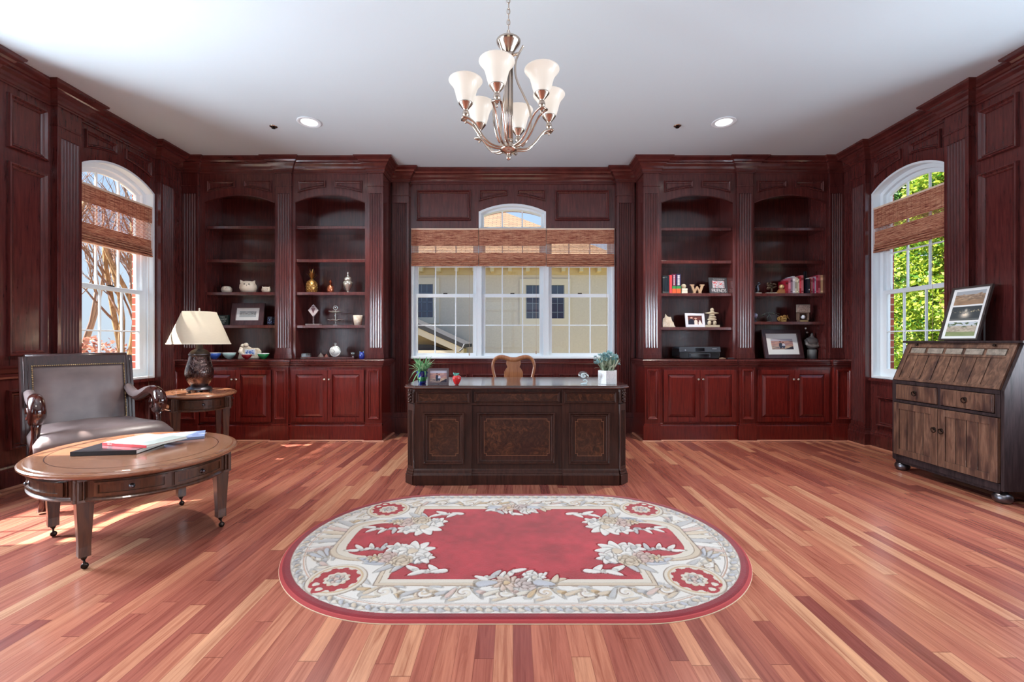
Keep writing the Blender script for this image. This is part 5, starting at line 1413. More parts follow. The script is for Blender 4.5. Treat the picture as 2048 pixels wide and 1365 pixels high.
# red glass apple
ax_, ay_ = PX(913.5, 3.50), 3.50
root = empty('glass_apple', (ax_, ay_, ZD), 0, 'red glass apple with a teal leaf on the desk', 'ornament')
MB().lathe([(.002, 0), (.014, .001), (.019, .008), (.026, .022), (.033, .038), (.036, .052), (.033, .064), (.024, .071), (.012, .070), (.004, .064), (.001, .062)], (ax_, ay_, ZD), 24).build('apple_body', M['red_glass'], root)
mb = MB(); mb.tube([(ax_, ay_, ZD + .062), (ax_ - .004, ay_, ZD + .08), (ax_ - .008, ay_, ZD + .094)], .0035, 6)
for s, a in ((1, .5), (-1, .9)): mb.ball((ax_ + s * .012 - .006, ay_, ZD + .083), .013, 10, (1.2, .35, .55), Matrix.Rotation(-s * a, 4, 'Y'))
mb.build('glass_leaf', M['teal_glass'], root)
# clear swirl ornament
ox, oy = PX(1168, 3.52), 3.52
root = empty('crystal_shell', (ox, oy, ZD), 0, 'clear swirled glass ornament on the right half of the desk', 'ornament')
mb = MB(); mb.ball((ox - .004, oy, ZD + .072), .040, 24, (1.1, .45, .82), Matrix.Rotation(.25, 4, 'Y')); mb.build('glass_disc', M['clear'], root)
mb = MB()
for r0_, t0 in ((.030, 0), (.020, 1.2), (.011, 2.2)):
    mb.tube([(ox - .006 + r0_ * (1 - i / 40) * math.cos(i * .32 + t0), oy - .019, ZD + .070 + r0_ * .75 * (1 - i / 40) * math.sin(i * .32 + t0)) for i in range(22)], .0032, 6)
mb.tube([(ox - .022, oy, ZD + .005), (ox - .005, oy - .006, ZD + .010), (ox + .018, oy, ZD + .012), (ox + .026, oy, ZD + .024), (ox + .016, oy, ZD + .036), (ox + .0, oy, ZD + .036), (ox - .006, oy, ZD + .028)], .0045, 8)
mb.tube([(ox - .026, oy, ZD + .0045), (ox, oy - .012, ZD + .0045), (ox + .022, oy, ZD + .0045)], .0042, 6)
mb.build('glass_swirl', pc(206, 224, 226, .06, 0, .8), root)
# hexagonal marble pot
hx_, hy_ = PX(1215, 3.57), 3.57
root = empty('dusty_succulent_plant', (hx_, hy_, ZD), 0, 'pale silvery green plant in a hexagonal white marble pot at the right of the desk', 'potted plant')
mb = MB(); hexp = [(hx_ + .081 * math.cos(R(a + 12)), hy_ + .074 * math.sin(R(a + 12))) for a in range(0, 360, 60)]
mb.prism(hexp, XYZ, ZD, ZD + .110); mb.build('marble_pot', M['marble'], root, .002)
mb = MB(); rnd = random.Random(5)
for i in range(170):
    az = rnd.uniform(0, 2 * PI); leafblade(mb, (hx_ + rnd.uniform(-.045, .045), hy_ + rnd.uniform(-.045, .045), ZD + .105), az, rnd.uniform(.02, .075), rnd.uniform(.07, .15), .02, rnd.uniform(.007, .013), 5)
for i in range(3): leafblade(mb, (hx_ - .04, hy_, ZD + .11), PI + rnd.uniform(-.3, .3), .07, .07, .055, .008, 5)
mb.build('leaves', M['dusty_leaf'], root, recalc=False)
mb = MB()
for i in range(90):
    x = hx_ + max(-.095, min(.1, rnd.gauss(.0, .048))); y = hy_ + rnd.gauss(0, .035); z = ZD + .235 - abs(x - hx_) * .4 + rnd.uniform(-.035, .035)
    for k in range(12): leafblade(mb, (x, y, z - .01), k * .62 + i, rnd.uniform(.010, .020), rnd.uniform(-.006, .022), .004, .009, 3)
mb.build('rosette_heads', M['blue_leaf'], root, recalc=False)

# ================================================================== SHELF ITEMS
ZLc = .9125
def shelf_item(name, label, cat, px, d, z, group=None, rz=0): return empty(name, (PX(px, d), d, z), rz, label, cat, group)
LC = dict(local=True)
D1 = 5.24
sh3L, sh4L = SHL[2] + .0005, SHL[3] + .0005
# owls
def owl(px, w, h, ears, label, z=sh3L, d=D1):
    r = shelf_item('ceramic_owl', label, 'figurine', px, d, z, 'white ceramic owls on the shelf', R(20))
    prof = [(.3 * w, 0), (.42 * w, h * .10), (.5 * w, h * .38), (.48 * w, h * .62), (.38 * w, h * .84), (.2 * w, h * .95), (.001, h * .97)]
    MB().lathe(prof, n=24).build('body', M['cream'], r, **LC)
    if ears:
        mb = MB()
        for s in (-1, 1): mb.add([(s * .14 * w, -.2 * w, h * .86), (s * .42 * w, -.16 * w, h * .74), (s * .36 * w, .02 * w, h * .80), (s * .42 * w, -.16 * w, h * 1.04)], [(0, 1, 3), (1, 2, 3), (2, 0, 3), (0, 2, 1)])
        mb.build('ear_tuft', M['cream'], r, .002, **LC)
    mb = MB()
    for s in (-1, 1):
        mb.lathe([(.09 * w, 0), (.09 * w, .002), (.06 * w, .003)], (s * .13 * w, -.455 * w, h * .66), 14, Matrix.Rotation(PI / 2, 4, 'X') )
    mb.build('eye_ring', M['cream'], r, **LC)
    mb = MB()
    for s in (-1, 1): mb.ball((s * .13 * w, -.462 * w, h * .66), .055 * w, 10, (1, .4, 1))
    mb.add([(-.04 * w, -.49 * w, h * .60), (.04 * w, -.49 * w, h * .60), (0, -.54 * w, h * .56), (0, -.5 * w, h * .50)], [(0, 1, 2), (0, 2, 3), (1, 3, 2), (0, 3, 1)])
    mb.build('eyes_and_beak', M['dark_cream'], r, **LC)
owl(453.5, .114, .086, False, 'small round white ceramic owl without ear tufts, leftmost of the three owls')
owl(496.5, .185, .146, True, 'largest white ceramic owl with pointed ears, between two smaller owls')
owl(532.5, .100, .076, True, 'smallest white ceramic owl with pointed ears, rightmost of the three owls')
# sign box with writing
r = shelf_item('quote_block', 'black block sign with white handwriting partly behind the lampshade', 'sign', 441, 5.26, sh4L)
MB().box(-.10, .10, -.02, .02, 0, .122).build('block', pc(20, 34, 32, .4), r, .002, **LC)
for k, (s_t, zz, sz) in enumerate((('THIS IS', .098, .018), ('a wonderful', .075, .020), ('place to be', .052, .018), ('at home', .030, .016))):
    text_mesh(s_t, sz, pc(196, 206, 200), MW[r] @ Matrix.Translation((.035, -.0208, zz)) @ Matrix.Rotation(PI / 2, 4, 'X'), r)
photo_frame('mahogany_photo_frame', 'wide dark wood frame around a grey group photo on the left shelf', (PX(494, 5.24), 5.24, sh4L), .40, .268, .058, grain('frame_plum_wood', S(58, 34, 38), S(92, 60, 62), .35, .2), R(-3), R(10), .018, .040, group_bw, 80, 48)
r = shelf_item('patterned_mug', 'dark mug with a blue pattern at the right end of the frame shelf', 'mug', 542.5, 5.25, sh4L)
MB().lathe([(.030, 0), (.034, .004), (.036, .05), (.036, .102), (.033, .102), (.032, .05), (.028, .008)], n=20).build('cup', pc(24, 28, 44, .3), r, **LC)
mb = MB(); rnd = random.Random(8)
for i in range(26): a = rnd.uniform(PI, 2 * PI); z = rnd.uniform(.02, .09); mb.ball((.0355 * math.cos(a), .0355 * math.sin(a), z), .005, 6, (1, 1, rnd.uniform(.5, 1.6)))
mb.build('blue_motif', pc(120, 140, 190, .3), r, **LC)
# bowls
def bowl(px, w, c1, label, d=5.12):
    r = shelf_item('glass_bowl', label, 'bowl', px, d, ZLc, 'small coloured bowls on the counter')
    R_ = w / 2; h = w * .50
    o = [(.32 * R_, 0), (.34 * R_, .05 * h), (.62 * R_, .22 * h), (.86 * R_, .55 * h), (1.0 * R_, h)]
    MB().lathe(o + [(.95 * R_, h)] + [(a * .93, b + .05 * h) for a, b in o[::-1][1:4]] + [(.001, .14 * h)], n=28).build('bowl', c1, r, **LC)
    MB().lathe([(R_ * 1.005, h - .004), (R_ * 1.01, h), (R_ * .94, h + .001), (R_ * .945, h - .004)], n=28, cap=False).build('rim', pc(226, 232, 236, .2, 0, .4), r, **LC)
bowl(429, .140, pc(60, 100, 196, .15, 0, .7), 'cobalt blue glass bowl on the counter, closest to the lamp')
bowl(458.5, .140, pc(160, 196, 200, .15, 0, .7), 'pale aqua glass bowl on the counter between lamp and stone figurine')
bowl(493.5, .115, pc(150, 24, 34, .15, 0, .7), 'dark red glass bowl on the counter in front of the stone figurine', 5.06)
bowl(526.5, .125, pc(20, 140, 76, .15, 0, .7), 'green glass bowl on the counter right of the stone figurine')
# stone figurine with picture
r = shelf_item('keepsake_figurine', 'cream stone family figurine frame with a blue picture, behind the red bowl', 'figurine', 498, 5.17, ZLc)
mb = MB(); mb.prism([(-.125, 0), (.125, 0), (.135, .02), (.13, .09), (.10, .125), (.02, .125), (-.02, .15), (-.07, .14), (-.10, .08)], lambda a, b, h: (a, h, b), -.02, .03); mb.build('carved_block', M['rock'], r, .008, **LC)
mb = MB(); mb.ball((-.062, -.015, .150), .024, 12); mb.ball((-.022, -.020, .160), .026, 12); mb.tube([(-.075, -.015, .13), (-.085, -.03, .08), (-.05, -.035, .05)], [.02, .022, .016], 8); mb.build('heads_and_arm', M['rock'], r, **LC)
mb = MB(); mb.box(-.035, .085, -.026, -.020, .045, .108); mb.build('picture_inset', pc(206, 218, 234, .3), r, .004, **LC)
mb = MB(); 
for x, z, q in ((-.01, .07, .014), (.03, .075, .018), (.06, .066, .012), (.0, .09, .008), (.055, .092, .008)): mb.ball((x, -.0265, z), q, 8, (1.1, .15, 1))
mb.build('blue_motif', pc(96, 130, 196, .3), r, **LC)
# gold pineapple
def pineapple(px, w, hb, hl, mat, label, leafy, d=5.24):
    r = shelf_item('pineapple_ornament', label, 'ornament', px, d, sh3L, 'metallic pineapples on the shelf')
    MB().lathe([(.30 * w, 0), (.43 * w, hb * .08), (.5 * w, hb * .35), (.47 * w, hb * .65), (.33 * w, hb * .9), (.16 * w, hb), (.10 * w, hb * 1.05)], n=24).build('body', mat, r, **LC)
    mb = MB()
    for j in range(7):
        z = hb * (.08 + .12 * j); rr = .5 * w * math.sin(PI * (.28 + .42 * (1 - abs(z / hb - .4))))
        rr = .5 * w * (1 - 1.1 * (z / hb - .4) ** 2)
        for i in range(11): a = 2 * PI * (i + .5 * (j % 2)) / 11; mb.ball((rr * math.cos(a), rr * math.sin(a), z), .068 * w, 6, (1, 1, .8))
    mb.build('scales', mat, r, **LC)
    mb = MB(); rnd = random.Random(3)
    for j in range(leafy):
        az = j * 2.4; t = j / leafy; leafblade(mb, (0, 0, hb * (1.0 + .15 * t)), az, hl * (.55 - .40 * t), hl * (.45 + .50 * t), hl * (.12 - .10 * t) - (.12 * hl if t < .3 else 0), w * .14, 6)
    mb.tube([(0, 0, hb), (0, 0, hb + hl * .6)], w * .06, 6)
    mb.build('crown_leaves', mat, r, recalc=False, **LC)
pineapple(623.5, .120, .158, .13, M['gold'], 'tall gold pineapple ornament with long spiky leaves on the shelf', 22)
pineapple(661, .070, .100, .062, M['copper'], 'small copper pineapple ornament between the gold pineapple and the urn', 14)
r = shelf_item('lidded_urn', 'silver lidded mercury glass urn on the shelf right of the pineapples', 'urn', 696, 5.24, sh3L)
MB().lathe([(.026, 0), (.028, .004), (.012, .010), (.014, .02), (.034, .055), (.052, .095), (.058, .118), (.050, .134), (.032, .142)], n=28).build('urn_body', pc(206, 204, 194, .22, .7, .4), r, **LC)
MB().lathe([(.034, .142), (.042, .150), (.044, .165), (.034, .184), (.018, .192), (.010, .200), (.014, .208), (.007, .216), (.006, .224), (.011, .236), (.012, .244), (.005, .254), (.001, .258)], n=24).build('lid', M['silver'], r, **LC)
# award
r = shelf_item('glass_award', 'diamond shaped clear glass award on a clear stem and stone base', 'award', 627, 5.24, sh4L)
mb = MB(); mb.prism([(0, .098), (.062, .178), (0, .250), (-.062, .178)], lambda a, b, h: (a, h, b), -.008, .008); mb.build('diamond_plate', pc(206, 196, 198, .12, 0, .8), r, .002, **LC)
mb = MB(); mb.prism([(-.026, .205), (.026, .205), (.0, .140)], lambda a, b, h: (a, h, b), -.0095, -.0085); mb.ball((0, -.009, .218), .012, 8, (1.5, .1, .7)); mb.build('engraving', pc(120, 84, 92, .4), r, **LC)
mb = MB(); mb.box(-.009, .009, -.009, .009, .018, .115); mb.build('stem', M['clear'], r, .001, **LC)
MB().box(-.085, .085, -.03, .03, 0, .018).build('base', pc(120, 104, 104, .25, 0, .4), r, .002, **LC)
# tiered tray
r = shelf_item('tiered_tray', 'small two-tier silver tray with a ring handle on the shelf', 'tray', 671, 5.22, sh4L)
MB().lathe([(.035, 0), (.036, .004), (.012, .012), (.006, .03), (.008, .045)], n=20).build('foot', M['silver'], r, **LC)
for z, rr in ((.046, .092), (.145, .078)):
    mb = MB(); n = 32; prof = [(.01, 0), (rr * .7, .003), (rr, .016), (rr * 1.02, .018), (rr * .98, .020), (rr * .68, .008), (.01, .005)]
    vs = []
    for rad, zz in prof:
        for i in range(n): a = 2 * PI * i / n; k = 1 + (.07 * math.cos(a * 8) if rad > rr * .8 else 0); vs.append((rad * k * math.cos(a), rad * k * math.sin(a) * .8, z + zz + (.004 * math.cos(a * 8) if rad > rr * .8 else 0)))
    mb.add(vs, [(j * n + i, j * n + (i + 1) % n, (j + 1) * n + (i + 1) % n, (j + 1) * n + i) for j in range(len(prof) - 1) for i in range(n)], True); mb.build('scalloped_dish', M['silver'], r, **LC)
mb = MB(); mb.tube([(0, 0, .04), (0, 0, .19)], .006, 8); mb.ball((0, 0, .10), .010, 8); mb.tube([(.026 * math.cos(t * PI / 9), 0, .207 + .022 * math.sin(t * PI / 9)) for t in range(18)], .004, 6, True); mb.ball((0, 0, .21), .010, 8); mb.build('stem_and_handle', M['silver'], r, **LC)
r = shelf_item('marble_cup', 'beige veined stone cup at the right end of the shelf', 'cup', 716, 5.24, sh4L)
MB().lathe([(.036, 0), (.042, .004), (.050, .05), (.056, .115), (.052, .118), (.046, .06), (.001, .05)], n=24).build('cup', M['rock'], r, **LC)
# counter, second left bookcase
r = shelf_item('wooden_tray', 'low wooden tray under the clock on the counter', 'tray', 658, 5.17, ZLc)
MB().box(-.31, .31, -.05, .05, .0, .018).build('tray_board', M['mahogany'], r, .003, **LC)
zt2 = ZLc + .0185
r = shelf_item('glass_block', 'small clear rectangular glass block at the left of the wooden tray', 'ornament', 612.5, 5.17, zt2)
MB().box(-.052, .052, -.02, .02, 0, .044).build('block', M['clear'], r, .003, **LC); MB().box(-.046, .046, -.012, .012, .004, .016).build('engraved_strip', pc(150, 146, 150, .3), r, **LC)
for px, w, h, lb in ((641.5, .036, .052, 'small grey pyramid-shaped stone on the wooden tray'), (653, .024, .040, 'small reddish brown stone between the pyramid and the clock')):
    r = shelf_item('carved_stone', lb, 'stone', px, 5.17, zt2)
    MB().lathe([(w, 0), (w * .9, h * .2), (w * .5, h * .6), (.001, h)], n=4 if px < 650 else 9, smooth=False).build('stone', pc(104, 92, 88, .6) if px < 650 else pc(120, 66, 56, .6), r, .002, **LC)
r = shelf_item('desk_clock', 'round white-faced silver clock shaped like a pocket watch on the tray', 'clock', 670.5, 5.16, zt2)
RX = Matrix.Rotation(PI / 2, 4, 'X')
cz = .066
MB().lathe([(.001, -.014), (.058, -.014), (.066, -.006), (.067, .006), (.060, .013), (.055, .011)], (0, 0, cz), 36, RX, cap=False).build('case', M['silver'], r, **LC)
MB().lathe([(.001, 0), (.057, 0), (.057, .001), (.001, .001)], (0, -.0095, cz), 36, RX, cap=False).build('dial', pc(236, 238, 236, .4), r, **LC)
mb = MB()
for a, L in ((R(48), .026), (R(138), .042)): mb.box(-.0, .0, 0, 0, 0, 0) if 0 else mb.tube([(0, -.012, cz), (-L * math.sin(a) if a < 1 else -L * math.sin(a), -.012, cz + (L if a > 1 else -L) * abs(math.cos(a)))], .0016, 5)
for k in range(12): a = k * PI / 6; mb.box(.048 * math.sin(a) - .0015, .048 * math.sin(a) + .0015, -.0122, -.0105, cz + .048 * math.cos(a) - .003, cz + .048 * math.cos(a) + .003)
mb.build('hands_and_marks', pc(40, 40, 44, .4), r, **LC)
mb = MB(); mb.lathe([(.006, .064), (.006, .074), (.010, .076), (.010, .084), (.004, .088)], (0, 0, cz), 12); mb.tube([(.014 * math.cos(t * PI / 8), 0, cz + .086 + .012 * math.sin(t * PI / 8)) for t in range(16)], .002, 5, True); mb.build('crown_ring', M['silver'], r, **LC)
r = shelf_item('glass_globe', 'small clear glass globe on a silver stand right of the clock', 'ornament', 706, 5.16, zt2)
MB().ball((0, 0, .040), .028, 20).build('globe', M['clear'], r, **LC)
mb = MB(); mb.lathe([(.016, 0), (.010, .006), (.006, .012)], n=14)
for k in range(8): mb.ball((.016 * math.cos(k * .8), .016 * math.sin(k * 1.1), .040 + .012 * math.cos(k * 1.7)), .006, 6)
mb.build('stand_and_flecks', M['silver'], r, **LC)
r = shelf_item('blue_glass_owl', 'cobalt blue glass owl at the right end of the left counter', 'ornament', 723.5, 5.09, ZLc)
MB().lathe([(.020, 0), (.028, .006), (.032, .035), (.028, .06), (.020, .076), (.010, .082), (.001, .083)], n=20).build('glass_body', M['blue_glass'], r, **LC)
mb = MB()
for s in (-1, 1): mb.add([(s * .008, -.006, .076), (s * .024, -.002, .068), (s * .016, .008, .07), (s * .022, -.004, .09)], [(0, 1, 3), (1, 2, 3), (2, 0, 3), (0, 2, 1)]); mb.ball((s * .010, -.026, .058), .006, 8)
mb.build('ears_and_eyes', pc(140, 180, 230, .2), r, **LC)

# ---------- right bookcase 1
sR3, sR4 = SHR1[2] + .0005, SHR1[3] + .0005
def book(px0, px1, ph, z, cover, label, d=5.235, group='books on the right shelves', depth=.15, tilt=0, bands=(), text=None, tc=(230, 225, 220), yz=None, name='book'):
    x0, x1 = PX(px0, d - depth / 2), PX(px1, d - depth / 2); w = (x1 - x0) * .96; h = ph
    r = empty(name, ((x0 + x1) / 2, d, z), 0, label, 'book', group)
    if tilt: r.rotation_euler = (0, tilt, 0)
    L = dict(local=True)
    mb = MB(); mb.box(-w / 2, -w / 2 + .002, -depth / 2, depth / 2, 0, h); mb.box(w / 2 - .002, w / 2, -depth / 2, depth / 2, 0, h)
    mb.build('cover', cover, r, **L)
    mb = MB(); mb.box(-w / 2, w / 2, -depth / 2 - .002, -depth / 2 + .003, 0, h); sp_ = mb.build('spine', cover, r, .0008, **L)
    MB().box(-w / 2 + .002, w / 2 - .002, -depth / 2 + .003, depth / 2 - .004, .004, h - .006).build('pages', M['paper'], r, **L)
    for f0, f1, m in bands: MB().box(-w / 2 - .0004, w / 2 + .0004, -depth / 2 - .0026, -depth / 2 + .0, h * f0, h * f1).build('colour_band', m, r, **L)
    if text:
        text_mesh(text, w * .62, pc(*tc), MW[r] @ Matrix.Translation((0, -depth / 2 - .003, h * (.62 if bands else .5))) @ Matrix.Rotation(PI / 2, 4, 'Y') @ Matrix.Rotation(PI / 2, 4, 'X') @ Matrix.Rotation(0, 4, 'Z'), r, ext=.0002)
    return r
GB = 'books on the right shelves'
book(1325, 1329.3, .205, sR3, pc(20, 30, 40, .4), 'narrow dark book at the very left of the bookcase shelf', bands=[(.06, .09, pc(150, 150, 140)), (.88, .91, pc(150, 150, 140))])
book(1329.5, 1334.2, .208, sR3, pc(18, 34, 46, .4), 'dark navy book with thin pale bands, second in the short row', bands=[(.06, .08, pc(150, 150, 140)), (.9, .92, pc(150, 150, 140))], text='ATLAS' if 0 else None)
book(1334.4, 1338.0, .206, sR3, pc(16, 30, 42, .4), 'dark navy book touching the salmon red book in the short row', bands=[(.06, .08, pc(150, 150, 140))])
book(1338.6, 1343.9, .214, sR3, pc(206, 70, 76, .4), 'salmon red book in the short row left of the tall banded books')
for (a, b, h, top, lb) in ((1344.2, 1352.0, .226, (96, 20, 56), 'tall book with burgundy top and green and orange foot bands'), (1352.4, 1361.6, .226, (40, 34, 76), 'tall book with violet top and large white letters, green and orange foot')):
    book(a, b, h, sR3, pc(*top, .35), lb, bands=[(.0, .24, pc(226, 96, 52, .4)), (.24, .38, pc(46, 140, 70, .4))])
for px, zz in ((1348, .74), (1357, .70)):
    r_ = [o for o in bpy.data.objects if o.get('label') and (('burgundy top' in o['label']) if px < 1350 else ('violet top' in o['label']))][0]
    mb = MB(); rnd = random.Random(px)
    for k in range(9): z = .095 + k * .0135; mb.box(-.012 if px > 1350 else -.006, .012 if px > 1350 else .006, -.0792, -.077, z, z + (.008 if k % 2 else .010))
    mb.build('title_marks', pc(226, 220, 226, .4), r_, local=True)
r = shelf_item('ball_bookend', 'white stone bookend with a ball on a block beside the tall banded books', 'bookend', 1367.5, 5.20, sR3)
mb = MB(); mb.box(-.034, .034, -.03, .03, 0, .030); mb.box(-.034, .034, -.03, .03, .033, .060); mb.build('block', M['cream'], r, .003, **LC); MB().ball((-.002, 0, .087), .028, 18).build('ball', M['stone'], r, **LC)
r = shelf_item('letter_w_figurine', 'beige wooden letter W ornament on the shelf', 'ornament', 1394, 5.22, sR3)
Wp = [(-.085, .112), (-.035, .112), (-.035, .098), (-.045, .096), (-.030, .045), (-.004, .092), (.004, .092), (.030, .045), (.045, .096), (.035, .098), (.035, .112), (.085, .112), (.085, .098), (.076, .096), (.046, .014), (.052, .012), (.052, .0), (.014, .0), (.014, .012), (.020, .014), (.0, .058), (-.020, .014), (-.014, .012), (-.014, 0), (-.052, 0), (-.052, .012), (-.046, .014), (-.076, .096), (-.085, .098)]
MB().prism(Wp, lambda a, b, h: (a, h, b), -.012, .012).build('letter', pc(176, 146, 118, .6), r, .002, **LC)
MB().box(-.056, .056, -.016, .016, -.0002, .004).build('foot', pc(196, 160, 120, .5), r, **LC)
root, T = photo_frame('friends_photo_frame', 'dark grey photo frame with the word FRIENDS on the shelf', (PX(1437, 5.22), 5.22, sR3), .224, .195, .030, pc(58, 60, 66, .5), R(6), R(9), .014, 0, None, border_mat=pc(58, 60, 66, .5))
mb = MB(); A = MW[root] @ Matrix.Rotation(-R(9), 4, 'X')
TT = lambda u, w_, z: tuple(A @ Vector((u, -w_, z)))
mb = MB(); mb.prism(rect(-.108, .108, .004, .192), lambda a, b, h: TT(a, h, b), .0142, .0150); mb.build('face_plate', pc(60, 62, 68, .5), root)
def fr_photo(u, v):
    c = mixc((214, 216, 224), (150, 150, 160), vn(u, v, 12))
    return (206, 90, 96) if vn(u + 3, v, 14) > .74 else c
picture(root, lambda u, l, z: TT(u, l, z + .112), .148, .088, 26, 16, fr_photo, .0158)
Mt = A @ Matrix.Translation((0, -.0155, .034)) @ Matrix.Rotation(PI / 2, 4, 'X'); text_mesh('FRIENDS', .052, pc(220, 222, 226), Mt, root, font_scale=(.92, 1.15))
Mt = A @ Matrix.Translation((.01, -.0155, .176)) @ Matrix.Rotation(PI / 2, 4, 'X'); text_mesh('there is nothing better than', .013, pc(206, 208, 212), Mt, root)
r = shelf_item('white_crystal_rock', 'white and cream crystal rock at the left end of the shelf', 'rock', 1337, 5.22, sR4)
mb = MB(); rnd = random.Random(6)
for k, (off, y0_, y1_, sc_k) in enumerate(((0, -.012, .022, 1.0), (.006, -.034, -.010, .80), (-.008, -.050, -.032, .50))):
    ol = [(-.074, 0), (-.076, .062 + .02 * k), (-.070, .112), (-.052, .118), (-.044, .168), (-.020, .134), (.004, .126), (.022, .128), (.034, .078), (.052, .060), (.056, .030), (.074, .0)]
    mb.prism([(a * (1 - .06 * k) + off, b * sc_k) for a, b in ol], lambda a, b, h: (a + (h + .02) * .3, h, b * (1 - (h + .05) * 1.2)), y0_, y1_)
mb.build('crystal_cluster', M['rock'], r, .003, **LC)
photo_frame('white_photo_frame', 'white framed photo of two people hugging next to the stacked stone figure', (PX(1390.5, 5.23), 5.23, sR4), .235, .168, .030, pc(222, 224, 234, .4), R(4), R(10), .014, 0, people_dark, 80, 56)
r = shelf_item('inuksuk', 'stacked stone inuksuk figure right of the white photo frame', 'figurine', 1424, 5.22, sR4)
mb = MB(); rn = random.Random(1)
def stone(x, z, w, h, dd=.028, rot=0):
    mb.ball((x, 0, z), .5, 10, (w, dd * 2, h), Matrix.Rotation(rot, 4, 'Y'))
mb.box(-.078, .078, -.03, .03, .0, .026)
for a in ((-.030, .052, .044, .060, .024, .1), (.030, .052, .046, .060, .024, -.1), (0, .092, .110, .034), (.004, .118, .092, .034), (-.002, .142, .070, .026), (0, .166, .170, .024, .022, .02), (0, .182, .055, .02), (0, .205, .045, .046, .022)): stone(*a)
mb.build('stacked_stones', M['stone'], r, **LC)
# printer
r = shelf_item('printer', 'black and silver inkjet printer on the counter of the right bookcase', 'printer', 1393, 5.20, ZLc)
mb = MB(); w = .235
mb.prism([(-.22, .0), (.22, .0), (.235, .03), (.235, .118), (-.235, .118), (-.235, .03)], lambda a, b, h: (a, h, b), -.085, .16); mb.build('body', M['black_plastic'], r, .008, **LC)
mb = MB(); mb.prism([(-.085, .075), (-.102, .080), (-.092, .132), (-.080, .138), (.12, .138), (.12, .118), (-.085, .118)], lambda a, b, h: (h, a, b), -.238, .238); mb.build('lid_panel', M['grey_plastic'], r, .003, **LC)
mb = MB(); mb.prism([(-.1030, .088), (-.0965, .126), (-.094, .126), (-.101, .088)], lambda a, b, h: (h, a, b), -.052, .052); mb.build('touch_screen', M['screen'], r, **LC)
mb = MB(); mb.box(-.12, .12, -.10, -.084, .018, .062); mb.build('paper_tray', M['grey_plastic'], r, .003, **LC)
mb = MB(); mb.box(-.108, .108, -.102, -.099, .024, .056); mb.build('tray_shade_plate', M['screen'], r, **LC)  # black plate stands in for the shade inside the tray slot
mb = MB(); mb.box(.14, .19, -.1025, -.098, .112, .118); mb.ball((-.17, -.099, .10), .008, 8, (1, .3, 1)); mb.build('badge_and_button', pc(160, 165, 176, .3), r, **LC)
r = shelf_item('remote_control', 'small black remote with pale top on the counter right of the printer', 'remote', 1461, 5.10, ZLc, rz=R(12)); mb = MB(); mb.box(-.045, .045, -.015, .015, 0, .010); mb.build('casing', pc(16, 18, 26, .3), r, .002, **LC); MB().box(-.032, .042, -.010, .010, .010, .012).build('keypad', pc(140, 142, 150, .3), r, **LC)
r = shelf_item('wooden_pen', 'small beige turned object lying between printer and remote', 'ornament', 1445, 5.10, ZLc, rz=R(-16)); MB().tube([(-.035, 0, .006), (.0, 0, .008), (.035, 0, .005)], [.004, .007, .003], 8).build('barrel', pc(170, 140, 116, .5), r, **LC)

# ---------- right bookcase 2
s23, s24 = SHR2[2] + .0005, SHR2[3] + .0005
r = shelf_item('silver_figurine', 'slim silver figurine on a pale base at the left end of the book shelf', 'figurine', 1515.5, 5.22, s23)
MB().box(-.036, .036, -.022, .022, 0, .014).build('base', pc(196, 190, 184, .5), r, .002, **LC)
mb = MB(); mb.tube([(-.01, 0, .014), (.004, 0, .05), (-.006, 0, .085), (.006, 0, .115)], [.012, .016, .018, .010], 10); mb.ball((.010, 0, .130), .012, 10); mb.tube([(-.004, 0, .10), (.022, -.01, .115), (.02, 0, .13)], .006, 6); mb.tube([(-.004, 0, .09), (-.026, 0, .075), (-.02, 0, .055)], .006, 6); mb.build('figure', pc(120, 128, 146, .25, .9), r, **LC)
r = shelf_item('bronze_sculpture', 'leafy bronze sculpture on a pale base beside the gold ball trophy', 'sculpture', 1542.5, 5.22, s23)
MB().box(-.06, .06, -.025, .025, 0, .014).build('base', pc(186, 178, 168, .5), r, .002, **LC)
mb = MB(); rnd = random.Random(9); mb.tube([(0, 0, .014), (.006, 0, .05), (-.004, 0, .08)], [.014, .010, .008], 8)
for k in range(26): a = rnd.uniform(0, 2 * PI); mb.ball((rnd.uniform(-.048, .052), rnd.uniform(-.02, .02), rnd.uniform(.06, .128)), .016, 7, (rnd.uniform(.7, 1.6), .4, rnd.uniform(.4, .9)), Matrix.Rotation(rnd.uniform(-1, 1), 4, 'Y'))
mb.build('leafy_form', pc(104, 90, 76, .35, .8), r, **LC)
r = shelf_item('gold_ball_trophy', 'gold ball on a stepped base left of the row of books', 'trophy', 1563.5, 5.20, s23)
mb = MB(); mb.box(-.055, .055, -.03, .03, 0, .022); mb.box(-.042, .040, -.026, .026, .022, .038); mb.box(-.034, .032, -.022, .022, .038, .050); mb.build('stepped_base', pc(170, 118, 76, .4, .3), r, .002, **LC)
MB().ball((0, 0, .081), .030, 20).build('ball', pc(196, 166, 120, .3, .5), r, **LC)
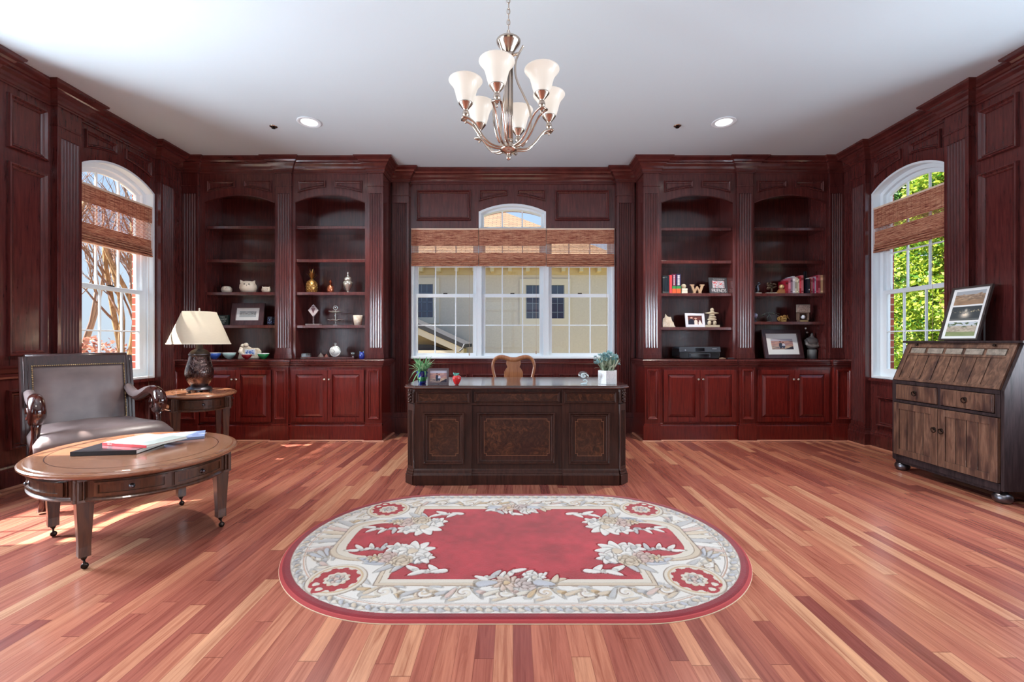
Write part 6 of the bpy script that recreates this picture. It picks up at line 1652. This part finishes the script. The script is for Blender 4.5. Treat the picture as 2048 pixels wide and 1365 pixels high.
bk = [(1571.5, 1576.5, .150, (150, 24, 44), 'crimson book at the left start of the long book row, beside the gold ball'),
      (1576.7, 1581.0, .176, (176, 92, 110), 'dusty pink book second in the long row'), (1581.2, 1585.0, .186, (150, 120, 140), 'mauve book third in the long row'),
      (1585.2, 1589.8, .200, (206, 206, 212), 'wide pale grey book in the left part of the long row'), (1590.0, 1593.0, .190, (226, 220, 206), 'ivory book touching the pale grey book'),
      (1593.2, 1596.2, .184, (196, 190, 160), 'khaki cream book near the ivory one'), (1596.4, 1598.6, .170, (226, 206, 196), 'thin blush book just before the red ones'),
      (1598.8, 1602.4, .200, (176, 30, 44), 'bright red book left of the black candlestick'), (1602.6, 1607.0, .212, (196, 110, 116), 'tall rose book touching the black candlestick'),
      (1613.0, 1615.4, .176, (206, 210, 206), 'pale green-white book right of the black candlestick'), (1615.6, 1618.4, .180, (226, 222, 212), 'white book second right of the black candlestick'),
      (1618.6, 1621.6, .172, (190, 20, 36), 'scarlet book in the right part of the long row'), (1621.8, 1625.4, .190, (206, 150, 150), 'salmon-white striped book in the right part of the row'),
      (1625.6, 1629.0, .180, (166, 40, 84), 'magenta book in the right part of the row'), (1629.2, 1631.8, .196, (206, 196, 216), 'lilac white book in the right part of the row'),
      (1632.0, 1636.2, .210, (166, 44, 66), 'wine red tall book near the right end'), (1636.4, 1640.4, .216, (196, 110, 120), 'pink tallest book near the right end'),
      (1641.2, 1646.2, .214, (196, 160, 120), 'tan beige book, rightmost in the long row')]
for i, (a, b, h, c, lb) in enumerate(bk):
    lt = pc(*[min(255, v + 50) for v in c], .5) if i % 2 else pc(*[max(0, v - 60) for v in c], .5)
    book(a, b, h, s23, pc(*c, .5), lb, bands=[(.72, .86, lt), (.08, .14, lt)] if i % 3 != 1 else [(.30, .70, lt)], depth=.15)
r = shelf_item('black_candlestick', 'tall black candlestick-like ornament standing amid the long row of books', 'candlestick', 1610, 5.20, s23)
MB().box(-.015, .015, -.07, .07, 0, .165).build('base_block', pc(22, 20, 34, .4), r, .002, **LC); MB().ball((.004, -.0705, .04), .008, 8, (1, .2, 1)).build('badge', pc(190, 180, 190, .4), r, **LC)
mb = MB(); mb.box(-.013, -.006, -.01, .01, .165, .262); mb.box(.006, .013, -.01, .01, .165, .262); mb.lathe([(.016, .165), (.010, .175), (.012, .185)], n=12); mb.build('twin_stems', pc(30, 30, 38, .3), r, **LC)
r = shelf_item('ball_on_tee', 'pale blue ball on a small stand, left end of the shelf above the large photo', 'ornament', 1510.5, 5.22, s24)
MB().ball((0, 0, .075), .026, 18).build('ball', pc(176, 190, 226, .4), r, **LC); mb = MB(); mb.lathe([(.016, 0), (.014, .004), (.004, .01), (.004, .04), (.014, .052)], n=12); mb.tube([(.02, 0, .045), (.0, 0, .05), (-.02, 0, .048)], .004, 6); mb.build('stand', pc(120, 132, 166, .4), r, **LC)
r = shelf_item('wire_tree_sculpture', 'thin dark metal arching branch sculpture left of the gold ribbon', 'sculpture', 1539, 5.22, s24)
mb = MB(); mb.lathe([(.034, 0), (.036, .004), (.010, .008)], n=16); mb.tube([(-.02, 0, .006), (-.03, 0, .05), (.0, 0, .088)], .004, 6); mb.tube([(.02, 0, .006), (.02, 0, .05), (.0, 0, .088)], .004, 6)
mb.tube([(-.11, 0, .065), (-.06, 0, .096), (0, 0, .112), (.06, 0, .110), (.12, 0, .092)], .003, 6); rnd = random.Random(12)
for k in range(22): x = rnd.uniform(-.09, .11); z = .11 - x * x * 3.2; mb.tube([(x, 0, z), (x + .012, rnd.uniform(-.01, .01), z - .020)], .0035, 5)
mb.build('branches', pc(84, 86, 84, .4, .6), r, **LC)
r = shelf_item('gold_ribbon_bow', 'crumpled gold ribbon ornament on the shelf above the large photo', 'ornament', 1566, 5.22, s24)
mb = MB(); rnd = random.Random(13)
for k in range(12): a = rnd.uniform(0, PI); c = (rnd.uniform(-.04, .04), rnd.uniform(-.015, .015), .04 + rnd.uniform(-.012, .016)); R_ = rnd.uniform(.016, .028); mb.tube([(c[0] + R_ * math.cos(t * PI / 6 + a), c[1] + R_ * .4 * math.sin(t * 1.0), c[2] + R_ * math.sin(t * PI / 6 + a)) for t in range(12)], .0055, 5, True)
mb.box(-.03, .03, -.016, .016, 0, .05); mb.tube([(.05, 0, .08), (.06, 0, .05), (.075, 0, .03)], .004, 5); mb.build('ribbon_loops', M['gold'], r, **LC)
r = shelf_item('golf_ball_display', 'framed display case with a golf ball and a photo above it on the right shelf', 'display case', 1606, 5.22, s24)
mb = MB(); mb.box(-.055, .055, -.02, .03, 0, .022); mb.box(-.062, -.050, -.02, .03, .022, .105); mb.box(.050, .062, -.02, .03, .022, .105); mb.box(-.062, .062, -.02, .03, .100, .112); mb.box(-.06, .06, .022, .03, .02, .11); mb.build('case', pc(110, 88, 76, .5), r, .002, **LC)
MB().box(-.044, .044, -.0225, -.020, .004, .016).build('name_plate', pc(206, 176, 120, .3, .6), r, **LC); MB().ball((0, 0, .056), .024, 18).build('golf_ball', pc(214, 220, 232, .5), r, **LC)
picture(r, lambda u, l, z: tuple(MW[r] @ Vector((u, -.012 - l, z + .158))), .148, .084, 24, 14, lambda u, v: mixc((196, 176, 160), (110, 90, 88), vn(u * 2, v, 16)), 0)
MB().box(-.080, .080, -.010, .004, .112, .204).build('photo_backing', pc(150, 140, 128, .5), r, .002, **LC)
root, T = photo_frame('large_photo_frame', 'large dark wood frame with a white mat and a couple at a canyon, right counter', (PX(1568, 5.18), 5.18, ZLc), .490, .345, .046, grain('frame_oxblood_wood', S(44, 22, 26), S(76, 44, 46), .35, .2), R(6), R(13), .022, .062, canyon, 120, 84)
r = shelf_item('bust_sculpture', 'grey carved torso sculpture on a round pedestal at the right end of the counter', 'sculpture', 1624, 5.26, ZLc)
MB().lathe([(.050, 0), (.050, .10), (.042, .108)], n=20).build('pedestal', pc(96, 96, 98, .5), r, **LC)
mb = MB(); mb.ball((0, 0, .150), .05, 14, (1.3, .7, .9)); mb.ball((-.004, 0, .205), .06, 14, (1.35, .65, .85)); mb.ball((0, 0, .245), .03, 10, (1, .8, 1)); mb.tube([(-.07, 0, .22), (-.075, -.02, .17), (-.03, -.045, .14), (.03, -.045, .14), (.075, 0, .16)], [.02, .02, .018, .018, .02], 8); mb.tube([(0, 0, .25), (0, 0, .285), (.004, 0, .30)], [.018, .014, .010], 8); mb.tube([(.07, 0, .22), (.085, 0, .20), (.06, -.02, .17)], .016, 8); mb.build('carved_torso', pc(112, 106, 104, .4, .2), r, **LC)
r = shelf_item('white_bud_sprig', 'thin dark sprig with two white buds behind the large photo frame', 'sprig', 1611, 5.36, ZLc)
mb = MB(); mb.tube([(-.02, 0, 0), (-.012, 0, .15), (.01, -.01, .30)], .002, 5); mb.tube([(-.015, 0, .12), (.0, 0, .27), (-.004, -.01, .355)], .002, 5); mb.build('stems', pc(50, 40, 36, .6), r, **LC)
for x, z in ((.012, .31), (-.005, .36)): MB().ball((x, -.012, z), .011, 10, (1.1, 1, 1)).build('bud', pc(236, 232, 230, .6), r, **LC)
# ================================================================== OUTSIDE
g_ = MB().box(-45, 45, -12, 45, -.62, -.60).build('lawn_ground', M['grass']); structure(g_)
# neighbouring house behind the back window
HY = 14.0; HS = HY / K
def HX(px): return (px - 1026) * HS
def HZZ(py): return CH - (py - 684) * HS
hs = empty('neighbouring_house', (0, HY, -.6), 0, 'beige stucco house with dark windows seen through the back window', 'house')
EZ = HZZ(531)
MB().box(-9.5, HX(1239), HY, HY + 7, -.6, EZ).build('stucco_wall', M['stucco'], hs)
mb = MB(); mb.box(-9.9, HX(1247), HY - .38, HY + 7, EZ - .02, EZ + .16); mb.box(-9.5, HX(1239) + .02, HY - .03, HY + .01, EZ - .30, EZ - .02); mb.build('eave', M['eave'], hs)
for px in list(range(845, 1240, 35)): MB().box(HX(px) - .06, HX(px) + .06, HY - .32, HY - .03, EZ - .24, EZ - .02).build('corbel', M['eave'], hs, .01)
xr = HX(1247); rz = EZ + .16
ap = (HX(1000), HY + 3.3, rz + 3.05)
mb = MB(); mb.add([(-9.9, HY - .4, rz), (xr, HY - .4, rz), (xr, HY + 7, rz), (-9.9, HY + 7, rz), (HX(1000), HY + 3.3, rz + 2.52), (-6.5, HY + 3.3, rz + 2.52)], [(0, 1, 4, 5), (1, 2, 4), (2, 3, 5, 4), (3, 0, 5), (0, 3, 2, 1)]); mb.build('roof', M['shingle'], hs)
def hwin(px0, px1, py0, py1, cols, rows, tw=.22):
    x0, x1, z0, z1 = HX(px0), HX(px1), HZZ(py1), HZZ(py0)
    T = lambda u, w, z: (u, HY - w, z)
    mb = MB(); frame_ring(mb, T, rect(x0 - tw, x1 + tw, z0 - tw * .5, z1 + tw * .9), tw * .9, -.01, .05); f = mb.build('window_surround', M['house_trim'], hs)
    MB(T).box(x0, x1, 0, .012, z0, z1).build('glass_pane', M['house_glass'], f)
    mb = MB(T)
    for i in range(cols + 1): u = x0 + (x1 - x0) * i / cols; mb.box(u - .009, u + .009, .01, .03, z0, z1)
    for j in range(rows + 1): z = z0 + (z1 - z0) * j / rows; mb.box(x0, x1, .01, .03, z - .009, z + .009)
    mb.build('glazing_bars', pc(120, 136, 156, .5), f)
hwin(812, 865, 569, 641, 5, 4); hwin(1053, 1127, 571, 643, 6, 4)
# small gabled wing, nearer, seen low in the left pane
GY = 11.5; gs = GY / K; GX = lambda p: (p - 1026) * gs; GZ = lambda p: CH - (p - 684) * gs
gw = empty('gabled_wing', (GX(790), GY, -.6), 0, 'low cream gable with a dark sloping roof in the left pane of the back window', 'building')
mb = MB(); mb.prism([(GX(640), -.6), (GX(915), -.6), (GX(915), GZ(700)), (GX(835), GZ(664)), (GX(740), GZ(622)), (GX(640), GZ(664))], lambda a, b, h: (a, h, b), GY + .35, GY + 2.3); mb.build('gable_wall', M['eave'], gw)
rk = [(GX(740), GZ(612)), (GX(928), GZ(696))]
mb = MB(); mb.prism([rk[0], rk[1], (rk[1][0], rk[1][1] + .10), (rk[0][0], rk[0][1] + .13)], lambda a, b, h: (a, h, b), GY - .15, GY + 2.3); mb.prism([(rk[0][0], rk[0][1]), (rk[0][0], rk[0][1] + .13), (GX(560), GZ(690)), (GX(560), GZ(698))], lambda a, b, h: (a, h, b), GY - .15, GY + 2.3); mb.build('roof', M['dark_roof'], gw)
mb = MB(); mb.prism([(rk[0][0], rk[0][1] - .01), (rk[1][0], rk[1][1] - .01), (rk[1][0] - .02, rk[1][1] - .16), (rk[0][0], rk[0][1] - .20)], lambda a, b, h: (a, h, b), GY - .12, GY); mb.box(GX(700), GX(914), GY - .1, GY + .3, GZ(711), GZ(701)); mb.build('white_fascia', M['house_trim'], gw)
MB().prism([(GX(820), GZ(700.5)), (GX(892), GZ(700.5)), (GX(860), GZ(690)), (GX(820), GZ(689))], lambda a, b, h: (a, h, b), GY + .05, GY + .3).build('lower_roof', M['dark_roof'], gw)
mb = MB(); mb.tube([(GX(920), GY - .15, GZ(703)), (GX(927), GY - .15, GZ(697)), (GX(930), GY - .2, GZ(689))], .02, 6); mb.build('gutter_end', pc(90, 94, 102, .6), gw)

# trees ------------------------------------------------------
def branchy(mb, p, dirv, L, r, depth, rnd, spread=.5, mn=.006, up=.25, seg=4, side=6):
    pts = [Vector(p)]; d_ = Vector(dirv).normalized(); rs = [r]
    for i in range(seg):
        d_ = (d_ + Vector((rnd.uniform(-1, 1), rnd.uniform(-1, 1), rnd.uniform(-.3, .6) + up * .3)) * .16).normalized()
        pts.append(pts[-1] + d_ * L / seg); rs.append(r * (1 - .38 * (i + 1) / seg))
    mb.tube(pts, rs, side if depth > 1 else 4)
    if depth <= 0 or r < mn: return
    for k in range(rnd.choice((2, 3))):
        i = rnd.choice((2, 3, 4)) if seg >= 4 else seg
        nd = (d_ + Vector((rnd.uniform(-1, 1), rnd.uniform(-1, 1), rnd.uniform(-.2, .8))) * spread).normalized()
        branchy(mb, pts[i], nd, L * rnd.uniform(.55, .8), rs[i] * .68, depth - 1, rnd, spread, mn, up, seg, side)
rnd = random.Random(21)
root = empty('crape_myrtle_tree', (-6.3, 6.6, -.6), 0, 'bare multi-stemmed tree with smooth tan bark just outside the left window', 'tree')
tr = MB(); tw = MB()
for k in range(20):
    a = rnd.uniform(0, 2 * PI); st = Vector((-6.3 + .55 * math.cos(a) + (k % 3) * .15 - .15, 6.6 + .85 * math.sin(a), -.6)); d_ = Vector((math.cos(a) * .28, math.sin(a) * .28 - .04, 1))
    pts = [st]; rs = [.062]; dd = d_.normalized()
    for i in range(9):
        dd = (dd + Vector((rnd.uniform(-1, 1), rnd.uniform(-1, 1), .5)) * .17).normalized(); pts.append(pts[-1] + dd * .42); rs.append(.062 - .0042 * (i + 1))
    tr.tube(pts, rs, 8)
    for i in (5, 6, 7, 8, 9):
        for q_ in range(1): branchy(tw, pts[i], dd + Vector((rnd.uniform(-1, 1), rnd.uniform(-1, 1), .3)) * .8, rnd.uniform(.5, .9), rs[i] * .5, 3, rnd, .6, .004)
tr.build('stems', M['bark'], root); tw.build('twigs', M['twig'], root)
for k, (x, y, lb) in enumerate(((-10.5, 9.5, 'bare grey-brown tree behind the crape myrtle, closest of the backdrop trees'), (-13.5, 13.5, 'bare grey-brown backdrop tree far beyond the left window'), (-9.2, 10.8, 'slender bare backdrop tree seen right of the crape myrtle stems'), (-14.5, 11.3, 'bare backdrop tree beyond the left window, partly hidden by the crape myrtle'))):
    root = empty('bare_tree', (x, y, -.6), 0, lb, 'tree', 'bare trees beyond the left window'); mb = MB()
    branchy(mb, (x, y, -.6), (0, 0, 1), 3.0, .11, 6, rnd, .62, .006, seg=4, side=6); mb.build('trunk_and_branches', M['twig'], root)
def leafcloud(name, blobs, mat, parent, n, size, rnd, droop=0):
    mb = MB(); vs = []; fs = []
    for i in range(n):
        b = rnd.choice(blobs); c, r = b[0], b[1]
        v = Vector((rnd.gauss(0, 1), rnd.gauss(0, 1), rnd.gauss(0, 1))).normalized() * r * rnd.uniform(.55, 1) ** .6
        p = Vector(c) + Vector((v.x, v.y, v.z * b[2])); s = size * rnd.uniform(.6, 1.4)
        a = Vector((rnd.uniform(-1, 1), rnd.uniform(-1, 1), rnd.uniform(-.7, .4) - droop)).normalized() * s; q_ = a.cross(Vector((rnd.uniform(-1, 1), rnd.uniform(-1, 1), rnd.uniform(-1, 1)))).normalized() * s * .32
        k = len(vs); vs += [p - a * .5, p + q_, p + a * .5, p - q_]; fs.append((k, k + 1, k + 2, k + 3))
    mb.add([tuple(v) for v in vs], fs); return mb.build(name, mat, parent, recalc=False)
root = empty('russet_shrub', (-12.3, 10.4, -.6), 0, 'low russet leafed shrub beyond the bare trees outside the left window', 'shrub')
leafcloud('foliage', [((-12.3, 10.4, .5), 1.5, .9), ((-11.0, 11.5, .3), 1.2, .8), ((-13.6, 9.6, .6), 1.3, .9)], M['leaf_red'], root, 5000, .12, rnd)
MB().tube([(-12.3, 10.4, -.6), (-12.2, 10.4, .4)], [.05, .03], 6).build('stem', M['twig'], root)
for k, (x, y, sc, mat, lb) in enumerate(((8.6, 8.8, 1.0, 'leaf_bright', 'yellow-green leafy tree close outside the right window'), (9.8, 11.3, 1.25, 'leaf_green', 'dark green conifer behind the yellow-green tree outside the right window'),
                              (10.4, 8.9, 1.1, 'leaf_green', 'green conifer at the near side outside the right window'), (11.8, 13.4, 1.3, 'leaf_bright', 'farthest bright tree outside the right window'))):
    root = empty('evergreen_tree', (x, y, -.6), 0, lb, 'tree')
    MB().tube([(x, y, -.6), (x, y, 2.0 * sc), (x, y, 5 * sc)], [.14, .1, .03], 8).build('trunk', M['twig'], root)
    bl = []
    for j in range(26): z = -.2 + j * .24 * sc; rr = 1.5 * sc * (1 - j / 34); a = rnd.uniform(0, 2 * PI); bl.append(((x + rr * .5 * math.cos(a), y + rr * .5 * math.sin(a), z), rr * .75, .55))
    leafcloud('foliage', bl, M[mat], root, 32000, .080 * sc, rnd, .2)

# ================================================================== LIGHT
w = bpy.data.worlds.new('World'); scene.world = w; w.use_nodes = True; nt = w.node_tree; nt.nodes.clear()
tc = nt.nodes.new('ShaderNodeTexCoord'); sp = nt.nodes.new('ShaderNodeSeparateXYZ'); nt.links.new(tc.outputs['Generated'], sp.inputs[0])
rp = nt.nodes.new('ShaderNodeValToRGB'); nt.links.new(sp.outputs[2], rp.inputs[0]); e = rp.color_ramp.elements
e[0].position = 0.0; e[0].color = (.62, .73, .84, 1); e[1].position = .75; e[1].color = (.20, .40, .80, 1); k = e.new(.12); k.color = (.62, .78, .95, 1); k = e.new(.35); k.color = (.42, .64, .95, 1)
bg = nt.nodes.new('ShaderNodeBackground'); nt.links.new(rp.outputs[0], bg.inputs[0]); bg.inputs[1].default_value = .68
ow = nt.nodes.new('ShaderNodeOutputWorld'); nt.links.new(bg.outputs[0], ow.inputs[0])
def light(name, kind, loc, energy, color=(1, 1, 1), **kw):
    l = bpy.data.lights.new(name, kind); l.energy = energy; l.color = color
    for k, v in kw.items(): setattr(l, k, v)
    o = bpy.data.objects.new(name, l); col.objects.link(o); o.location = loc; return o
sun = light('sun', 'SUN', (-8, 2, 10), 17, (1, .93, .83), angle=R(.6))
sd = Vector((1, .12, -1.22)).normalized(); sun.rotation_euler = sd.to_track_quat('-Z', 'Y').to_euler()
for px in (618.5, 1447.5):
    d = 4.225; o = light('recessed_and_fill_spot', 'SPOT', (PX(px, d), d, ZC - .012), 210, (1, .93, .84), spot_size=R(110), spot_blend=.7, shadow_soft_size=.06)
for x, y in ((-1.95, .9), (2.0, .9), (-1.95, -1.0), (2.0, -1.0)): light('recessed_and_fill_spot', 'SPOT', (x, y, ZC - .012), 110, (1, .93, .84), spot_size=R(110), spot_blend=.7, shadow_soft_size=.06)  # four added spots without fittings, out of view, to brighten the room
for k in range(6):
    th = R(-13.4 + 60 * k); light('bulb_light', 'POINT', (hx + math.sin(th) * (CR - .008), hy - math.cos(th) * (CR - .008), 2.535), .22, (1, .90, .80), shadow_soft_size=.03)

for sgn, ens in ((-1, (200, 95, 60)), (1, (90, 60, 40))):  # added area lamps outside the unseen side bays, bluish fill for the room
    for (a, b), en in zip(BAYS[1:], ens):
        o = light('window_fill', 'AREA', (sgn * 4.25, (a + b) / 2, 1.35), en, (.78, .89, 1.0), shape='RECTANGLE', size=.80, size_y=1.2)
        o.rotation_euler = (PI / 2, 0, -sgn * PI / 2 + PI) if 0 else Vector((-sgn, 0, 0)).to_track_quat('-Z', 'Y').to_euler()
# ================================================================== CAMERA
cam = bpy.data.cameras.new('camera'); co_ = bpy.data.objects.new('camera', cam); col.objects.link(co_); scene.camera = co_
co_.location = (0, 0, CH); co_.rotation_euler = (PI / 2, 0, 0); cam.sensor_width = 36; cam.lens = 36 * K / 2048
cam.shift_x = -2.0 / 2048; cam.shift_y = 1.5 / 2048; cam.clip_start = .05; cam.clip_end = 200
vs_ = scene.view_settings; vs_.view_transform = 'Standard'; vs_.look = 'None'; vs_.gamma = 1; vs_.exposure = 0.72
try: vs_.use_curve_mapping = False
except Exception: pass
scene.cycles.max_bounces = 8; scene.cycles.diffuse_bounces = 5; scene.cycles.glossy_bounces = 4; scene.cycles.transparent_max_bounces = 12
scene.cycles.sample_clamp_indirect = 6.0; scene.cycles.caustics_reflective = False; scene.cycles.caustics_refractive = False
scene.cycles.use_denoising = True
